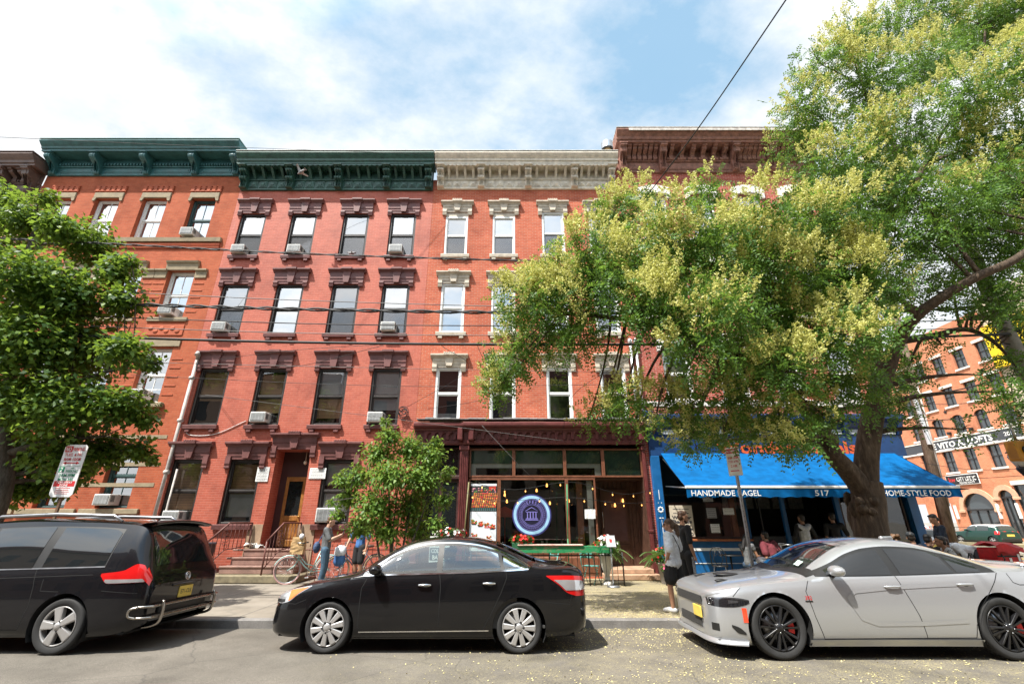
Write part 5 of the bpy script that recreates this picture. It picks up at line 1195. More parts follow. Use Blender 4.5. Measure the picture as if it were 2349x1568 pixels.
# ---------------- cars on the side street
def small_car(label, paintm, st, wheels, rt, arch, loc, rot, roofp, beltp, wins, gm, rear, roofm=None, rr=.2, style='five', group=None):
    c = Car(st, wheels, rt, arch, 90); t = thing('parked_car', label, 'car', (0, 0, 0), group); c.body(t, paintm); c.sec(2); jt = c.nlo+c.nmid+2
    roof, belt = smooth(roofp), smooth(beltp); g = MB()
    for a, b in wins: c.patch(span(a, b, 12), roof, belt, .008, g)
    g.each('side_window', gm, t); g = MB(); c.top(rear[0], rear[1], jt, .006, g); g.build('rear_window', gm, t); g = MB(); c.top(rear[2], rear[3], jt, .006, g); g.build('windscreen', gm, t)
    tl = MB(); L = c.L; zz = rear[4]; c.patch(span(L-.28, L-.03, 8), lambda x: zz+.12, lambda x: zz-.1, .008, tl); tl.each('tail_light', REDL, t)
    b = MB(); b.bbox(L-.01, L+.015, -.26, .26, .62, .76, .006); b.build('licence_plate', PL_Y, t)
    b = MB(); c.patch(span(.0+.15, L-.2, 24), lambda x: .34, lambda x: .2, .012, b); b.each('lower_cladding', BLACKP, t, .4)
    b = MB(); b.bbox(L-.06, L+.02, -.7, .7, .28, .5, .03); b.build('rear_bumper', BLACKP, t)
    hl = MB(); c.patch(span(.12, .5, 8), lambda x: .78, lambda x: .64, .006, hl); hl.each('headlight', CLEARL, t)
    mirror(t, c, wins[0][0]+.1, belt(wins[0][0])+.06, paintm)
    if roofm:
        g = MB(); c.top(rear[3], rear[0], jt-4, .005, g, nx=20); g.build('roof_panel', roofm, t)
    all_wheels(t, c, rr, style, .02); t.location = loc; t.rotation_euler = (0, 0, rot); return t
mini_st = [(0, .25, .72, .5, .62, .45, .7), (.08, .2, .84, .68, .74, .6, .82), (.3, .19, .92, .80, .84, .66, .9), (.9, .18, .97, .84, .90, .66, .95), (1.15, .18, 1.02, .84, .92, .66, 1.0), (1.5, .18, 1.31, .84, .94, .62, 1.26), (1.9, .18, 1.39, .84, .95, .6, 1.345), (2.6, .18, 1.405, .84, .96, .6, 1.36), (3.2, .18, 1.38, .835, .97, .6, 1.33), (3.42, .2, 1.3, .82, .96, .6, 1.25), (3.58, .22, 1.02, .78, .9, .6, 1.0), (3.68, .28, .9, .7, .8, .55, .88), (3.7, .34, .8, .62, .72, .5, .78)]
suv_st = [(0, .32, .9, .6, .75, .5, .88), (.1, .28, 1.0, .78, .86, .65, .98), (.4, .26, 1.06, .9, .95, .7, 1.04), (1.1, .25, 1.12, .93, 1.03, .72, 1.1), (1.5, .25, 1.38, .93, 1.06, .68, 1.32), (2.0, .25, 1.6, .93, 1.08, .64, 1.54), (2.6, .25, 1.67, .93, 1.10, .62, 1.61), (3.4, .25, 1.63, .93, 1.14, .61, 1.56), (3.95, .26, 1.5, .92, 1.18, .62, 1.43), (4.3, .28, 1.22, .9, 1.12, .66, 1.19), (4.5, .32, 1.05, .84, .98, .66, 1.03), (4.62, .4, .92, .74, .85, .6, .9)]
GP = paint('racing_green_paint', (.008, .045, .035), .2, .3); WP = paint('white_paint_car', (.72, .72, .72), 0, .35); MG = car_glass('far_car_glass', (.03, .04, .04), .4)
small_car('dark green two door hatchback with white roof pillars parked on the side street', GP, mini_st, (.72, 3.15), .30, .36, (34.2, 37.6, .12), R(-90), [(1.3, 1.16), (1.6, 1.27), (2.2, 1.315), (3.1, 1.29), (3.4, 1.2)], [(1.3, .96), (3.4, .99)], [(1.38, 2.08), (2.16, 3.02)], MG, (3.4, 3.56, 1.2, 1.55, .84), WP, .2)
small_car('white high-roofed car parked ahead of the green hatchback on the side street', WP, suv_st, (.95, 3.6), .36, .43, (33.9, 45.2, .16), R(-90), [(1.4, 1.26), (1.9, 1.47), (2.6, 1.53), (3.4, 1.48), (3.9, 1.38)], [(1.4, 1.09), (3.9, 1.2)], [(1.5, 2.3), (2.38, 3.1), (3.18, 3.75)], MG, (3.98, 4.28, 1.2, 1.9, 1.05), None, .24)
small_car('silver compact car standing at the corner behind the cafe guests', paint('pale_silver_paint', (.5, .52, .53), .3, .35), mini_st, (.72, 3.1), .30, .36, (17.7, 24.6, .05), R(-90), [(1.3, 1.16), (1.6, 1.27), (2.2, 1.315), (3.1, 1.29), (3.4, 1.2)], [(1.3, .96), (3.4, .99)], [(1.38, 2.08), (2.16, 3.02)], MG, (3.4, 3.56, 1.2, 1.55, .84), None, .2)
# ================================================ trees
def leaf_mat(name, dark, mid, light, trans, tw=.4):
    m = bpy.data.materials.new(name); m.use_nodes = True; t = m.node_tree; n = t.nodes; l = t.links; b = n['Principled BSDF']; o = n['Material Output']
    g = n.new('ShaderNodeNewGeometry'); nz = noise(n, l, g.outputs['Position'], 1.3, 3, .6)
    f = math_(n, l, 'ADD', math_(n, l, 'MULTIPLY', g.outputs['Random Per Island'], .55), math_(n, l, 'MULTIPLY', nz, .5))
    c = ramp(n, l, f, [(.2, dark), (.5, mid), (.85, light)]); l.new(c, b.inputs['Base Color']); b.inputs['Roughness'].default_value = .5; b.inputs['Specular IOR Level'].default_value = .35
    tr = n.new('ShaderNodeBsdfTranslucent'); l.new(mix(n, l, .5, c, trans), tr.inputs['Color'])
    ms = n.new('ShaderNodeMixShader'); ms.inputs['Fac'].default_value = tw; l.new(b.outputs[0], ms.inputs[1]); l.new(tr.outputs[0], ms.inputs[2]); l.new(ms.outputs[0], o.inputs['Surface'])
    MATS[name] = m; return m
def bark_mat(name, c1, c2):
    m, t, b, n, l = nt(name); v = coords(n, l, 'Object', (5, 5, .9)); f = noise(n, l, v, 3.0, 7, .75); k = noise(n, l, coords(n, l), 1.2, 3)
    col = mix(n, l, .5, ramp(n, l, f, [(.3, tuple(x*.35 for x in c1)), (.5, c1), (.7, c2)]), ramp(n, l, k, [(.3, .6), (.7, 1.0)]), 'MULTIPLY'); l.new(col, b.inputs['Base Color']); b.inputs['Roughness'].default_value = .9; bump(n, l, b, f, 1.0, .03); MATS[name] = m; return m
def unit(v): return v/np.maximum(np.linalg.norm(v, axis=-1, keepdims=True), 1e-9)
def quads(verts, name, mat, parent):
    """verts: N x 4 x 3 world points -> one mesh of loose leaves"""
    V = verts.reshape(-1, 3)-np.array(base_of(parent)); n = len(V)//4; me = bpy.data.meshes.new(name)
    me.vertices.add(len(V)); me.vertices.foreach_set('co', V.astype(np.float32).ravel()); me.loops.add(len(V)); me.loops.foreach_set('vertex_index', np.arange(len(V), dtype=np.int32))
    me.polygons.add(n); me.polygons.foreach_set('loop_start', np.arange(0, 4*n, 4, dtype=np.int32)); me.polygons.foreach_set('loop_total', np.full(n, 4, dtype=np.int32)); me.update(calc_edges=True); me.materials.append(mat)
    o = bpy.data.objects.new(name, me); COL.objects.link(o); o.parent = parent; return o
def clump_points(cl, per_m2, shell=.55):
    P, O, W = [], [], []
    for c, r, *_ in cl:
        n = max(6, int(per_m2*4*PI*r*r)); d = unit(NP.normal(size=(n, 3))); q = r*(NP.uniform(0, 1, (n, 1))**shell)*(1+.18*NP.normal(size=(n, 1)))*np.array([[1.0, 1.0, .82]])
        # lumpy outline: push along a few random lobes
        lobes = unit(NP.normal(size=(7, 3))); k = np.maximum(0, (d @ lobes.T)).max(axis=1, keepdims=True)**3; q = q*(.72+.42*k)
        P.append(np.array(c)[None]+d*q); O.append(d)
    return np.concatenate(P), np.concatenate(O)
def fronds(P, out, L, pairs, ll, lw, droop=.35):
    """pinnate leaves: pairs of leaflets along a bending rib"""
    n = len(P); d = unit(out*.7+NP.normal(size=(n, 3))*.55+np.array([0, 0, -.1])); s = unit(np.cross(d, NP.normal(size=(n, 3)))); nn = np.cross(s, d); Ls = L*NP.uniform(.65, 1.25, (n, 1)); out_q = []
    for k in range(pairs):
        f = (k+.7)/pairs; base = P+d*Ls*f+np.array([0, 0, -1])*Ls*droop*f*f
        for sg in (-1, 1):
            a = unit(s*sg*.85+d*.55+NP.normal(size=(n, 3))*.12+np.array([0, 0, -.18])); w = unit(np.cross(a, nn+NP.normal(size=(n, 3))*.35)); l_ = ll*(1.1-.45*f)*NP.uniform(.8, 1.2, (n, 1))
            out_q.append(np.stack([base, base+a*l_*.5+w*lw*.5, base+a*l_, base+a*l_*.5-w*lw*.5], 1))
    return np.concatenate(out_q)
def leaves(P, out, L, W, hang=.35):
    n = len(P); d = unit(out*.6+NP.normal(size=(n, 3))*.6+np.array([0, 0, -hang])); up = np.array([0, 0, 1.0])+out*.5+NP.normal(size=(n, 3))*.45; s = unit(np.cross(d, up)); l_ = L*NP.uniform(.6, 1.25, (n, 1)); w = W*NP.uniform(.7, 1.15, (n, 1)); nn = np.cross(s, d)
    tip = P+d*l_-nn*l_*.12
    return np.stack([P, P+d*l_*.42+s*w*.5+nn*l_*.06, tip, P+d*l_*.42-s*w*.5+nn*l_*.06], 1)
def panicles(P, up, n_each, L, size):
    n = len(P); Q = []
    for k in range(n_each):
        f = NP.uniform(0, 1, (n, 1)); r = (1-f*.75)*L*.32; c = P+up*L*f+unit(NP.normal(size=(n, 3)))*r*NP.uniform(.3, 1, (n, 1))
        a = unit(NP.normal(size=(n, 3))); b = unit(np.cross(a, NP.normal(size=(n, 3)))); s_ = size*NP.uniform(.6, 1.3, (n, 1)); Q.append(np.stack([c-a*s_, c-b*s_*.6, c+a*s_, c+b*s_*.6], 1))
    return np.concatenate(Q)
def bez(a, b, bow, n=7):
    a, b = Vector(a), Vector(b); m = (a+b)/2+Vector(bow); return [a*(1-t)**2+m*2*t*(1-t)+b*t*t for t in [k/n for k in range(n+1)]]
def limbs(mb, net, cl, r0=.05, tip=.012):
    pts = [(p, r) for path, rs in net for p, r in zip(path, rs)]
    for path, rs in net: mb.tube(path, rs, 12)
    for c, r, *_ in cl:
        c = Vector(c); q, rq = min(pts, key=lambda a: (a[0]-c).length+max(0, a[0].z-c.z)*.8); L = (q-c).length
        if L > .1: mb.tube(bez(q, c, (rnd.uniform(-.15, .15)*L, rnd.uniform(-.15, .15)*L, .12*L)), list(np.linspace(min(rq*.6, r0+.012*L), tip, 8)), 6)
        for _ in range(4):
            d = Vector((rnd.gauss(0, 1), rnd.gauss(0, 1), rnd.gauss(.2, .8))).normalized(); mb.tube(bez(c, c+d*r*.85, (0, 0, .08)), list(np.linspace(tip, .004, 8)), 4)
def dense_path(pts, n=6):
    return [Vector(p) for p in cat([tuple(p) for p in pts], n)]
def tree(name, label, base, cl, net, bark, group=None):
    t = thing(name, label, 'tree', base, group); a = MB(); limbs(a, net, cl); a.build('trunk', bark, t); return t
# ---- the big flowering tree on the right
def big_tree():
    spec = """1150 880 10.5 .5 .6|1178 820 10.4 .66 .5|1132 905 10.5 .3 .8|1235 765 10.3 .85 .5|1205 700 10.2 .75 .7|1240 660 10.1 .5 .9|1330 770 10.2 .7 .2|1310 690 10 .95 .6|1275 635 10 .6 .9|1400 650 9.8 1.05 .6|1350 580 9.8 .75 .9|1430 545 9.8 .85 .8|1405 480 9.8 .5 .9|1455 455 9.7 .5 .9|1500 610 9.5 1.05 .7|1560 520 9.5 .85 .6|1625 450 9.6 .55 .3|1640 590 9.3 1.05 .5|1740 500 9.3 .85 .6|1720 630 9.2 1.0 .7|1835 540 9.2 .95 .7|1820 660 9 1.05 .9|1905 630 9 .95 .9|1975 650 9 .8 1|2030 660 9.2 .5 1
1560 700 9.4 1.05 .8|1480 715 9.6 .8 .7|1650 730 9.2 1.0 .7|1755 760 9.2 .95 .7|1600 800 9.4 .75 .6|1700 850 9.4 .8 .6|1800 855 9.4 .85 .7|1880 800 9.4 .85 .8|1960 760 9.4 .85 .7|1980 860 9.6 .75 .5|1905 905 9.6 .65 .3|1800 970 9.6 .5 .7|1845 1010 9.7 .36 1|1750 985 9.6 .5 .7|1660 990 9.6 .45 .7|1585 1005 9.6 .4 1|1530 930 9.7 .5 .9|1440 920 9.8 .5 1|1395 940 9.9 .34 1|1350 960 9.9 .22 1|1460 965 9.8 .3 1|1600 930 9.6 .5 .6|1500 990 9.7 .2 1|1885 950 9.8 .42 .9|1700 920 9.5 .5 .5
1850 250 10 .8 .5|1885 150 10.2 .8 .7|1835 330 9.8 .75 .4|1900 400 9.5 .95 .5|1950 90 10.5 .75 .9|2045 65 10.5 1.0 .7|2000 200 10 1.1 .5|2120 150 10 1.1 .4|2150 20 10.3 1.0 .7|2250 60 10 1.1 .7|2335 20 10 1.1 .7|2340 160 9.6 1.1 .6|2230 220 9.5 1.0 .4|2090 300 9.5 .95 .3|1980 320 9.5 1.0 .4|2200 350 9.3 .95 .3|2320 320 9.3 1.1 .6|2000 440 9.4 .95 .2|2110 450 9.4 .9 .1|2220 470 9.2 .95 .2|2330 460 9 1.0 .3|1930 510 9.3 .9 .3|2050 550 9.4 .9 .0|2140 560 9.8 .75 .0|2250 560 9.6 .75 .0|2340 560 9.2 .8 .1|2150 670 9.6 .5 .0|2260 690 9.5 .55 .0|2335 690 9.4 .6 .0
2300 900 10 .42 .0|2340 955 10 .45 .1|2250 860 10 .25 .0|2330 830 10 .4 .0|2045 890 11.4 .6 .3|2085 840 11.2 .45 .0|2010 930 10 .3 .3|2062 950 10.2 .32 .1|1925 965 9.9 .22 .4|2160 790 10 .25 .0|2210 985 10.2 .2 0|1650 1008 11.8 .36 1|1596 1022 11.8 .3 1|1825 1018 11.6 .38 1|1862 1000 11.6 .34 1|1385 925 11.2 .34 1|1900 480 11.8 1.0 .2|1700 560 11.6 .9 .4|2060 380 11.8 1.0 .2|2200 120 12 1.0 .3|1560 620 11.4 .8 .4|1990 700 11.6 .8 .1|1420 600 11 .7 .5|2310 430 11.4 .9 .1|1800 740 11.4 .8 .3|2290 640 9.8 .6 .0|2190 630 9.8 .5 .0|2340 760 9.9 .5 .0|2090 640 9.9 .45 .0|2180 520 9.6 .7 .1|2290 390 9.6 .8 .2|2450 300 10 1.2 .4|2450 520 10 1.1 .2|2480 100 10.4 1.2 .4|2440 720 10.4 .8 .1"""
    cl = []
    for s in spec.replace('\n', '|').split('|'):
        u, v, Y, r, fl = map(float, s.split()); dy = rnd.uniform(-.9, 1.0)-(1.5 if u < 1700 else 1.2 if u < 2000 else .5); k = (Y+dy)/Y*(.88 if v > 790 and fl >= .3 else 1); fl = min(1, fl+.35) if v > 840 and u < 1900 else fl; p = at(u, v, Y+dy); cl.append((tuple(p), r*k, fl))
    A = lambda *q: at(*q)
    base = Vector((7.62, 10.62, .0))
    trunk = dense_path([base+Vector((0, 0, -.1)), base+Vector((0, 0, .25)), A(1996, 1210, 10.6), A(1992, 1150, 10.6), A(1985, 1105, 10.6)]); tr = list(np.linspace(.48, .34, 7))+list(np.linspace(.33, .31, len(trunk)-7))
    lf = dense_path([A(1986, 1130, 10.58), A(1945, 1080, 10.5), A(1900, 1030, 10.3), A(1862, 960, 10.1), A(1790, 880, 9.4), A(1660, 800, 8.9), A(1510, 745, 8.7), A(1400, 728, 8.7), A(1290, 720, 8.8)]); lr = list(np.interp(range(len(lf)), [0, 12, 20, 30, len(lf)], [.25, .18, .12, .085, .03]))
    lf2 = dense_path([A(1915, 1045, 10.4), A(1890, 1000, 10.35), A(1868, 985, 10.3)]); 
    rt = dense_path([A(1985, 1120, 10.6), A(1988, 1040, 10.5), A(2002, 950, 10.3), A(2026, 860, 10.0), A(2062, 780, 9.6), A(2112, 715, 9.1), A(2230, 640, 8.5), A(2335, 590, 8.2), A(2440, 500, 8.0)]); rr_ = list(np.interp(range(len(rt)), [0, 18, 24, len(rt)], [.25, .20, .13, .055]))
    up = dense_path([A(2020, 880, 10.6), A(2000, 780, 10.55), A(1985, 670, 10.5), A(2010, 550, 10.4), A(2045, 450, 10.3), A(2052, 340, 10.2), A(1995, 240, 10.2), A(1965, 150, 10.4)]); ur = list(np.linspace(.2, .03, len(up)))
    up2 = dense_path([A(2010, 560, 10.4), A(2110, 400, 10.2), A(2150, 330, 10.1), A(2220, 300, 10), A(2250, 180, 10), A(2260, 60, 10)]); u2 = list(np.linspace(.11, .025, len(up2)))
    lo = dense_path([A(2062, 782, 10.4), A(2140, 770, 10.3), A(2215, 755, 10.2), A(2280, 785, 10.1), A(2330, 840, 10)]); lor = list(np.linspace(.1, .02, len(lo)))
    mid = dense_path([A(1985, 670, 10.5), A(1900, 600, 9.4), A(1800, 560, 8.8), A(1690, 540, 8.4), A(1560, 560, 8.3), A(1450, 560, 8.4)]); mr = list(np.linspace(.11, .02, len(mid)))
    net = [(trunk, tr), (lf, lr), (lf2, [.16]*6+[.15]*(len(lf2)-6)), (rt, rr_), (up, ur), (up2, u2), (lo, lor), (mid, mr)]
    bark = bark_mat('furrowed_bark', (.085, .056, .036), (.16, .112, .072))
    t = thing('flowering_tree', 'large street tree with yellow flower clusters in front of the blue bagel shop', 'tree', tuple(base)); a = MB(); limbs(a, net, cl)
    for k in range(26):                                # burrs and ridges on the bole
        q = rnd.uniform(0, 2*PI); z = rnd.uniform(.1, 2.3); r = .27; a.ball((base.x+.12+r*math.cos(q), base.y+r*math.sin(q), z), (rnd.uniform(.05, .12), rnd.uniform(.05, .12), rnd.uniform(.1, .35)), 8)
    p = A(1990, 1165, 10.36)
    for k in range(9): a.ball((p.x+rnd.uniform(-.16, .16), p.y+rnd.uniform(-.05, .12), p.z+rnd.uniform(-.16, .16)), rnd.uniform(.06, .12), 8)
    a.build('trunk', bark, t)
    cd, cs = [c for c in cl if c[2] >= .35], [c for c in cl if c[2] < .35]; P, O = clump_points(cd, 36); P2, O2 = clump_points(cs, 33); P, O = np.concatenate([P, P2]), np.concatenate([O, O2]); F = fronds(P, O, .34, 6, .088, .036); quads(F, 'crown', leaf_mat('pinnate_leaf', (.022, .07, .014), (.058, .145, .022), (.135, .26, .04), (.34, .52, .07), .40), t)
    PP, UU = [], []
    for c, r, fl in cl:
        n_ = int(fl*40*r*r*4)+1 if fl > 0 else 0
        if not n_: continue
        pc = unit(NP.normal(size=(3+int(fl*4), 3))*.8+np.array([-.35, -.6, .7])); d = unit(pc[NP.randint(0, len(pc), n_)]+NP.normal(size=(n_, 3))*.26); PP.append(np.array(c)+d*r*NP.uniform(.8, 1.14, (n_, 1))*np.array([[1, 1, .85]])); UU.append(unit(d*.6+np.array([0, 0, .7])+NP.normal(size=(n_, 3))*.3))
    PP, UU = np.concatenate(PP), np.concatenate(UU)
    quads(panicles(PP, UU, 50, .36, .0235), 'blossom', leaf_mat('yellow_blossom', (.40, .41, .08), (.58, .57, .17), (.70, .68, .30), (.64, .63, .18), .38), t)
    return t
big_tree()
# ---- leafy tree at the left edge
def left_tree():
    spec = """60 510 9.6 .75|130 520 9.7 .5|105 455 9.6 .3|205 560 9.5 .7|270 620 9.6 .5|300 600 9.7 .22|60 640 9.3 .95|175 680 9.3 .9|285 690 9.6 .5|60 780 9.3 .95|180 800 9.4 .9|285 800 9.6 .55|345 835 9.8 .25|60 920 9.5 .9|170 930 9.5 .85|275 930 9.7 .6|335 960 9.8 .28|60 1040 9.7 .75|160 1040 9.8 .65|255 1030 9.9 .5|322 1030 9.9 .3|350 1048 9.9 .16|60 1115 10 .5|135 1110 10 .36|190 1080 10 .3|-60 560 9.8 1|-70 760 9.6 1.1|-80 960 9.8 1|-60 1090 10 .6|20 470 10.8 .7|120 700 11 .8|100 900 11 .8|-20 1135 10 .35"""
    cl = []
    for s in spec.split('|'):
        u, v, Y, r = map(float, s.split()); dy = rnd.uniform(-.6, .7)+(1.0 if v > 950 else 0); k = (Y+dy)/Y; cl.append((tuple(at(u, v, Y+dy)), r*k))
    b = at(-8, 1180, 10.35); base = Vector((b.x-.15, 10.35, 0)); A = lambda *q: at(*q)
    tk = dense_path([base, A(-4, 1150, 10.3), A(12, 1050, 10.3), A(20, 900, 10.2), A(40, 740, 10.1), A(60, 600, 10), A(90, 500, 9.9)]); rs = list(np.linspace(.22, .04, len(tk)))
    b1 = dense_path([A(18, 950, 10.2), A(120, 900, 10), A(220, 860, 9.9), A(300, 840, 9.8)]); b2 = dense_path([A(14, 1040, 10.3), A(120, 1010, 10.1), A(240, 1000, 10)])
    net = [(tk, rs), (b1, list(np.linspace(.09, .02, len(b1)))), (b2, list(np.linspace(.08, .02, len(b2))))]
    t = tree('street_tree', 'dense dark green broadleaf street tree at the left edge hiding the orange house', base, cl, net, bark_mat('grey_bark', (.10, .085, .065), (.19, .17, .14)))
    P, O = clump_points(cl, 210, .5); quads(leaves(P, O, .125, .105), 'crown', leaf_mat('lime_leaf', (.017, .055, .012), (.055, .135, .02), (.165, .27, .038), (.40, .54, .06), .42), t)
left_tree()
# ---- young tree in the pavement behind the black sedan
def young_tree():
    spec = """885 968 .13|893 1000 .24|868 1040 .34|940 1030 .36|990 1040 .27|820 1092 .3|895 1090 .42|970 1095 .42|1025 1085 .16|1015 1145 .2|800 1140 .26|860 1160 .42|940 1160 .42|1000 1200 .16|775 1180 .12|825 1205 .28|890 1215 .34|955 1215 .28|780 1100 .14|1035 1072 .08|760 1150 .07|1000 1010 .12"""
    cl = []
    for s in spec.split('|'):
        u, v, r = map(float, s.split()); cl.append((tuple(at(u, v, 10.7+rnd.uniform(-.4, .45))), r*1.2))
    base = Vector((-2.5, 10.7, .05)); net = []
    for u, v in ((885, 975), (960, 1040), (840, 1060), (1000, 1090), (920, 1060)):
        p = dense_path([base+Vector((rnd.uniform(-.08, .08), rnd.uniform(-.06, .06), 0)), base.lerp(at(u, v, 10.7), .45)+Vector((rnd.uniform(-.08, .08), 0, .05)), at(u, v, 10.7)]); net.append((p, list(np.linspace(.035, .008, len(p)))))
    t = tree('young_tree', 'small light green multi-stemmed tree in the pavement behind the black sedan', base, cl, net, MATS['grey_bark'])
    P, O = clump_points(cl, 340, .6); quads(leaves(P, O, .105, .06, .45), 'crown', leaf_mat('cherry_leaf', (.05, .12, .02), (.115, .225, .036), (.22, .35, .065), (.46, .58, .09), .40), t)
    a = MB(); a.quad((-3.1, 10.0, .096), (-1.9, 10.0, .096), (-1.9, 11.3, .1), (-3.1, 11.3, .1)); o = a.build('tree_pit', M('dark_soil', (.06, .045, .03), .95, bmp=.5, fine=30)); struct(o)
young_tree()
# ---- fallen blossom on road and pavement
def petals():
    n = 150000; X = NP.uniform(-4.5, 9, n); Y = NP.uniform(3.2, 15.2, n)
    from mathutils import noise as mn
    dens = np.array([mn.noise(Vector((x*.8, y*1.3, 3.3)))*.5+mn.noise(Vector((x*3.1, y*3.1, 9)))*.4+.42 for x, y in zip(X, Y)]); g = np.clip((X+2.8)/4.6, 0, 1)**1.2
    gut = np.exp(-((Y-(KY-.25))/.28)**2)*1.0; curbz = np.exp(-((Y-(KY+.6))/.7)**2)*.6; shade = np.where(Y > 13, .45, 1)
    keep = NP.uniform(0, 1, n) < np.clip(np.clip(dens, 0, 1.2)**2*.75+gut*.7+curbz*.5, 0, 1)*g*shade*np.where(Y < 7.6, .6, 1)*np.where((Y > KY-.01) & (Y < KY+.17), .25, 1); X, Y = X[keep], Y[keep]
    Z = np.where(Y < 4, .03, np.where(Y < 7.2, .03-.03*(Y-4)/3.2, np.where(Y < KY, -.05*(Y-7.2)/2.08, .078+.022*np.clip((Y-KY-.16)/6, 0, 1))))+.008
    c = np.stack([X, Y, Z], 1); m = len(c); a = NP.normal(size=(m, 3)); a[:, 2] *= .25; a = unit(a); b = np.cross(a, np.array([[0, 0, 1.0]])+NP.normal(size=(m, 3))*.3); s = NP.uniform(.006, .015, (m, 1)); b = unit(b)
    t = thing('fallen_petals', '', '', (0, 9, .05)); bpy.data.objects.remove(t); v = np.stack([c-a*s, c-b*s*.7, c+a*s, c+b*s*.7], 1)
    P = bpy.data.objects.new('tmp', None); COL.objects.link(P); o = quads(v, 'fallen_petals', M('dry_blossom', (.52, .45, .21), .8, var=.3, scale=20), P); o.parent = None; bpy.data.objects.remove(P); o['kind'] = 'stuff'
petals()
# ================================================ things on the fronts
z3, z2, z1, z0 = 11.51, 8.18, 4.83, 1.68
for x, z, lab, kw in (
    (-10.78, z3, 'white air conditioner in the leftmost top floor window of the dark red house', {}),
    (-8.58, z3, 'white air conditioner in the second top floor window of the dark red house', {}),
    (-4.58, z3, 'air conditioner with a dark green patched grille in the last top floor window', {}),
    (-10.75, z2, 'white air conditioner under the cables in the leftmost second floor window', {}),
    (-4.55, z2, 'white air conditioner in the second floor window nearest the beige house', {}),
    (-8.62, z1, 'white air conditioner with open side vents above the wooden house door', {}),
    (-4.65, z1, 'white air conditioner above the young tree, first floor of the red house', {}),
    (-5.86, z0, 'grey fronted air conditioner in the ground floor window beside the young tree', {'h': .42, 'w': .6}),
    (-10.72, z0, 'air conditioner in the ground floor window just above the minivan roof', {}),
    (-13.05, 12.36, 'white air conditioner in the top floor window of the orange house', {'y': D+.16}),
    (-12.95, 8.88, 'white louvred air conditioner in the second floor window of the orange house', {'y': D+.16}),
    (-13.0, 5.64, 'air conditioner with dark coil on the stone sill beside the left tree', {'y': D+.1}),
    (-13.05, 2.18, 'cream air conditioner in the ground floor window behind the parking sign', {'y': D+.12})): aircon(x, z, lab, **kw)
GAL = M('galvanised', (.45, .46, .47), .35, metal=.9); PIPE = M('grey_pipe_paint', (.42, .38, .35), .6, var=.25, scale=5); RAILM = M('brown_iron', (.13, .045, .035), .55, var=.3, scale=8); IRON = M('black_iron', (.015, .015, .015), .45)
t = thing('downpipe', 'grey vertical conduit pipe between the orange house and the dark red house', 'pipe', (-11.3, D-.1, SW)); a = MB(); a.tube([(-11.32, D-.09, SW), (-11.28, D-.09, 7.1)], .055, 10)
for z in (1.5, 3.2, 4.9, 6.4): a.tube([(-11.36, D-.1, z), (-11.22, D-.1, z)], .07, 10)
a.build('pipe', PIPE, t); a = MB(); a.tube([(-11.28, D-.09, 7.08), (-11.27, D-.1, 7.25), (-11.24, D-.2, 7.3), (-11.22, D-.28, 7.2)], [.06, .075, .075, .06], 10); a.build('weather_head', PIPE, t)
a = MB(); a.tube([(-11.02, D-.05, SW), (-11.0, D-.05, 3.3)], .03, 8); tag(a.build('conduit', PIPE), 'thin short grey conduit beside the taller pipe on the dark red house', 'pipe')
for dx, lab in ((0, 'silver vent pipe between beige house and corner house, left of the pair'), (.2, 'silver vent pipe against the corner house, right of the pair')):
    a = MB(); a.tube([(4.28+dx, D-.12, 4.95), (4.28+dx, D-.12, 7.7)], .05, 10); a.lathe([(.05, 7.68), (.08, 7.7), (.08, 7.85), (0, 7.92)], 12, mat=Matrix.Translation((4.28+dx, D-.12, 0))); tag(a.build('vent_pipe', M('pipe_silver', (.6, .6, .6), .35, metal=.6)), lab, 'pipe', 'vent pipes at the corner house')
def notice(x, z, w_, h_, lines, lab, mat, y=D-.012, ink=(.05, .05, .06)):
    t = thing('notice', lab, 'notice', (x, y, z)); a = MB(); a.bbox(x-w_/2, x+w_/2, y-.012, y+.008, z-h_/2, z+h_/2, .003); a.build('board', mat, t); a = MB(); n_ = len(lines)
    for i, s in enumerate(lines):
        zz = z+h_/2-h_*.12-(h_*.8)*i/max(1, n_-1)
        if s is None:
            k = rnd.uniform(.6, .9); x_ = x-w_*k/2
            while x_ < x+w_*k/2: q = rnd.uniform(.02, .05); a.box(x_, min(x_+q, x+w_*k/2), y-.0135, y-.0125, zz-h_*.016, zz+h_*.016); x_ += q+.012
        else: write(a, s, x, y-.012, zz, h_*.11, 0, w_*.86, .035)
    a.build('lettering', M('ink', ink, .6), t); return t
PAPER = M('white_board', (.78, .78, .76), .6, var=.05)
notice(-8.18, 3.14, .40, .46, [None]*9, 'white printed notice on the wall left of the wooden door', PAPER)
notice(-6.38, 3.17, .54, .34, [None]*7, 'white printed notice on the wall right of the wooden door', PAPER)
# ---- lamps, wires
CAB = M('black_cable', (.012, .012, .013), .6); CABG = M('grey_cable', (.15, .145, .14), .6)
def wire(pts, r, lab, m=CAB, twist=False, name='cable', group='overhead cables along the street'):
    P = cat([tuple(p) for p in pts], 10); a = MB()
    if twist:
        for ph in (0, PI):
            Q = []
            for i in range(len(P)*4-3): p = Vector(P[i//4]).lerp(Vector(P[min(i//4+1, len(P)-1)]), (i % 4)/4); Q.append(p+Vector((0, math.cos(i*.8+ph)*r*1.2, math.sin(i*.8+ph)*r*1.2)))
            a.tube(Q, r, 5)
    else: a.tube(P, r, 6)
    return tag(a.build(name, m), lab, 'cable', group)
A9 = lambda u, v, Y=9.6: at(u, v, Y)
wire([A9(-200, 538), A9(195, 556), A9(700, 582), A9(1310, 600), A9(1900, 602), A9(2340, 590, 9.9)], .014, 'twisted black cable crossing just below the top floor windows', twist=True)
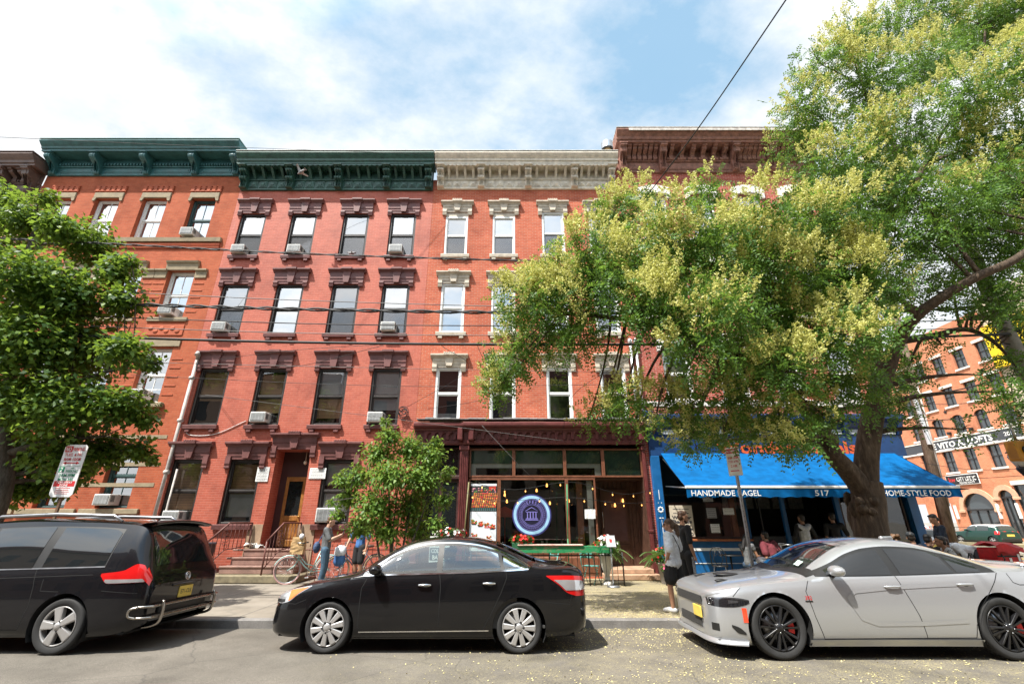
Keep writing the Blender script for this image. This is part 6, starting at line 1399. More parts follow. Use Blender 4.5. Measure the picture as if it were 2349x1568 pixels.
wire([A9(-200, 650), A9(130, 663), A9(700, 689), A9(1300, 706), A9(1800, 712), A9(2330, 700, 10.1)], .010, 'thin pale cable, uppermost of the five below the twisted one', CABG)
wire([A9(-200, 678), A9(90, 690), A9(600, 707), A9(1200, 717), A9(1800, 718), A9(2330, 705, 10.1)], .024, 'thick black cable bundle across the second floor windows', twist=True)
wire([A9(-200, 705), A9(80, 720), A9(700, 742), A9(1200, 747), A9(1800, 745), A9(2330, 730, 10.1)], .012, 'black cable just beneath the thick second floor bundle')
wire([A9(-200, 728), A9(60, 742), A9(700, 764), A9(1200, 769), A9(1800, 765), A9(2330, 748, 10.1)], .010, 'grey cable at the sills of the second floor windows', CABG)
wire([A9(-200, 752), A9(100, 767), A9(600, 783), A9(1200, 790), A9(1800, 785), A9(2330, 765, 10.1)], .030, 'thickest black cable, lowest of the run along the street')
wire([at(1850, -70, 3.6), at(1597, 300, 6.2), at(1460, 480, 8.2), at(1365, 612, 9.6)], .011, 'black cable slanting down from the top right into the tree', group=None)
wire([at(-60, 312, 9.6), at(430, 334, 12), at(985, 354, 14.55)], .007, 'thin dark wire running up to the roof edge of the green cornice', group=None)
dr = 'service wires to the houses'
for pts, m, lab in (([(868, 790, 9.7), (640, 806, 12.5), (448, 832, 15.3)], CAB, 'thin wire dropping from the street cables to the grey conduit head'),
    ([(880, 792, 9.7), (660, 842, 12.5), (452, 842, 15.3)], CAB, 'lower thin wire sagging towards the grey conduit head'), ([(1010, 790, 9.6), (1070, 850, 12.4), (930, 935, 15.35)], CAB, 'thin wire looping down to the bracket beside the red house window'),
    ([(1095, 792, 9.6), (1128, 905, 12.6), (980, 938, 15.35)], CAB, 'thin wire looping down above the restaurant door'), ([(1130, 792, 9.6), (1150, 880, 12.0), (1160, 935, 15.35)], CAB, 'thin wire dropping in front of the first beige house window'),
    ([(150, 826, 9.8), (800, 842, 10.5), (1480, 855, 11.5)], CABG, 'long pale wire crossing the first floor window heads'), ([(470, 905, 12), (900, 960, 13.6), (1290, 1010, 14.8)], CABG, 'pale slack wire crossing below the first floor sills'),
    ([(300, 860, 12), (900, 885, 12), (1500, 880, 12)], CAB, 'fine dark wire crossing the first floor windows'), ([(1500, 790, 9.7), (1320, 900, 13), (1290, 985, 15.3)], CAB, 'thin wire slanting down to the restaurant cornice'), ([(1105, 975, 14.6), (1175, 1050, 14.6), (1215, 1090, 15.1)], CABG, 'pale wire falling from the cornice to the shop window')):
    wire([at(*p) for p in pts], .006, lab, m, name='service_wire', group=dr)
a = MB(); p = at(925, 945, 15.42)
for k in range(9): a.torus(p+Vector((rnd.uniform(-.05, .05), -.05, rnd.uniform(-.12, .12))), rnd.uniform(.08, .18), .009, (rnd.uniform(-.4, .4), 1, rnd.uniform(-.3, .3)), 16, 5)
tag(a.build('cable_coil', CAB), 'tangled black cable coil hung on the red house beside the beige house', 'cable')
a = MB(); P_ = [(-11.1, D-.02, 4.55), (-10.9, D-.02, 4.42), (-10.4, D-.02, 4.40), (-9.9, D-.02, 4.5), (-9.1, D-.02, 4.9)]; a.tube(cat(P_, 6), .012, 6); tag(a.build('loose_wire', M('white_wire', (.7, .68, .66), .6)), 'loose white wire lying across the red house below the first floor sills', 'cable')
# ---- parking signs
def sign_left():
    p = at(158, 1078, 9.5); x, y, z = p; t = thing('parking_sign', 'white red and green no parking sign on a brown post above the minivan', 'sign', (x, y+.03, .08))
    a = MB(); a.bbox(x-.03, x+.03, y+.02, y+.06, .07, z+.5, .008); a.build('post', M('rusty_post', (.16, .09, .05), .8, var=.4), t)
    W_, H_ = .46, 1.02; a = MB(); c = .05; o = [(x-W_/2+c, z-H_/2), (x+W_/2-c, z-H_/2), (x+W_/2, z-H_/2+c), (x+W_/2, z+H_/2-c), (x+W_/2-c, z+H_/2), (x-W_/2+c, z+H_/2), (x-W_/2, z+H_/2-c), (x-W_/2, z-H_/2+c)]
    a.prism(o, y-.003, y+.012); pl = a.build('sign_plate', M('sign_white', (.80, .80, .78), .4, var=.05), t); RD = M('sign_red', (.58, .03, .035), .4); GR = M('sign_green', (.02, .26, .13), .4); a = MB(); yy = y-.006; L, Rr, T = x-W_/2, x+W_/2, z+H_/2
    def line(z0_, z1_, m): a.box(L+.02, Rr-.02, yy, yy+.002, z0_, z1_, m)
    a.box(L+.02, L+.17, yy, yy+.002, T-.15, T-.03, 0); write(a, 'NO', L+.095, yy-.001, T-.09, .085, 2, .11); write(a, 'PARKING', x+.065, yy, T-.09, .075, 0, .25); write(a, 'TUES. & FRI.', x, yy, T-.2, .06, 0, .36); write(a, '8AM-10AM', x, yy, T-.29, .065, 0, .34)
    a.box(x-.12, x+.12, yy, yy+.002, T-.375, T-.355, 0)
    for s in (-1, 1): a.add([(x+s*.17, yy, T-.365), (x+s*.10, yy, T-.335), (x+s*.10, yy, T-.395)], [(0, 1, 2) if s < 0 else (0, 2, 1)], 0)
    line(T-.425, T-.42, 1); a.box(L+.03, L+.14, yy, yy+.002, T-.55, T-.44, 1); write(a, '2', L+.085, yy-.001, T-.495, .09, 2); write(a, 'HR', x+.07, yy, T-.465, .035, 1); write(a, 'PARKING', x+.07, yy, T-.525, .055, 1, .23); write(a, '7AM-9PM', x, yy, T-.605, .065, 1, .31); write(a, 'MON.-FRI.', x, yy, T-.685, .06, 1, .31)
    line(T-.82, T-.715, 0); write(a, 'TOW-AWAY', x, yy-.001, T-.742, .042, 2, .32); write(a, 'ZONE', x, yy-.001, T-.795, .042, 2, .17)
    for k in range(4): write(a, ['VEHICLES', 'WITHOUT PERMIT', 'WILL BE TOWED', 'AT OWNER EXPENSE'][k] if 0 else '', x, yy, 0, .02) if 0 else a.box(x-.15+.02*(k % 2), x+.15-.02*(k % 2), yy, yy+.002, T-.855-k*.035, T-.845-k*.035, 0)
    a.build('lettering', [RD, GR, MATS['sign_white']], pl)
sign_left()
def sign_right():
    p = at(1684, 1058, 9.95); x, y, z = p; t = thing('parking_sign', 'narrow red and white parking sign turned edge-on upon a galvanised post by the silver car', 'sign', (x, y, .08)); m = Matrix.Translation((x, y, z)) @ Matrix.Rotation(R(-52), 4, 'Z')
    a = MB(); a.bbox(x-.03, x+.03, y-.02, y+.02, .07, z+.3, .006)
    for k in range(26): a.ball((x, y-.021, .3+k*.1), (.008, .003, .008), 6, 1)
    a.build('post', [GAL, IRON], t); a = MB(); a.bbox(-.15, .15, -.035, -.022, -.29, .29, .005, 0, m); pl = a.build('sign_plate', MATS['sign_white'], t); a = MB()
    a.box(-.13, .13, -.039, -.036, .17, .265, 0, m); write(a, 'NO PARKING', 0, -.041, .217, .05, 1, .23, mat=m); write(a, '8AM-10AM', 0, -.038, .08, .055, 0, .22, mat=m); write(a, 'TUES. & FRI.', 0, -.038, 0, .045, 0, .22, mat=m); a.box(-.09, .09, -.039, -.036, -.2, -.18, 0, m); write(a, '2 HR', 0, -.038, -.09, .05, 0, .14, mat=m); a.build('lettering', [MATS['sign_red'], MATS['sign_white']], pl)
sign_right()
# ---- stoop railings, area fence
def stair_rail(x0, x1, lab, bulge):
    t = thing('stair_railing', lab, 'railing', (x0, 14.4, .29), 'railings of the stoop'); a = MB(); P = lambda q, z: (x0+(x1-x0)*q, 14.35+1.07*q, z)
    top = [P(0, 1.17), P(.42, 1.66), P(1, 1.66)]; a.tube(top, .026, 6); bot = [P(0, .42), P(.42, .92), P(1, 1.0)]; a.tube(bot, .016, 6); a.build('hand_rail', RAILM, t)
    for q in (0, 1):
        a = MB(); a.tube([P(q, .29 if q == 0 else .95), P(q, 1.17 if q == 0 else 1.66)], .024, 6); a.build('post', RAILM, t)
    for k in range(1, 10):
        q = k/10; zt = 1.17+.49*min(1, q/.42); zb = .42+.5*min(1, q/.42); a = MB()
        if k == 4 and bulge:
            a.tube([P(q, zb), P(q, zt)], .009, 5)
            for s in range(6): a.torus(P(q+.03*(-1)**s, zb+.12+s*.08), .045, .009, (0, 1, 0), 12, 4)
        else: a.tube([P(q, zb), P(q, zt)], .010, 5)
        a.build('baluster', RAILM, t)
stair_rail(-8.78, -8.16, 'brown iron railing on the left side of the stoop', True); stair_rail(-7.08, -6.62, 'brown iron railing on the right side of the stoop beside the mint bicycle', True)
def picket_fence(name, lab, x0, x1, y, z, h, sp, m, spike=True, posts=()):
    t = thing(name, lab, 'fence', ((x0+x1)/2, y, z)); a = MB(); a.tube([(x0, y, z+h*.9), (x1, y, z+h*.9)], .016, 6); a.tube([(x0, y, z+.12), (x1, y, z+.12)], .014, 6); a.build('rail', m, t); n_ = int((x1-x0)/sp)
    for k in range(n_+1):
        x = x0+(x1-x0)*k/n_; a = MB(); pst = k in (0, n_) or k in posts; a.tube([(x, y, z), (x, y, z+h)], .02 if pst else .008, 6)
        if spike: a.tube([(x, y, z+h), (x, y, z+h+.09)], [.016, .002], 6)
        a.build('post' if pst else 'picket', m, t)
    return t
picket_fence('area_fence', 'low brown iron fence with pointed pickets beside the stoop', -6.5, -3.45, 14.75, SW, .92, .13, RAILM)
a = MB(); x, y = -9.3, 14.85
t = thing('rubbish_bin', 'dark grey wheeled rubbish bin with a yellow label beside the stoop', 'bin', (x, y, SW)); a.add([(x-.24, y-.26, .16), (x+.24, y-.26, .16), (x+.24, y+.26, .16), (x-.24, y+.26, .16), (x-.29, y-.32, 1.05), (x+.29, y-.32, 1.05), (x+.29, y+.32, 1.05), (x-.29, y+.32, 1.05)], [(3, 2, 1, 0), (0, 1, 5, 4), (1, 2, 6, 5), (2, 3, 7, 6), (3, 0, 4, 7), (4, 5, 6, 7)]); a.build('body', M('bin_grey', (.045, .05, .055), .6), t)
a = MB(); a.bbox(x-.31, x+.31, y-.36, y+.34, 1.05, 1.12, .03); a.tube([(x-.25, y+.36, 1.06), (x+.25, y+.36, 1.06)], .02); a.build('lid', M('bin_lid', (.05, .055, .07), .5), t); a = MB(); a.box(x-.12, x+.2, y-.335, y-.325, .90, 1.0); a.build('label_sticker', M('yellow_sticker', (.7, .5, .05), .5), t)
for s in (-1, 1): a = MB(); a.torus((x+s*.27, y+.22, .2), .075, .025, (1, 0, 0), 16, 6); a.build('wheel', TYRE, t)
a = MB(); rr = random.Random(5)
for k in range(5):
    cx_, cy_ = -7.95+rr.uniform(-.22, .3), 15.25+rr.uniform(-.05, .08); rows = [[(cx_+(i-2)*.07+rr.uniform(-.02, .02), cy_+(j-2)*.05, .935+.02*k+rr.uniform(0, .09)) for i in range(5)] for j in range(5)]; a.grid(rows, sm=False)
tag(a.build('newspaper', M('newsprint', (.66, .66, .63), .8, var=.1, scale=20)), 'crumpled white newspapers lying on the top step of the stoop', 'newspaper')
# ---- bicycles
def bicycle(lab, loc, rot, col, basket=False, rim=(.6, .5, .48), r=.34):
    t = thing('bicycle', lab, 'bicycle', (0, 0, 0)); FM = M('bike_'+col[0], col[1], .3, coat=.5); RM = M('bike_tyre_'+col[0], rim, .7)
    for x in (0, 1.08):
        a = MB(); a.torus((x, 0, r), r, .02, (0, 1, 0), 40, 8); w_ = a.build('wheel', RM, t); a = MB(); a.torus((x, 0, r), r-.03, .011, (0, 1, 0), 40, 6)
        for k in range(18): q = 2*PI*k/18; s = .03*(-1)**k; a.tube([(x+.02*math.cos(q+1), s, r+.02*math.sin(q+1)), (x+(r-.03)*math.cos(q), 0, r+(r-.03)*math.sin(q))], .0022, 4)
        a.tube([(x, -.05, r), (x, .05, r)], .018, 8); a.build('rim', GAL, w_)
        a = MB(); a.torus((x, 0, r), r+.035, .016, (0, 1, 0), 20, 6, a0=R(20 if x == 0 else 0), a1=R(150 if x == 0 else 175)); a.build('mudguard', FM, t)
    a = MB(); hd, ht, bb, st, ra = (.20, 0, .78), (.26, 0, .62) , (.62, 0, .30), (.80, 0, .82), (1.08, 0, r)
    a.tube([(.17, 0, .9), (.25, 0, .64)], .02); a.tube([(.25, 0, .64), (.24, 0, .6)], .02); a.tube([ht, (.42, 0, .44), bb], .018); a.tube([(.22, 0, .74), (.45, 0, .50), (.68, 0, .44)], .015); a.tube([bb, st], .017)
    for s in (-1, 1):
        a.tube([(.245, s*.03, .62), (.16, s*.05, .45), (0, s*.06, r)], [.015, .013, .009]); a.tube([bb, (1.08, s*.06, r)], .011); a.tube([(.77, 0, .74), (1.08, s*.06, r)], .009)
    a.build('frame', FM, t)
    a = MB(); a.tube([(.17, 0, .9), (.15, 0, 1.02)], .013); a.tube([(.36, -.30, 1.04), (.2, -.26, 1.05), (.15, -.1, 1.02), (.15, .1, 1.02), (.2, .26, 1.05), (.36, .30, 1.04)], .012); h = a.build('handlebar', GAL, t)
    for s in (-1, 1): a = MB(); a.tube([(.30, s*.285, 1.043), (.40, s*.305, 1.038)], .017); a.build('grip', BLACKP, h)
    a = MB(); a.ball((.86, 0, .93), (.13, .09, .04), 12); a.tube([(.8, 0, .82), (.84, 0, .92)], .013); a.build('saddle', M('dark_leather', (.06, .03, .02), .5), t)
    a = MB(); a.torus((.62, -.04, .30), .09, .008, (0, 1, 0), 22, 5); a.tube([(.62, -.06, .30), (.54, -.08, .16)], .009); a.tube([(.62, .06, .30), (.70, .08, .44)], .009); a.bbox(.49, .59, -.16, -.07, .15, .17, .005); a.bbox(.65, .75, .07, .16, .43, .45, .005); a.tube([(.62, -.05, .39), (1.08, -.05, r+.03)], .005, 4); a.tube([(.62, -.05, .21), (1.08, -.05, r-.03)], .005, 4); a.build('crank', GAL, t)
    t.location = loc; t.rotation_euler = (0, R(0), rot); return t
bicycle('mint green city bicycle with pink tyres and a paper bag on its handlebar', (-6.22, 14.05, SW), R(14), ('mint', (.42, .66, .62)), rim=(.50, .30, .28)); bicycle('dark bicycle with tan tyres leaning near the man in the blue shirt', (-4.95, 14.3, SW), R(25), ('navy', (.02, .03, .05)), rim=(.45, .30, .18)); bicycle('black bicycle standing outside the bagel shop behind the sign post', (6.9, 13.1, SW), R(-10), ('black', (.01, .01, .01)), rim=(.03, .03, .03))
a = MB(); x, y, z = -5.98, 13.95, .86
rows = []; rr = random.Random(2)
for j in range(9):
    q = j/8; w_, d_ = .17+.02*math.sin(q*3), .09; rows.append([(x+sx_*w_*(1-.1*q)+rr.uniform(-.008, .008), y+sy_*d_*(1-.25*q)+rr.uniform(-.01, .01), z+.44*q) for sx_, sy_ in ((-1, -1), (-.4, -1.12), (.3, -1.05), (1, -1), (1.05, 0), (1, 1), (.3, 1.1), (-.4, 1.05), (-1, 1), (-1.05, 0))])
a.grid(rows, closed=True, sm=False); a.add([rows[0][k] for k in range(10)], [tuple(range(10))])
t = thing('paper_bag', 'brown paper carrier bag hanging from the handlebar of the mint bicycle', 'bag', (x, y, z)); a.build('bag', M('kraft_paper', (.46, .30, .14), .85, var=.2, scale=8, bmp=.3, fine=30), t); a = MB()
for s in (-1, 1): a.tube([(x-.06, y+s*.06, z+.42), (x-.02, y+s*.02, z+.62), (x+.06, y+s*.06, z+.42)], .008, 6)
a.build('handle', MATS['kraft_paper'], t); a = MB(); a.ball((x+.08, y-.06, z+.45), (.07, .06, .08), 10); a.build('tissue', M('tissue', (.75, .75, .78), .9, bmp=.5, fine=20), t)
# ---- restaurant terrace
picket_fence('terrace_railing', 'black iron railing round the restaurant terrace behind the black sedan', -2.2, 3.02, 13.75, SW, .82, .15, IRON, False, (7, 14, 21, 28))
a = MB(); a.bbox(.15, 2.75, 13.62, 13.72, .90, 1.08, .01); a.bbox(.15, 1.95, 13.58, 13.85, 1.085, 1.12, .01, 1)
def chip(name, c1, c2):
    m, t, b, n, l = nt(name); f = noise(n, l, coords(n, l, 'Object', (.8, 1, 4)), 5, 7, .75); l.new(ramp(n, l, f, [(.54, c1), (.60, c2)]), b.inputs['Base Color']); b.inputs['Roughness'].default_value = .6; MATS[name] = m; return m
tag(a.build('painted_plank', [chip('chipped_green', (.015, .22, .08), (.30, .20, .14)), chip('chipped_pink', (.62, .42, .36), (.5, .22, .18))]), 'chipped green and pink plank laid along the terrace railing', 'plank')
LEAFM = leaf_mat('planter_leaf', (.02, .06, .01), (.05, .12, .02), (.10, .2, .035), (.25, .38, .05), .3); PALM = leaf_mat('palm_leaf', (.03, .08, .015), (.07, .14, .03), (.15, .24, .06), (.3, .4, .08), .3)
def petal_mat(n, c): return M(n, c, .6, var=.2)
RF, WF, PF = petal_mat('red_petal', (.68, .02, .015)), petal_mat('white_petal', (.78, .74, .74)), petal_mat('pink_petal', (.72, .12, .25))
def planter(name, lab, x, y, z, pot, r, flowers, palm=0, spread=.3, group=None, n_=520, low=False):
    """pot > plant, blossom"""
    t = thing(name, lab, 'planter', (x, y, z), group); top = z+pot[1]; a = MB()
    if pot[0] == 'box': a.bbox(x-r, x+r, y-.11, y+.11, z, top, .01)
    elif pot[0] == 'urn': a.lathe([(r*.7, 0), (r*.72, .04), (r*.4, .09), (r*.35, pot[1]*.3), (r*.7, pot[1]*.55), (r*.95, pot[1]*.85), (r*1.08, pot[1]), (r*.9, pot[1]), (r*.85, pot[1]-.05), (0, pot[1]-.06)], 22, mat=Matrix.Translation((x, y, z)))
    else: a.lathe([(r*.68, 0), (r*.95, pot[1]*.9), (r*1.05, pot[1]*.9), (r*1.05, pot[1]), (r*.9, pot[1]), (r*.88, pot[1]-.05), (0, pot[1]-.06)], 22, mat=Matrix.Translation((x, y, z)))
    a.build('pot', pot[2], t); c = np.array((x, y, top+spread*.45)); sp = np.array((r*1.25 if pot[0] == 'box' else spread, spread*.8, spread*.75)); d = unit(NP.normal(size=(n_, 3))); P = c+d*sp*NP.uniform(.2, 1, (n_, 1))**.5; quads(leaves(P, d, .075, .06, .2), 'foliage', LEAFM, t)
    for m, k in flowers:
        dd = unit(NP.normal(size=(k, 3))+np.array((0, -.6, .6))); Pf = c+dd*sp*NP.uniform(.85, 1.2, (k, 1)); Q = []
        for q, o in zip(Pf, dd):
            u = unit(np.cross(o, [.3, .2, 1.0])); v = np.cross(o, u)
            for i in range(6): an = 2*PI*i/6; e = u*math.cos(an)+v*math.sin(an); f = -u*math.sin(an)+v*math.cos(an); Q.append([q, q+e*.03+f*.018+o*.012, q+e*.042+o*.016, q+e*.03-f*.018+o*.012])
            
        quads(np.array(Q), 'blossom', m, t)
    if palm:
        Q = []
        for k in range(palm):
            an = rnd.uniform(0, 2*PI); L = rnd.uniform(.55, .9); e = np.array((math.cos(an), math.sin(an)*.8, 0)); rise = rnd.uniform(.5, 1.1); b0 = np.array((x, y, top)); sd = np.array((-e[1], e[0], 0.0)); prev = None
            for i in range(16):
                f = (i+1)/16; p = b0+e*L*f*.85+np.array((0, 0, L*rise*f-L*.75*f*f)); tan = e*.85+np.array((0, 0, rise-1.5*f)); tan = tan/np.linalg.norm(tan); ll = .26*(1.05-abs(f-.45))
                for s in (-1, 1): a_ = unit(sd*s*.8+tan*.7+np.array((0, 0, -.15))); w_ = np.cross(a_, sd*s+np.array((0, 0, .6))); w_ = w_/max(1e-6, np.linalg.norm(w_))*.012; Q.append([p, p+a_*ll*.5+w_, p+a_*ll, p+a_*ll*.5-w_])
        quads(np.array(Q), 'frond', PALM, t)
    return t
WP_ = M('white_plaster', (.62, .60, .56), .7, var=.15); TC = M('terracotta_pot', (.35, .17, .10), .8, var=.2); BP = M('black_plastic_pot', (.02, .02, .02), .6); GB = M('green_box', (.02, .12, .05), .6)
planter('flower_urn', 'white urn planter with palm, red and white flowers on the restaurant terrace', 2.62, 14.0, SW, ('urn', .78, WP_), .2, ((RF, 16), (WF, 26)), 13, .36)
planter('flower_box', 'flower box with red geraniums above the black sedan roof', .28, 13.72, 1.0, ('box', .16, GB), .28, ((RF, 34),), 0, .16, None, 260); planter('flower_box', 'flower box with red and white flowers beside the young tree', -1.75, 13.75, 1.12, ('box', .16, GB), .34, ((RF, 12), (WF, 22)), 0, .2, None, 320)
planter('palm_pot', 'clay pot with palm and red flowers left of the blue shop pillar', 4.35, 14.35, SW, ('pot', .52, M('grey_clay', (.30, .27, .24), .8)), .22, ((RF, 7),), 15, .34); planter('flower_pot', 'small black pot with pink flowers at the foot of the palm pot', 4.28, 13.85, SW, ('pot', .34, BP), .17, ((PF, 10),), 0, .18, None, 240)
def folding_chair(x, y, rot, lab):
    t = thing('folding_chair', lab, 'chair', (x, y, SW), 'bistro chairs on the terrace'); G = M('teal_chair', (.10, .36, .32), .5); mt = Matrix.Translation((x, y, SW)) @ Matrix.Rotation(rot, 4, 'Z'); V = lambda *p: mt @ Vector(p)
    a = MB()
    for k in range(5): a.bbox(-.2, .2, -.19+k*.08, -.13+k*.08, .44, .455, .004, 0, mt)
    a.build('seat', G, t); a = MB()
    for zz in (.66, .76, .84): a.bbox(-.19, .19, .24+(zz-.5)*.2, .255+(zz-.5)*.2, zz, zz+.05, .004, 0, mt)
    a.build('backrest', G, t)
    for s in (-1, 1):
        a = MB(); a.tube([V(s*.19, -.22, 0), V(s*.19, .18, .45), V(s*.19, .31, .9)], .012, 6); a.build('leg', G, t); a = MB(); a.tube([V(s*.165, .24, 0), V(s*.165, -.18, .45)], .012, 6); a.build('leg', G, t)
folding_chair(2.2, 14.15, R(150), 'teal folding chair right behind the terrace railing, beside the white urn'); folding_chair(1.0, 14.4, R(-60), 'teal folding chair standing further left on the terrace, behind the plank')
p = at(1400, 1238, 13.5); t = thing('menu_stand', 'menu stand with a small framed card at the terrace entrance', 'menu stand', (p.x, 13.55, SW)); a = MB(); a.tube([(p.x, 13.55, SW), (p.x, 13.55, 1.08)], .018); a.lathe([(.17, 0), (.17, .02), (.03, .04)], 18, mat=Matrix.Translation((p.x, 13.55, SW))); a.build('post', GAL, t); m = Matrix.Translation((p.x, 13.5, 1.2)) @ Matrix.Rotation(R(-25), 4, 'X'); a = MB(); a.bbox(-.13, .13, -.01, .01, -.16, .16, .006, 0, m); a.build('frame', M('grey_frame', (.3, .3, .3), .4), t); a = MB(); a.box(-.11, .11, -.014, -.011, -.14, .14, 0, m); a.box(-.04, .04, -.016, -.0142, -.04, .06, 1, m); a.build('card', [PAPER, RF], t)
# ---- things in and on the restaurant windows
def logo():
    cx_, cz, y = .63, 1.90, D+.045; t = thing('window_sign', 'round blue window emblem with a temple drawing and Greek key border', 'sign', (cx_, y, cz)); LB = M('pale_blue_vinyl', (.30, .52, .72), .5); NB = M('navy_vinyl', (.035, .035, .16), .5); PV = M('violet_line', (.20, .18, .52), .5)
    def ring(mb, r0, r1, dy, mi=0, n_=64, a0=0, a1=2*PI): mb.grid([[(cx_+r*math.cos(a0+(a1-a0)*k/n_), y+dy, cz+r*math.sin(a0+(a1-a0)*k/n_)) for k in range(n_+1)] for r in (r0, r1)], mi, False)
    a = MB(); ring(a, .58, .625, -.004); a.build('outer_ring', NB, t); a = MB(); ring(a, .49, .58, -.004); a.build('ring', LB, t); a = MB(); ring(a, .0, .49, -.002); a.build('disc', M('dark_window_film', (.012, .012, .03), .3), t)
    a = MB(); ring(a, .455, .465, -.006); ring(a, .30, .31, -.006); ring(a, .465, .489, -.005, 1)
    for k in range(44):
        an = 2*PI*k/44
        if abs((an-PI/2+PI) % (2*PI)-PI) < .55: continue
        ex, ez = math.cos(an), math.sin(an); tx, tz = -ez, ex
        for (r0, r1, s0, s1) in ((.33, .345, -.024, .024), (.33, .425, -.024, -.014), (.41, .425, -.024, .012), (.37, .425, .004, .012)):
            a.add([(cx_+ex*r+tx*s, y-.006, cz+ez*r+tz*s) for r, s in ((r0, s0), (r0, s1), (r1, s1), (r1, s0))], [(0, 1, 2, 3)])
    for i, ch in enumerate('EFES'):
        an = PI/2+.36-.24*i; m = Matrix.Translation((cx_+.385*math.cos(an), y-.007, cz+.385*math.sin(an))) @ Matrix.Rotation(-(an-PI/2), 4, 'Y'); write(a, ch, 0, 0, 0, .10, 0, None, .01, m)
    q = lambda x0, x1, z0_, z1_: a.box(cx_+x0, cx_+x1, y-.008, y-.005, cz+z0_, cz+z1_)
    for k in range(4): q(-.15+k*.09, -.12+k*.09, -.10, .07)
    q(-.19, .19, -.13, -.105); q(-.21, .21, -.165, -.145); q(-.19, .19, .075, .095); a.tube([(cx_-.2, y-.007, cz+.11), (cx_, y-.007, cz+.22), (cx_+.2, y-.007, cz+.11)], .009, 5); a.build('emblem', [PV, NB], t)
logo()
def poster():
    t = thing('food_poster', 'tall food poster with skewers and salad bowls at the left shop window', 'poster', (-.92, D+.045, .85)); x0, x1, y = -1.34, -.50, D+.045; a = MB(); a.box(x0, x1, y, y+.01, .85, 2.85); a.build('sheet', M('poster_white', (.66, .70, .74), .5, var=.08), t); rr = random.Random(4)
    a = MB(); a.box(x0, x1, y-.003, y-.001, 2.0, 2.78, 0)
    for k in range(12):
        for j in range(9): a.ball((x0+.05+k*.068+j*.010, y-.004, 2.14+j*.05), (.032, .004, .027), 8, rr.choice((1, 1, 2, 3)))
    for k in range(30): a.ball((x0+rr.uniform(.03, .8), y-.004, rr.uniform(2.58, 2.7)), (.03, .004, .02), 6, rr.choice((3, 4, 5)))
    a.box(x1-.25, x1-.02, y-.005, y-.001, 2.68, 2.77, 3)
    for k in range(13): a.box(x0+.02+k*.065, x0+.045+k*.065, y-.005, y-.001, 2.02, 2.1, 6)
    for cx_, cz in ((x0+.14, 1.68), (x0+.34, 1.62), (x0+.54, 1.58), (x0+.72, 1.54), (x0+.16, 1.28), (x0+.6, 1.2), (x0+.35, .98)):
        for k in range(16): a.ball((cx_+rr.uniform(-.085, .085), y-.004, cz+rr.uniform(-.04, .07)), (.032, .004, .024), 6, rr.choice((1, 3, 3, 4, 2)))
        a.prism([(cx_-.1, cz-.02), (cx_+.1, cz-.02), (cx_+.06, cz-.08), (cx_-.06, cz-.08)], y-.003, y-.001, rr.choice((0, 5, 0)))
    a.build('picture', [M('poster_dark', (.03, .03, .03)), M('poster_orange', (.55, .18, .03)), M('poster_brown', (.30, .10, .03)), M('poster_red', (.55, .04, .02)), M('poster_green', (.10, .24, .03)), M('poster_pink', (.6, .25, .3)), M('poster_teal', (.04, .14, .14))], t)
poster()
a = MB(); p = at(1353, 1178, D-.05); a.grid([[(p.x-.17+.34*i/4, p.y+.01*math.sin(i*2+j), p.z-.14+.28*j/4) for i in range(5)] for j in range(5)], sm=False); tag(a.build('paper_notice', PAPER), 'white paper sheet taped to the post of the restaurant entrance', 'notice')
def light_string(pts, bulbs, lab):
    t = thing('light_string', lab, 'lights', tuple(pts[0]), 'light strings over the terrace'); P = cat([tuple(p) for p in pts], 10); a = MB(); a.tube(P, .006, 5); a.build('wire', CAB, t)
    for q in bulbs: p = Vector(P[int(q*(len(P)-1))]); a = MB(); a.tube([p, p+Vector((0, 0, -.05))], .014, 6); b = a.build('socket', BLACKP, t); a = MB(); a.lathe([(0, -.05), (.013, -.04), (.016, -.02), (.01, .0)], 8, mat=Matrix.Translation(p+Vector((0, 0, -.05)))); a.build('bulb', AMBER, b)
light_string([at(1070, 1130, 13.8), at(1145, 1148, 13.9), at(1300, 1140, 14.0), at(1420, 1153, 14.2), at(1500, 1150, 15.2)], [.05, .15, .24, .33, .42, .5, .58, .68, .78, .9], 'lower string of warm bulbs hung across the restaurant front'); light_string([at(1075, 1105, 13.9), at(1180, 1122, 14.0), at(1310, 1105, 14.2), at(1425, 1132, 14.5), at(1505, 1122, 15.1)], [.08, .2, .32, .45, .6, .72, .84, .95], 'upper string of warm bulbs hung across the restaurant front')
a = MB(); a.tube([at(1300, 1110, 13.9), at(1302, 1235, 13.9)], .014, 8); a.tube([at(1302, 1235, 13.9), Vector((at(1302, 1235, 13.9).x, 13.9, SW))], .014, 8); tag(a.build('pole', M('green_pole', (.02, .28, .12), .5)), 'thin green pole holding the light strings in front of the emblem', 'pole')
a = MB(); a.tube([at(1062, 1260, 13.8), at(1075, 1105, 13.9)], .02, 8); a.tube([(at(1062, 1260, 13.8).x, 13.8, SW), at(1062, 1260, 13.8)], .02, 8); tag(a.build('pole', M('olive_pole', (.16, .15, .06), .6)), 'leaning olive pole holding the light strings at the red pilaster', 'pole')
a = MB()
for k in range(8): an, an1 = 2*PI*k/8, 2*PI*(k+1)/8; a.add([(-.25, 17.2, 2.2), (-.25+.8*math.cos(an), 17.2+.8*math.sin(an), 1.85), (-.25+.8*math.cos(an1), 17.2+.8*math.sin(an1), 1.85)], [(0, 1, 2)])
a.tube([(-.25, 17.2, .2), (-.25, 17.2, 2.2)], .02); tag(a.build('parasol', M('red_canvas', (.6, .06, .03), .7)), 'red parasol seen through the restaurant window', 'parasol')
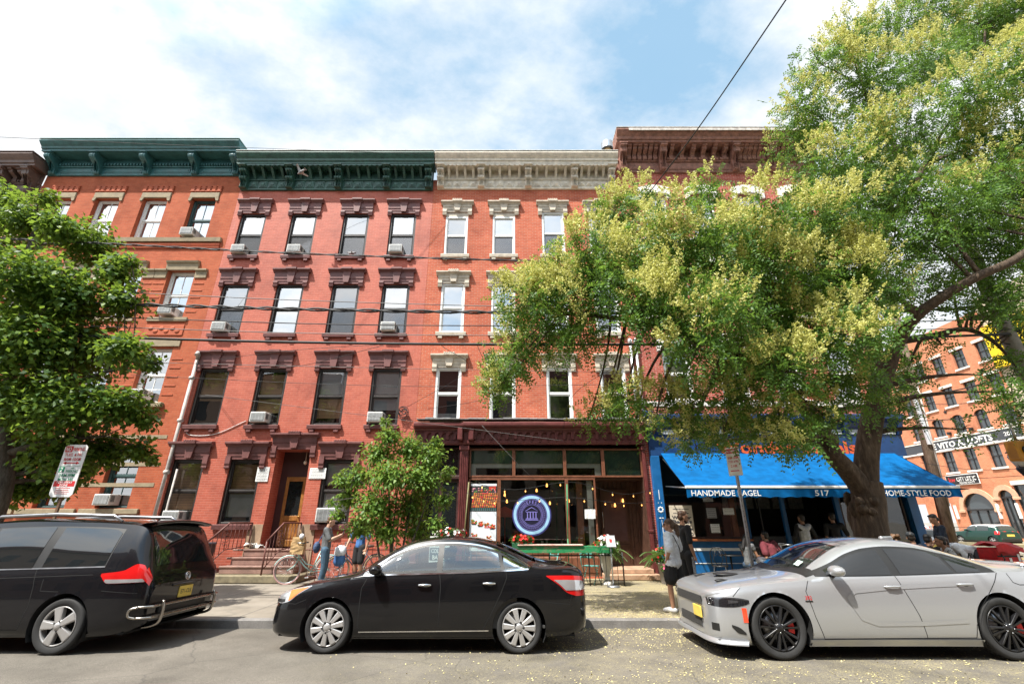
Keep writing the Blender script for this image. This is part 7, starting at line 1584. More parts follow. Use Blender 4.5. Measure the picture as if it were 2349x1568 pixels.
# ---- bagel shop window papers, cafe furniture
def shop_papers():
    notice(5.38, 1.72, .72, .92, [None, None, 'Wonder', 'Bagels', None, 'HELP', 'WANTED'], 'tan help wanted poster in the bagel shop window', M('tan_poster', (.55, .48, .38), .7), y=D-.02)
    notice(6.3, 2.5, .32, .42, ['ON', 'SITE', 'ATM', None], 'grey sheet hung high in the bagel shop window', M('grey_paper', (.34, .34, .34), .7), y=D-.02); notice(6.35, 1.95, .3, .3, [None]*5, 'pale leaflet in the middle of the bagel shop window', M('grey_paper', (.34, .34, .34), .7), y=D-.02); notice(6.9, 2.0, .34, .2, [None]*3, 'blue and white leaflet beside the pale leaflet', PAPER, y=D-.02, ink=(.1, .2, .45)); notice(6.4, 1.5, .28, .26, [None]*4, 'small white leaflet low in the bagel shop window', PAPER, y=D-.02)
    a = MB(); write(a, 'ATM', 6.75, D-.02, 2.9, .2, 0, .55); tag(a.build('window_lettering', M('grey_vinyl', (.4, .4, .4), .5)), 'grey cut-out ATM letters on the shop glass', 'lettering')
shop_papers()
def cafe_chair(x, y, rot, lab, m):
    t = thing('cafe_chair', lab, 'chair', (x, y, SW), 'black iron cafe chairs'); mt = Matrix.Translation((x, y, SW)) @ Matrix.Rotation(rot, 4, 'Z'); V = lambda *p: mt @ Vector(p); a = MB(); a.lathe([(0, .45), (.2, .45), (.21, .46), (.2, .475), (0, .475)], 20, mat=mt); a.build('seat', m, t)
    a = MB(); a.tube([V(-.19, .12, .46), V(-.2, .2, .8), V(-.1, .23, .93), V(.1, .23, .93), V(.2, .2, .8), V(.19, .12, .46)], .013, 6)
    for s in (-1, 1): a.tube([V(s*.03, .18, .46), V(s*.12, .22, .65), V(s*.03, .22, .9)], .009, 5); a.torus(V(s*.07, .215, .78), .055, .008, mt.to_3x3() @ Vector((0, 1, -.1)), 14, 4)
    a.build('backrest', m, t)
    for sx_ in (-1, 1):
        for sy_ in (-1, 1): a = MB(); a.tube([V(sx_*.14, sy_*.14, .46), V(sx_*.2, sy_*.2, 0)], .012, 6); a.build('leg', m, t)
    return t
def cafe_table(x, y, lab, top=.3):
    t = thing('cafe_table', lab, 'table', (x, y, SW), 'cafe tables'); T_ = Matrix.Translation((x, y, SW)); a = MB(); a.lathe([(0, .70), (top, .70), (top+.01, .71), (top, .725), (0, .725)], 24, mat=T_); a.build('table_top', IRON, t); a = MB(); a.tube([(x, y, SW), (x, y, SW+.7)], .025, 8); a.lathe([(.22, 0), (.2, .02), (.04, .05)], 18, mat=T_); a.build('pedestal', IRON, t)
cafe_chair(5.75, 13.95, R(150), 'empty black iron chair below the bagel shop ledge', IRON); cafe_table(6.2, 14.25, 'round black table between the empty chair and the seated woman'); cafe_chair(6.72, 14.1, R(-150), 'black iron chair under the seated woman with long hair', IRON); cafe_chair(7.35, 14.2, R(170), 'black iron chair under the guest in maroon', IRON)
# ---- cafe corner on the right
picket_fence('cafe_railing', 'black iron railing along the cafe corner behind the silver car', 9.9, 12.9, 11.0, SW, .78, .12, IRON, False)
def red_bag():
    x, y, z = 11.22, 11.55, .72; t = thing('delivery_bag', 'bright red insulated delivery bag with an open flap behind the railing', 'bag', (x, y, z)); RB_ = M('red_nylon', (.50, .012, .015), .5, var=.2, bmp=.3, fine=12); a = MB(); a.bbox(x-.27, x+.26, y-.25, y+.25, z, z+.42, .03); a.build('body', RB_, t); a = MB(); a.grid([[(x-.30+.60*i/6, y-.3+.62*j/5, z+.47+.05*math.sin(i*.9+j)+.03*j/5) for i in range(7)] for j in range(6)]); a.grid([[(x-.30+.60*i/6, y-.3, z+.47+.05*math.sin(i*.9)), ] [0:1]+[(x-.30+.60*i/6, y-.31, z+.33+.03*math.sin(i*1.7))] for i in range(7)]); a.build('flap', RB_, t)
    a = MB(); a.box(x-.30, x+.28, y-.256, y-.252, z+.24, z+.27); a.tube([(x-.2, y-.26, z+.1), (x-.2, y-.3, z+.2), (x-.2, y-.26, z+.3)], .012); a.build('strap', BLACKP, t); a = MB(); a.box(x-.05, x+.0, y-.262, y-.255, z+.06, z+.22); a.box(x+.15, x+.2, y-.262, y-.255, z+.15, z+.3); a.build('label_patch', PAPER, t)
    b = thing('bag_trestle', 'black folding trestle under the red delivery bag', 'stand', (x, y, SW)); a = MB()
    for s in (-1, 1): a.tube([(x-.3, y+s*.2, SW), (x+.3, y+s*.2, z-.01)], .014, 6); a.tube([(x+.3, y+s*.2, SW), (x-.3, y+s*.2, z-.01)], .014, 6)
    a.build('legs', IRON, b); a = MB(); a.bbox(x-.34, x+.34, y-.24, y+.24, z-.03, z-.004, .006); a.build('shelf', IRON, b)
red_bag()
cafe_table(9.9, 12.55, 'round black table among the guests at the cafe corner', .34)

p = at(1012, 1268, 10.35); t = thing('rental_sign', 'white rental sign on a post behind the black sedan, seen through its windows', 'sign', (p.x, 10.35, SW)); a = MB(); a.tube([(p.x, 10.38, SW), (p.x, 10.38, p.z)], .02, 8); a.build('post', PIPE, t); a = MB(); a.bbox(p.x-.25, p.x+.25, 10.34, 10.36, p.z-.36, p.z+.32, .005); pl = a.build('sign_plate', PAPER, t); a = MB()
write(a, 'FOR RENT', p.x, 10.336, p.z+.22, .12, 0, .44, .02); a.box(p.x-.24, p.x+.24, 10.336, 10.338, p.z-.13, p.z+.11, 1); write(a, 'COLDWELL', p.x, 10.335, p.z+.05, .08, 2, .42, .02); write(a, 'BANKER', p.x, 10.335, p.z-.07, .08, 2, .36, .02); write(a, '201', p.x-.1, 10.336, p.z-.24, .12, 1); a.build('lettering', [MATS['sign_red'], M('dark_teal_ink', (.01, .06, .08), .5), PAPER], pl)
# ================================================ people
SKIN = {k: M('skin_'+k, c, .5, var=.08, scale=12) for k, c in (('light', (.50, .29, .20)), ('tan', (.40, .21, .13)), ('brown', (.24, .12, .07)))}
def cloth(n, c, v=.18): return M('cloth_'+n, c, .85, var=v, scale=6, bmp=.25, fine=18)
def blob(name, parts, mat, parent, vox, mt):
    """one continuous skin grown over tapered limbs: parts are (points, radii) or (centre, radii vector)"""
    a = MB()
    for p in parts:
        if len(p) == 3: a.ball(mt @ Vector(p[0]), Vector(p[1]), 14, rot=mt.to_3x3() @ p[2] if p[2] else mt.to_3x3())
        else:
            pts = [mt @ Vector(q) for q in p[0]]; rr = p[1]; a.tube(pts, list(rr), 10)
            for q, r in zip(pts, rr): a.ball(q, r, 10)
    o = a.build(name, mat, parent); m = o.modifiers.new('remesh', 'REMESH'); m.mode = 'VOXEL'; m.voxel_size = vox; m.use_smooth_shade = True
    s = o.modifiers.new('smooth', 'SMOOTH'); s.factor = .5; s.iterations = 3; return o
def fingers(w, e, curl, side, flip=1):
    """palm, five fingers and a thumb from wrist w along the forearm direction"""
    d = (w-e).normalized(); u = side.normalized(); n = d.cross(u).normalized()*flip; P = [([w, w+d*.045], [.026, .032]), ([w+d*.03-u*.02, w+d*.085-u*.027], [.018, .013]), ([w+d*.03+u*.02, w+d*.085+u*.027], [.018, .013])]
    for k, L in enumerate((.064, .074, .068, .052)):
        b = w+d*.085+u*(.030-.0205*k); c1 = curl; q1 = b+(d*math.cos(c1)+n*math.sin(c1))*L*.45; q2 = q1+(d*math.cos(c1*2)+n*math.sin(c1*2))*L*.32; q3 = q2+(d*math.cos(c1*2.7)+n*math.sin(c1*2.7))*L*.25; P.append(([b-d*.03, b, q1, q2, q3], [.011, .0105, .0095, .0088, .0078]))
    b = w+d*.03+u*.03; P.append(([b, b+u*.028+d*.028+n*.008, b+u*.036+d*.058+n*.02], [.013, .011, .009])); return P
def person(label, loc, face, h=1.72, pose='stand', skin='light', top=None, top_c=None, sleeve=.55, bottom=None, bottom_len=1.0, bot_c=None, hair='short', hair_c=(.03, .018, .012), shoe=(.6, .6, .58), arms=None, head=(0, 0), lean=0, vox=.010, stride=0, fem=False, slim=1.0, hat=None, legs=None, loose=0):
    """a person: body (one skin) > hair, top, trousers, shoes as parts"""
    S = h/1.75; t = thing('person', label, 'person', loc); V = Vector; mt = Matrix.Translation(Vector(loc)) @ Matrix.Rotation(face, 4, 'Z') @ Matrix.Scale(S, 4)
    sit = pose == 'sit'; pz = .54 if sit else .93; hip = V((0, 0, pz)); L = Matrix.Rotation(-lean, 3, 'X'); U = lambda x, y, z: hip+L @ V((x, y, z-.93))
    sh = .175 if fem else .195; hp = .095
    chest, waist, neck = U(0, .0, 1.27), U(0, .0, 1.07), U(0, -.015, 1.47); shl, shr = U(-sh, -.015, 1.41), U(sh, -.015, 1.41)
    yaw, nod = head; Hm = Matrix.Rotation(yaw, 3, 'Z') @ Matrix.Rotation(-nod, 3, 'X'); hc = neck+L @ V((0, .02, .0))*1+V((0, 0, 0)); hb = neck+(L @ V((0, .03, .06))); Hd = lambda x, y, z: hb+Hm @ V((x, y, z+.07))
    hips = [hip+V((s*hp, 0, -.03)) for s in (-1, 1)]
    if legs: kn, an = [V(q) for q in legs[0]], [V(q) for q in legs[1]]
    elif sit: kn = [V((s*.11, .42, .53)) for s in (-1, 1)]; an = [V((s*.12, .40, .09)) for s in (-1, 1)]
    else: kn = [V((s*.10, .03-s*stride*.5, .50)) for s in (-1, 1)]; an = [V((s*.10, -.03-s*stride, .085+.05*abs(stride)*(s > 0))) for s in (-1, 1)]
    arms = arms or [None, None]; el, wr = [], []
    for s, q, a_ in ((-1, shl, arms[0]), (1, shr, arms[1])):
        if a_: el.append(q+L @ V(a_[0])); wr.append(q+L @ V(a_[1]))
        else: el.append(q+L @ V((s*.06, -.03, -.29))); wr.append(q+L @ V((s*.06, .04, -.53)))
    k = slim; B = []
    hd = Hm
    B += [(Hd(0, -.005, .045), (.077, .097, .088), hd), (Hd(0, .03, -.02), (.060, .070, .085), hd), (Hd(0, .055, -.075), (.036, .034, .026), hd), ([Hd(0, .098, .02), Hd(0, .118, -.018)], [.010, .014]), (Hd(0, .094, -.052), (.024, .010, .008), hd), (Hd(0, .082, .042), (.055, .016, .012), hd)]
    for s in (-1, 1): B.append((Hd(s*.078, -.005, -.005), (.010, .022, .032), hd))
    B += [([neck+L @ V((0, .0, -.04)), hb+Hm @ V((0, -.01, .03))], [.058, .052])]
    B += [([hip, waist, chest], [.105*k, .10*k, .115*k]), ([shl, chest, shr], [.062, .11, .062]), ([hips[0], hips[1]], [.092*k, .092*k])]
    for s in (0, 1):
        q = (shl, shr)[s]; B.append(([q, q.lerp(el[s], .5), el[s], el[s].lerp(wr[s], .35), wr[s]], [.056*k, .047*k, .039*k, .040*k, .026])); B.append(([hips[s], hips[s].lerp(kn[s], .4), kn[s], kn[s].lerp(an[s], .35), an[s]], [.092*k, .080*k, .057*k, .058*k, .036])); toe = V((an[s].x*1.08, an[s].y+.15, .03 if an[s].z < .2 else an[s].z-.05)); B.append(([an[s]+V((0, -.035, -.045)), toe], [.036, .030]))
        u = V((-1 if s else 1, .3, .2)); B += fingers(wr[s], el[s], .35, u, 1 if s else -1)
    body = blob('body', B, SKIN[skin], t, vox*S, mt)
    a = MB()
    for s in (-1, 1): a.ball(mt @ Hd(s*.032, .088, .018), V((.012, .007, .008))*S, 8, rot=mt.to_3x3().normalized() @ hd)
    a.build('eye', M('eye_dark', (.02, .015, .012), .2), body)
    # clothes
    g = .014+loose
    if top_c:
        T_ = [([waist+L @ V((0, 0, -.16+.05*(not loose))), waist, chest], [.118*k+g, .108*k+g, .118*k+g]), ([shl, chest+L @ V((0, 0, .02)), shr], [.064+g*.6, .112+g, .064+g*.6]), ([neck+L @ V((0, 0, -.03)), chest], [.062, .1])]
        if loose: T_.append(([hips[0], hips[1]], [.1*k+g, .1*k+g]))
        for s in (0, 1):
            q = (shl, shr)[s]
            if sleeve <= .6: T_.append(([q, q.lerp(el[s], sleeve*1.6 if sleeve < .6 else .95)], [.06*k+g*.8, .052*k+g]))
            else: T_.append(([q, el[s], wr[s].lerp(el[s], .06)], [.06*k+g*.8, .044*k+g, .034+g*.6]))
        blob('top', T_, top_c, t, vox*S, mt)
    if bot_c:
        T_ = [([hips[0], hips[1]], [.098*k+g*.6, .098*k+g*.6]), ([hip, waist.lerp(hip, .4)], [.112*k+g*.5, .106*k+g*.5])]
        for s in (0, 1):
            f = bottom_len
            if f <= .5: T_.append(([hips[s], hips[s].lerp(kn[s], f*2)], [.1*k+g*.5, .078*k+g*(1.4 if f > .35 else .5)]))
            else: T_.append(([hips[s], hips[s].lerp(kn[s], .5), kn[s], kn[s].lerp(an[s], .92)], [.1*k+g*.4, .082*k+g*.6, .062*k+g*.8, .050+g*.5]))
        blob('trousers' if bottom_len > .5 else 'shorts', T_, bot_c, t, vox*S, mt)
    if shoe:
        T_ = []
        for s in (0, 1): toe = V((an[s].x*1.08, an[s].y+.17, .035 if an[s].z < .2 else an[s].z-.05)); T_ += [([an[s]+V((0, -.04, -.045)), an[s].lerp(toe, .5)+V((0, 0, -.012)), toe], [.046, .048, .036])]
        blob('shoes', T_, M('shoe_%02d' % int(shoe[0]*99), shoe, .6), t, vox*S, mt)
    hm = M('hair_%03d' % int(sum(hair_c)*999), hair_c, .5, var=.4, scale=30, bmp=.6, fine=60); H = []
    if hair in ('short', 'crop'): H += [(Hd(0, -.024, .074), (.083, .098, .074), hd), (Hd(0, -.06, .01), (.074, .052, .075), hd)]
    if hair == 'short': H += [(Hd(0, .035, .125), (.055, .04, .022), hd)]
    if hair in ('long', 'pony', 'curly'): H += [(Hd(0, -.018, .065), (.088, .106, .084), hd), (Hd(0, -.065, .0), (.078, .055, .085), hd)]
    if hair == 'long': H += [([Hd(s*.07, -.045, .03), Hd(s*.085, -.04, -.1), Hd(s*.09, -.05, -.28)], [.035, .042, .03]) for s in (-1, 1)]+[([Hd(0, -.09, 0), Hd(0, -.11, -.28)], [.06, .05])]
    if hair == 'pony': H += [([Hd(0, -.10, .05), Hd(.01, -.16, .0), Hd(.02, -.165, -.16), Hd(.03, -.13, -.34)], [.03, .045, .042, .012])]
    if hair == 'curly':
        for q in range(16): H.append((Hd(rnd.uniform(-.1, .1), rnd.uniform(-.15, -.02), rnd.uniform(-.15, .11)), (.05, .05, .05), hd))
    if hair: blob('hair', H, hm, t, .009*S, mt)
    if hat: blob('cap', [(Hd(0, -.01, .075), (.094, .112, .076), hd), (Hd(0, .11, .06), (.06, .06, .010), hd)], hat, t, .008*S, mt)
    t['_'] = 0; del t['_']; return t, mt, dict(Hd=Hd, wr=wr, el=el, sh=(shl, shr), hip=hip, chest=chest, hd=hd, an=an, kn=kn, hips=hips, S=S)
def extra(t, name, parts, mat, mt, vox=.008): return blob(name, parts, mat, t, vox, mt)
BLACKC = cloth('black', (.015, .015, .017)); NAVY = cloth('navy', (.018, .028, .05)); WHITEC = cloth('white', (.78, .81, .86), .05); GREYC = cloth('grey', (.13, .135, .14)); JEANS = cloth('jeans', (.055, .11, .17)); MAROON = cloth('maroon', (.15, .025, .035)); BLUEC = cloth('blue', (.06, .17, .42)); OLIVE = cloth('olive', (.09, .10, .06))
# woman in the white T-shirt and the man beside her
t, mt, j = person('woman in white T-shirt and black shorts with a long ponytail by the silver car', (3.20, 10.0, .085), R(48), 1.68, 'stand', 'tan', True, WHITEC, .55, True, .36, BLACKC, 'pony', (.10, .055, .03), (.7, .7, .7), arms=[((-.16, -.08, -.26), (-.02, .06, -.46)), ((.10, -.02, -.28), (.10, .12, -.48))], head=(R(30), 0), stride=.10, vox=.0085, fem=True, slim=.92, loose=.026)
a = MB(); a.tube([mt @ q for q in (j['sh'][0]+Vector((.04, .09, .03)), j['sh'][0]+Vector((.045, -.11, .0)), j['chest']+Vector((.02, -.155, -.1)), j['hip']+Vector((.16, -.08, .10)))], .009, 6); a.ball(mt @ (j['hip']+Vector((.2, .02, .02))), (.06, .10, .09), 10); o = a.build('shoulder_bag', BLACKP, t)
a = MB()
for s in (-1, 1): a.ball(mt @ j['Hd'](s*.034, .098, .02), (.03, .008, .022), 8, rot=mt.to_3x3().normalized() @ j['hd']); a.tube([mt @ j['Hd'](s*.06, .085, .025), mt @ j['Hd'](s*.083, -.01, .02)], .004, 4)
a.build('sunglasses', BLACKP, t)
t, mt, j = person('bearded man in black with white striped trousers standing behind the woman in white', (3.74, 10.75, .09), R(-78), 1.84, 'stand', 'tan', True, BLACKC, .55, True, 1.0, BLACKC, 'short', (.09, .045, .025), (.05, .05, .05), head=(R(-8), .15), vox=.0085)
a = MB()
for s in (0, 1):
    for k in range(3): q = [j['hips'][s]+Vector(((.125 if s else -.125), (k-1)*.022, -.02)), j['kn'][s]+Vector(((.078 if s else -.078), (k-1)*.02, 0)), j['an'][s]+Vector(((.062 if s else -.062), (k-1)*.018, .05))]; a.tube([mt @ v for v in q], .0045, 4)
a.build('stripe', WHITEC, t); extra(t, 'beard', [(j['Hd'](0, .055, -.078), (.05, .045, .03), j['hd']), (j['Hd'](0, .02, -.06), (.066, .045, .035), j['hd'])], M('beard_brown', (.07, .035, .02), .8, bmp=.5, fine=60), mt); a = MB(); a.ball(mt @ j['Hd'](-.088, .0, -.0), (.012, .012, .016), 8); a.build('earbud', PAPER, t)
# people by the bicycles
t, mt, j = person('person in grey T-shirt and jeans looking down at a phone beside the mint bicycle', (-4.98, 13.35, .095), R(-80), 1.74, 'stand', 'light', True, GREYC, .55, True, 1.0, JEANS, 'short', (.12, .06, .03), (.08, .07, .06), arms=[((-.03, .10, -.27), (.10, .33, -.17)), ((.05, .12, -.26), (-.08, .34, -.15))], head=(0, .35), vox=.0085)
a = MB(); m2 = mt @ Matrix.Translation(j['wr'][1]+Vector((-.02, .09, .05))); a.bbox(-.04, .04, -.006, .006, -.03, .12, .004, 0, m2); a.build('phone', BLACKP, t)
extra(t, 'satchel', [(j['hip']+Vector((-.02, -.24, .04)), (.18, .09, .15), None), ([j['hip']+Vector((-.02, -.22, .15)), j['chest']+Vector((-.05, -.14, .0)), j['sh'][1]+Vector((0, -.02, .06))], [.018, .015, .015])], cloth('satchel', (.05, .08, .16)), mt)
t, mt, j = person('man in bright blue shirt and black shorts partly hidden by the young tree', (-4.28, 14.05, .1), R(150), 1.78, 'stand', 'tan', True, BLUEC, .55, True, .42, BLACKC, 'short', (.04, .025, .02), (.1, .1, .1), arms=[None, ((.14, .08, -.25), (.10, .22, -.45))])
a = MB(); rr = random.Random(8); c = Vector((-4.75, 13.85, .98)); rows = [[c+Vector((.24*math.cos(q)*f+rr.uniform(-.02, .02), .2*math.sin(q)*f, z+rr.uniform(-.02, .02))) for q in [2*PI*k/12 for k in range(12)]] for f, z in ((.12, -.22), (.5, -.2), (.65, -.1), (.6, .05), (.35, .10), (.1, .09))]; a.grid(rows, closed=True); b = thing('laundry_bag', 'white and blue cloth bundle on the dark bicycle', 'bag', tuple(c+Vector((0, 0, -.35)))); a.build('bundle', WHITEC, b); a = MB(); a.grid([[p_+Vector((0, 0, -.2)) for p_ in r] for r in rows[:4]], closed=True); a.build('base', BLUEC, b)
# bagel shop
t, mt, j = person('woman with long black hair seated outside the bagel shop reading a white sheet', (6.55, 13.95, SW), R(-60), 1.66, 'sit', 'tan', True, GREYC, .2, True, .45, cloth('denim', (.04, .07, .12)), 'long', (.012, .01, .01), (.02, .02, .02), arms=[((-.04, .12, -.26), (.03, .33, -.28)), ((.05, .12, -.26), (-.02, .34, -.26))], head=(R(-10), .25), lean=.08, fem=True, slim=.9)
a = MB(); m2 = mt @ Matrix.Translation(j['wr'][0]+Vector((.04, .1, .03))) @ Matrix.Rotation(R(-35), 4, 'X'); a.grid([[m2 @ Vector((x, .01*math.sin(k*3), -.12+.08*k)) for x in (-.11, 0, .11)] for k in range(4)]); a.build('paper_sheet', PAPER, t)
person('guest in maroon shirt seated with back turned outside the bagel shop', (7.28, 13.95, SW), R(20), 1.78, 'sit', 'tan', True, MAROON, .55, True, 1, BLACKC, 'short', (.02, .015, .012), (.3, .3, .3), lean=.30, slim=1.15, loose=.02)
t, mt, j = person('man in pale grey vest seen from behind entering the bagel shop', (8.62, 14.55, .12), R(8), 1.80, 'stand', 'tan', True, BLACKC, .9, True, 1, NAVY, 'crop', (.02, .015, .012), (.1, .1, .1), arms=[((-.13, .0, -.27), (-.05, .15, -.45)), ((.13, .0, -.27), (.10, .16, -.46))])
extra(t, 'vest', [([j['hip']+Vector((0, 0, .06)), j['chest']], [.145, .148]), ([j['sh'][0]+Vector((.03, 0, 0)), j['chest']+Vector((0, 0, .03)), j['sh'][1]+Vector((-.03, 0, 0))], [.082, .142, .082])], cloth('vest', (.52, .54, .58), .05), mt)
t, mt, j = person('man in black T-shirt with a white bag at the bagel shop door', (9.7, 14.8, .12), R(-15), 1.84, 'stand', 'tan', True, BLACKC, .55, True, 1, BLACKC, 'short', (.03, .02, .015), (.1, .1, .1), arms=[None, ((.12, .05, -.27), (.2, .16, -.42))])
extra(t, 'carrier_bag', [(j['wr'][1]+Vector((.02, .05, -.08)), (.11, .1, .16), None)], cloth('carrier', (.6, .5, .5), .2), mt)
# guests at the corner
t, mt, j = person('woman with curly brown hair and a backpack strap seated beside the big tree', (9.62, 12.5, SW), R(55), 1.7, 'sit', 'light', True, OLIVE, .55, True, 1, JEANS, 'curly', (.14, .07, .03), (.1, .1, .1), lean=.05, fem=True)
extra(t, 'backpack', [(j['chest']+Vector((0, -.19, -.05)), (.15, .09, .2), None)]+[([j['sh'][s]+Vector((0, .09, -.1)), j['sh'][s]+Vector((0, 0, .07)), j['sh'][s]+Vector((0, -.12, -.05))], [.02, .02, .02]) for s in (0, 1)], cloth('backpack', (.05, .055, .05)), mt)
person('man in a dark cap and navy shirt seated at the cafe corner', (9.92, 12.3, SW), R(15), 1.76, 'sit', 'tan', True, NAVY, .55, True, 1, JEANS, 'crop', (.02, .015, .01), (.1, .1, .1), head=(R(-50), 0), hat=cloth('cap', (.02, .025, .03)))
person('young man with thick black hair seated at the cafe corner looking right', (10.16, 12.12, SW), R(-60), 1.70, 'sit', 'tan', True, BLACKC, .55, True, 1, JEANS, 'short', (.01, .009, .009), (.1, .1, .1), head=(R(-10), .1))
person('standing man in black T-shirt looking down at the cafe corner', (11.28, 13.0, SW), R(65), 1.80, 'stand', 'tan', True, NAVY, .55, True, 1, JEANS, 'short', (.02, .015, .012), (.1, .1, .1), arms=[((-.05, .10, -.27), (-.02, .3, -.35)), ((.12, .04, -.27), (.06, .2, -.45))], head=(R(10), .45))
person('child with ginger hair seated low among the cafe guests', (10.02, 11.6, SW), R(10), 1.28, 'sit', 'light', True, WHITEC, .55, True, .45, NAVY, 'crop', (.30, .10, .03), (.4, .4, .4), vox=.011)
t, mt, j = person('man with dark hair in a black and white patterned shirt seated at the railing', (10.15, 11.45, SW), R(60), 1.72, 'sit', 'brown', True, None, .55, True, 1, BLACKC, 'short', (.012, .01, .01), (.1, .1, .1), lean=.35)
mm, tt, bb, nn, ll = nt('patterned_shirt'); v_ = nn.new('ShaderNodeTexVoronoi'); v_.inputs['Scale'].default_value = 28; ll.new(coords(nn, ll), v_.inputs['Vector']); ll.new(ramp(nn, ll, v_.outputs['Distance'], [(.3, .02), (.42, .35)]), bb.inputs['Base Color'])
extra(t, 'shirt', [([j['hip']+Vector((0, 0, .08)), j['chest']], [.128, .135]), ([j['sh'][0], j['chest']+Vector((0, 0, .02)), j['sh'][1]], [.078, .13, .078])]+[([j['sh'][s], j['sh'][s].lerp(j['el'][s], .9)], [.075, .062]) for s in (0, 1)], mm, mt, .010)
person('person in a white shirt and dark shorts bending over behind the patterned shirt', (11.05, 11.95, SW), R(78), 1.74, 'stand', 'tan', True, WHITEC, .55, True, .45, cloth('charcoal', (.05, .05, .06)), 'short', (.03, .02, .015), (.2, .2, .2), lean=1.35, arms=[((-.05, .22, -.2), (-.03, .42, -.12)), ((.05, .22, -.2), (.03, .42, -.12))])

for x, y, r_, lab in ((9.62, 12.5, R(55), 'black iron chair under the woman with curly hair'), (9.92, 12.3, R(15), 'black iron chair under the man in the dark cap'), (10.16, 12.12, R(-60), 'black iron chair under the young man with thick black hair'), (10.02, 11.6, R(10), 'black iron chair under the ginger child'), (10.15, 11.45, R(60), 'black iron chair under the man in the patterned shirt')): cafe_chair(x, y-.02, r_+PI, lab, IRON)
def pigeon(lab, c, rot, spread):
    t = thing('pigeon', lab, 'bird', tuple(c)); G = M('pigeon_grey', (.30, .28, .28) if spread else (.06, .06, .07), .7, var=.4, scale=20); m = Matrix.Translation(c) @ Euler(rot).to_matrix().to_4x4() @ Matrix.Scale(.78, 4); a = MB()
    a.tube([m @ Vector(q) for q in ((0, -.24, .01), (0, -.12, .0), (0, .0, .0), (0, .10, .02), (0, .15, .05), (0, .185, .055))], [.03, .045, .062, .05, .03, .022], 10); a.ball(m @ Vector((0, .19, .06)), .026, 10); a.tube([m @ Vector((0, .21, .06)), m @ Vector((0, .24, .055))], [.009, .002], 6); a.build('body', G, t)
    if spread:
        for s in (-1, 1): a = MB(); a.grid([[m @ Vector((s*(.03+.34*k/6), y_-.10*(k/6)**2+.03, .02+.16*math.sin(k/6*1.9))) for y_ in (.07-.02*k/6, 0, -.09+.01*k)] for k in range(7)], flip=s > 0); a.build('wing', M('wing_grey', (.46, .47, .49), .7), t)
        a = MB(); a.grid([[m @ Vector((x_*(1+q), -.2-.1*q, .01)) for x_ in (-.04, 0, .04)] for q in (0, .6, 1.2)]); a.build('tail', G, t)
    else:
        for s in (-1, 1): a = MB(); a.ball(m @ Vector((s*.05, -.05, .01)), Vector((.016, .13, .045)), 10); a.build('wing', G, t); a = MB(); a.tube([m @ Vector((s*.02, 0, -.05)), m @ Vector((s*.02, .01, -.10))], .005, 5); a.build('leg', M('pink_leg', (.4, .15, .12)), t)
pigeon('grey pigeon flying with raised wings before the dark green cornice', at(690, 395, 14.1), (R(-20), R(20), R(60)), True); pigeon('dark pigeon perched on the third top floor sill of the red house', Vector((-6.35, D-.03, 11.56)), (0, 0, R(80)), False)
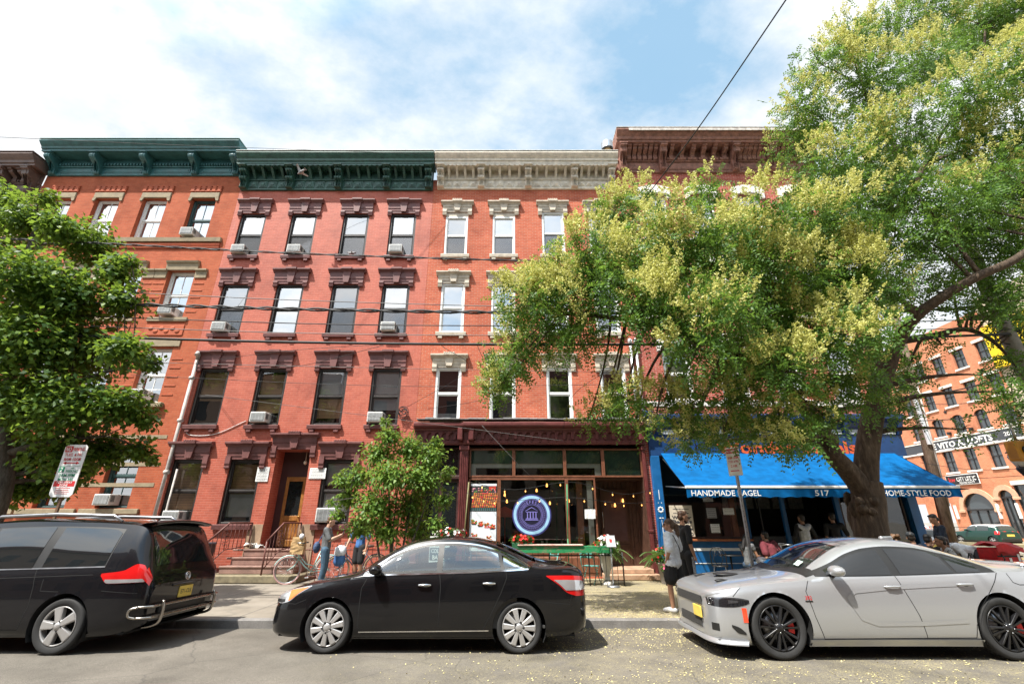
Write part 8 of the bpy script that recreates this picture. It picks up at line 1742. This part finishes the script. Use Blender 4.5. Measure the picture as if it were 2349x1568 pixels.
# ================================================ side street and corner
BR_V = brick('salmon_brick', (.56, .20, .10), (.63, .25, .13), (.60, .32, .22), (.7, .5, .4), .2)
def lofts():
    X0 = 38.5; y0, y1, H = 34.3, 64.0, 18.0; t = thing('loft_building', 'salmon brick loft building with arched doorways and a long dark name band', 'building', (X0+5, 48, .3))
    # built facing -y in its own frame (s along the front, right = nearer), then turned to face the side street
    T = Matrix(((0, 1, 0, X0), (-1, 0, 0, y1), (0, 0, 1, 0), (0, 0, 0, 1)))         # local (s, d, z) -> world
    def put(mb, name, mats, par=t): mb.v = [tuple(T @ Vector(v)) for v in mb.v]; return mb.build(name, mats, par)
    S = lambda Y: y1-Y
    cols = [S(y) for y in (34.9, 37.0, 39.1, 41.1, 43.4, 46.0, 48.6, 51.2, 54, 57)]; w = .52; rows = [(5.7, 7.45), (8.75, 10.3), (11.1, 12.7), (13.9, 15.5)]
    holes = [(c-w, c+w, a, b) for a, b in rows for c in cols]+[(S(41.2), S(38.6), .5, 3.9), (S(37.95), S(36.85), .5, 4.0), (S(36.6), S(34.5), .8, 4.3), (S(43.4), S(42.4), .4, 3.2), (S(47), S(45), .4, 3.2)]
    a = MB(); x0, x1 = 0, y1-y0; xs = sorted({x0, x1, *[h[0] for h in holes], *[h[1] for h in holes]}); zs = sorted({.3, H, *[h[2] for h in holes], *[h[3] for h in holes]})
    for i in range(len(xs)-1):
        for k in range(len(zs)-1):
            xm, zm = (xs[i]+xs[i+1])/2, (zs[k]+zs[k+1])/2
            if not any(h[0] < xm < h[1] and h[2] < zm < h[3] for h in holes): a.quad((xs[i], 0, zs[k]), (xs[i+1], 0, zs[k]), (xs[i+1], 0, zs[k+1]), (xs[i], 0, zs[k+1]))
    for h in holes:
        p = [(h[0], h[2]), (h[1], h[2]), (h[1], h[3]), (h[0], h[3])]
        for k in range(4): (ax, az), (bx, bz) = p[k], p[(k+1) % 4]; a.quad((ax, 0, az), (ax, .3, az), (bx, .3, bz), (bx, 0, bz))
    a.quad((x1, 0, .3), (x1, 12, .3), (x1, 12, H), (x1, 0, H)); a.quad((x0, 12, .3), (x0, 0, .3), (x0, 0, H), (x0, 12, H)); a.quad((x0, 0, H), (x1, 0, H), (x1, 12, H), (x0, 12, H))
    for hx in range(40): pass
    put(a, 'wall', BR_V)
    BF = M('black_window_frame', (.02, .02, .022), .4); WH = M('white_stone', (.72, .69, .64))
    for r, (z0_, z1_) in enumerate(rows):
        for c in cols:
            a = MB()
            for q in ((c-w, c-w+.07, z0_, z1_), (c+w-.07, c+w, z0_, z1_), (c-w, c+w, z1_-.07, z1_), (c-w, c+w, z0_, z0_+.07), (c-w, c+w, (z0_+z1_)/2-.035, (z0_+z1_)/2+.035), (c-.03, c+.03, z0_, z1_)): a.box(q[0], q[1], .14+(q[2]*.0005), .22, q[2], q[3])
            f = put(a, 'window', BF); a = MB(); a.box(c-w, c+w, .19, .20, z0_, z1_); g_ = put(a, 'pane', car_glass('loft_glass', (.05, .06, .065), .5) if 'loft_glass' not in MATS else MATS['loft_glass'], f); a = MB(); a.bbox(c-w-.12, c+w+.12, -.1, .1, z0_-.16, z0_-.005, .01); put(a, 'sill', WH)
            if r == 1:
                a = MB(); a.prism([(c-w, z1_-.3)]+[(c-w, z1_)]+[(c+w, z1_), (c+w, z1_-.3)]+[(c+w*math.cos(PI*k/10), z1_-.32+.32*math.sin(PI*k/10)) for k in range(1, 10)], -.004, .1); put(a, 'arch_brick', BR_V)
            else: a = MB(); a.bbox(c-w-.12, c+w+.12, -.06, .02, z1_+.005, z1_+.22, .01); put(a, 'lintel', WH)
    a = MB(); a.box(S(47), S(34.4), -.05, -.003, 7.62, 8.42); a.box(S(47), S(34.4), -.08, -.003, 8.42, 8.52, 1); a.box(S(47), S(34.4), -.08, -.003, 7.50, 7.62, 1); b = put(a, 'name_band', [M('slate_band', (.055, .06, .07), .6), WH]); a = MB(); write(a, 'THE VITO A. LOFTS', S(40.0), -.052, 8.02, .5, 0, 6.6, .03); write(a, '2015', S(35.3), -.052, 8.06, .3, 0, .9); put(a, 'band_lettering', M('white_lettering', (.82, .82, .8)), b)
    def arch(c, hw, z0_, z1_, nm):
        a = MB(); R1 = hw+.38; zc = z1_-hw; a.prism([(c+hw*math.cos(PI*k/16), zc+hw*math.sin(PI*k/16)) for k in range(17)]+[(c-R1*math.cos(PI*k/16), zc+R1*math.sin(PI*k/16)) for k in range(17)], -.09, .0); a.bbox(c-R1-.1, c-hw+.02, -.14, .02, zc-.2, zc, .02); a.bbox(c+hw-.02, c+R1+.1, -.14, .02, zc-.2, zc, .02); put(a, 'arch', M('salmon_stone', (.6, .34, .22), .8))
        a = MB()
        for q in (-1, -.33, .33, 1): a.box(c+q*hw-.04, c+q*hw+.04, .1, .16, z0_, zc)
        a.box(c-hw, c+hw, .09, .17, zc-.06, zc+.06); f = put(a, nm, BF); a = MB(); a.box(c-hw, c+hw, .18, .2, z0_, z1_); put(a, 'pane', MATS['loft_glass'], f)
        a = MB()
        for s in (-1, 1): a.prism([(c+s*hw, zc), (c+s*hw, z1_+.02), (c, z1_+.02)]+[(c+s*hw*math.sin(PI*k/16), zc+hw*math.cos(PI*k/16)) for k in range(1, 8)], -.003, .06)
        put(a, 'arch_brick', BR_V)
    arch(S(39.9), 1.3, .5, 3.9, 'entrance'); arch(S(37.4), .55, .5, 4.0, 'door')
    a = MB(); 
    for q0, q1 in ((36.6, 35.6), (35.5, 34.5)): a.box(S(q0), S(q0)+.08, .05, .15, .8, 4.3); a.box(S(q1)-.08, S(q1), .05, .15, .8, 4.3)
    a.box(S(36.6), S(34.5), .05, .15, 2.6, 2.7); a.box(S(36.6), S(34.5), -.15, .1, 4.305, 4.6, 1); f = put(a, 'shop_window', [BF, WH]); a = MB(); a.box(S(36.6), S(34.5), .16, .18, .8, 4.3); put(a, 'pane', MATS['loft_glass'], f)
    for y in (42.0, 38.3, 36.8):
        a = MB(); a.bbox(S(y)-.07, S(y)+.07, -.16, -.003, 1.9, 3.0, .01); put(a, 'wall_lamp', [M('lamp_frost', (.8, .8, .76), .4)])
    for y in (39.9, 42.2, 44.6):
        a = MB(); a.prism([(S(y)+.2*(1 if k % 2 == 0 else .4)*math.sin(k*PI/5), 10.75+.2*(1 if k % 2 == 0 else .4)*math.cos(k*PI/5)) for k in range(10)], -.04, -.003); put(a, 'tie_star', IRON)
    for y in (38.05, 40.1, 42.3): a = MB(); a.bbox(S(y)-.1, S(y)+.1, -.3, -.003, 8.75, 9.0, .03); put(a, 'spot_lamp', IRON)
    s = thing('shop_sign', 'black shop sign with red and white letters above the arched entrance', 'sign', (X0-.1, 40.2, 4.6)); a = MB(); a.bbox(S(41.9), S(38.9), -.16, -.12, 4.6, 5.45, .01); put(a, 'border', PAPER, s); a = MB(); a.box(S(41.85), S(38.95), -.17, -.161, 4.65, 5.4); put(a, 'board', M('sign_black', (.02, .02, .022), .5), s)
    a = MB(); write(a, 'kw', S(41.3), -.171, 5.08, .36, 0, .6, .02); write(a, 'CITY LIFE JC', S(40.0), -.171, 5.08, .34, 1, 1.75, .02); write(a, 'SQUARE REALTY', S(40.0), -.171, 4.77, .15, 1, 1.4); put(a, 'lettering', [MATS['sign_red'], MATS['white_lettering']], s)
    picket_wall = thing('area_railing', 'black railing and steps before the loft building behind the parked cars', 'railing', (X0-1, 41, .3)); a = MB()
    for k in range(46): y = 45-k*.13; a.tube([(X0-.9, y, .3), (X0-.9, y, 1.3)], .012, 4)
    a.tube([(X0-.9, 45, 1.28), (X0-.9, 39, 1.28)], .02, 5); a.tube([(X0-.9, 39, 1.28), (X0-1.9, 38.2, .5)], .02, 5); a.build('rail', IRON, picket_wall); a = MB(); a.bbox(X0-1.5, X0-.02, 38.6, 41.2, .3, .5, .02); a.build('step', STONE, picket_wall)
lofts()
t = thing('corner_building', 'tan rendered building beside the lofts, mostly behind foliage', 'building', (44, 26, .3)); a = MB(); a.box(38.6, 52, 16, 34.25, .3, 19); a.build('wall', M('tan_render', (.5, .42, .32), .85), t); a = MB()
for k in range(5):
    for z in (2, 6, 10): a.box(38.5, 38.62, 18+k*3, 19.3+k*3, z, z+2.2)
a.build('window_glazing', MATS['loft_glass'], t)
a = MB(); a.bbox(38.2, 38.4, 30.2, 34.2, 12.9, 16.4, .02); tag(a.build('billboard', M('billboard_yellow', (.75, .52, .01), .5)), 'plain bright yellow billboard high on the tan building behind the pole', 'billboard')
t = thing('far_building', 'brick row seen between the corner shop and the loft building', 'building', (30, 80, .2)); a = MB(); a.box(14, 60, 78, 90, .2, 13); a.build('wall', BR_V, t); a = MB()
for k in range(12):
    for z in (2, 5.5, 9): a.box(16+k*3, 17.2+k*3, 77.9, 78.02, z, z+2)
a.build('window_glazing', MATS['loft_glass'], t)
POLEM = bark_mat('pole_wood', (.17, .12, .085), (.28, .21, .16))
t = thing('utility_pole', 'leaning brown wooden utility pole on the far pavement beyond the awning', 'pole', (15.0, 17, .08)); a = MB(); a.tube([(14.93, 17, 0), (15.45, 17, 6.0), (15.85, 17, 11)], [.19, .17, .14], 12); a.build('post', POLEM, t); a = MB(); a.bbox(15.15, 15.28, 16.75, 16.83, 4.3, 6.1, .01); a.build('sign_back', M('aluminium_back', (.6, .62, .66), .4), t); a = MB(); a.tube([(15.2, 16.82, 2.2), (15.5, 16.82, 6.5)], .03, 6); a.build('cable_guard', PIPE, t)
t = thing('utility_pole', 'thick grey wooden pole with transformer and cables at the right edge', 'pole', (12.05, 10.2, .08)); a = MB(); a.tube([(12.1, 10.2, 0), (12.02, 10.2, 6), (11.98, 10.2, 9)], [.18, .16, .15], 14); a.build('post', M('grey_pole', (.26, .24, .21), .85, var=.3, scale=7), t); a = MB(); a.tube([(12.0, 10.2, 5.5), (12.9, 9.6, 5.7), (13.8, 9.0, 5.7)], .05, 8); a.build('arm', GAL, t); a = MB(); a.bbox(11.2, 12.9, 10.15, 10.25, 6.3, 6.42, .01)
for k in range(6): a.lathe([(.03, 0), (.05, .05), (.03, .1), (0, .12)], 8, mat=Matrix.Translation((11.3+k*.3, 10.2, 6.42)))
a.build('cross_arm', POLEM, t)
a = MB()
for k in range(3): a.torus((11.9, 10.1, 5.7+.2*k), .3-.03*k, .012, (.2, 1, .1), 20, 5)
tag(a.build('cable_coil', CAB), 'looped black cable hanging on the pole at the right edge', 'cable')
def lamp_post():
    x, y = 12.62, 11.5; t = thing('street_lamp', 'black lamp post with an acorn glass lantern at the right edge', 'lamp', (x, y, SW)); T_ = Matrix.Translation((x, y, SW)); a = MB(); a.lathe([(.2, 0), (.2, .3), (.12, .5), (.08, .8), (.07, 2.2), (.1, 2.3), (.06, 2.4), (.11, 2.62), (.2, 2.78), (.2, 2.84), (0, 2.84)], 16, mat=T_); a.build('post', IRON, t)
    a = MB(); a.lathe([(.17, 2.84), (.25, 3.0), (.27, 3.12), (.2, 3.22)], 16, mat=T_); a.build('lantern', M('lantern_glass', (.62, .6, .55), .25, var=.1), t); a = MB(); a.lathe([(.29, 3.2), (.2, 3.3), (.12, 3.38), (.05, 3.5), (0, 3.56)], 16, mat=T_)
    for k in range(8): q = 2*PI*k/8; a.tube([(x+.17*math.cos(q), y+.17*math.sin(q), SW+2.84), (x+.27*math.cos(q), y+.27*math.sin(q), SW+3.1), (x+.22*math.cos(q), y+.22*math.sin(q), SW+3.22)], .01, 4)
    a.build('lantern_cap', IRON, t)
lamp_post()
x, y = 11.62, 10.6; t = thing('traffic_signal', 'yellow backed traffic signal hanging in front of the lamp at the right edge', 'traffic light', (x, y, 3.0)); a = MB(); a.bbox(x-.2, x+.24, y-.14, y+.14, 2.98, 3.42, .03); a.build('housing', M('signal_yellow', (.50, .22, .02), .5), t); a = MB(); a.tube([(x, y, 3.42), (x, y, 3.9), (12.0, 10.3, 3.95)], .03, 8); a.build('arm', GAL, t); a = MB()
a.lathe([(.1, 0), (.1, .06), (0, .06)], 14, mat=Matrix.Translation((x, y-.14, 3.2)) @ Matrix.Rotation(R(90), 4, 'X')); a.build('visor', BLACKP, t)

gw = 'cables between the poles at the corner'
for k, (a_, b_, r_) in enumerate((((2095, 905, 16.9), (2340, 855, 10.4), .018), ((2097, 925, 16.9), (2345, 905, 10.4), .010), ((2105, 965, 16.9), (2345, 925, 10.4), .016), ((2110, 1060, 16.9), (2345, 1075, 14), .008), ((2115, 1085, 16.9), (2345, 1090, 14), .008))):
    p, q = at(*a_), at(*b_); wire([p, p.lerp(q, .5)+Vector((0, 0, -.12)), q], r_, ('thick cable running from the leaning pole to the grey pole, uppermost', 'thin cable just under the uppermost cable at the corner', 'thick cable above the loft name band, third from the top', 'fine cable crossing below the loft name band', 'fine cable crossing the middle of the loft windows, lowest')[k], group=gw)
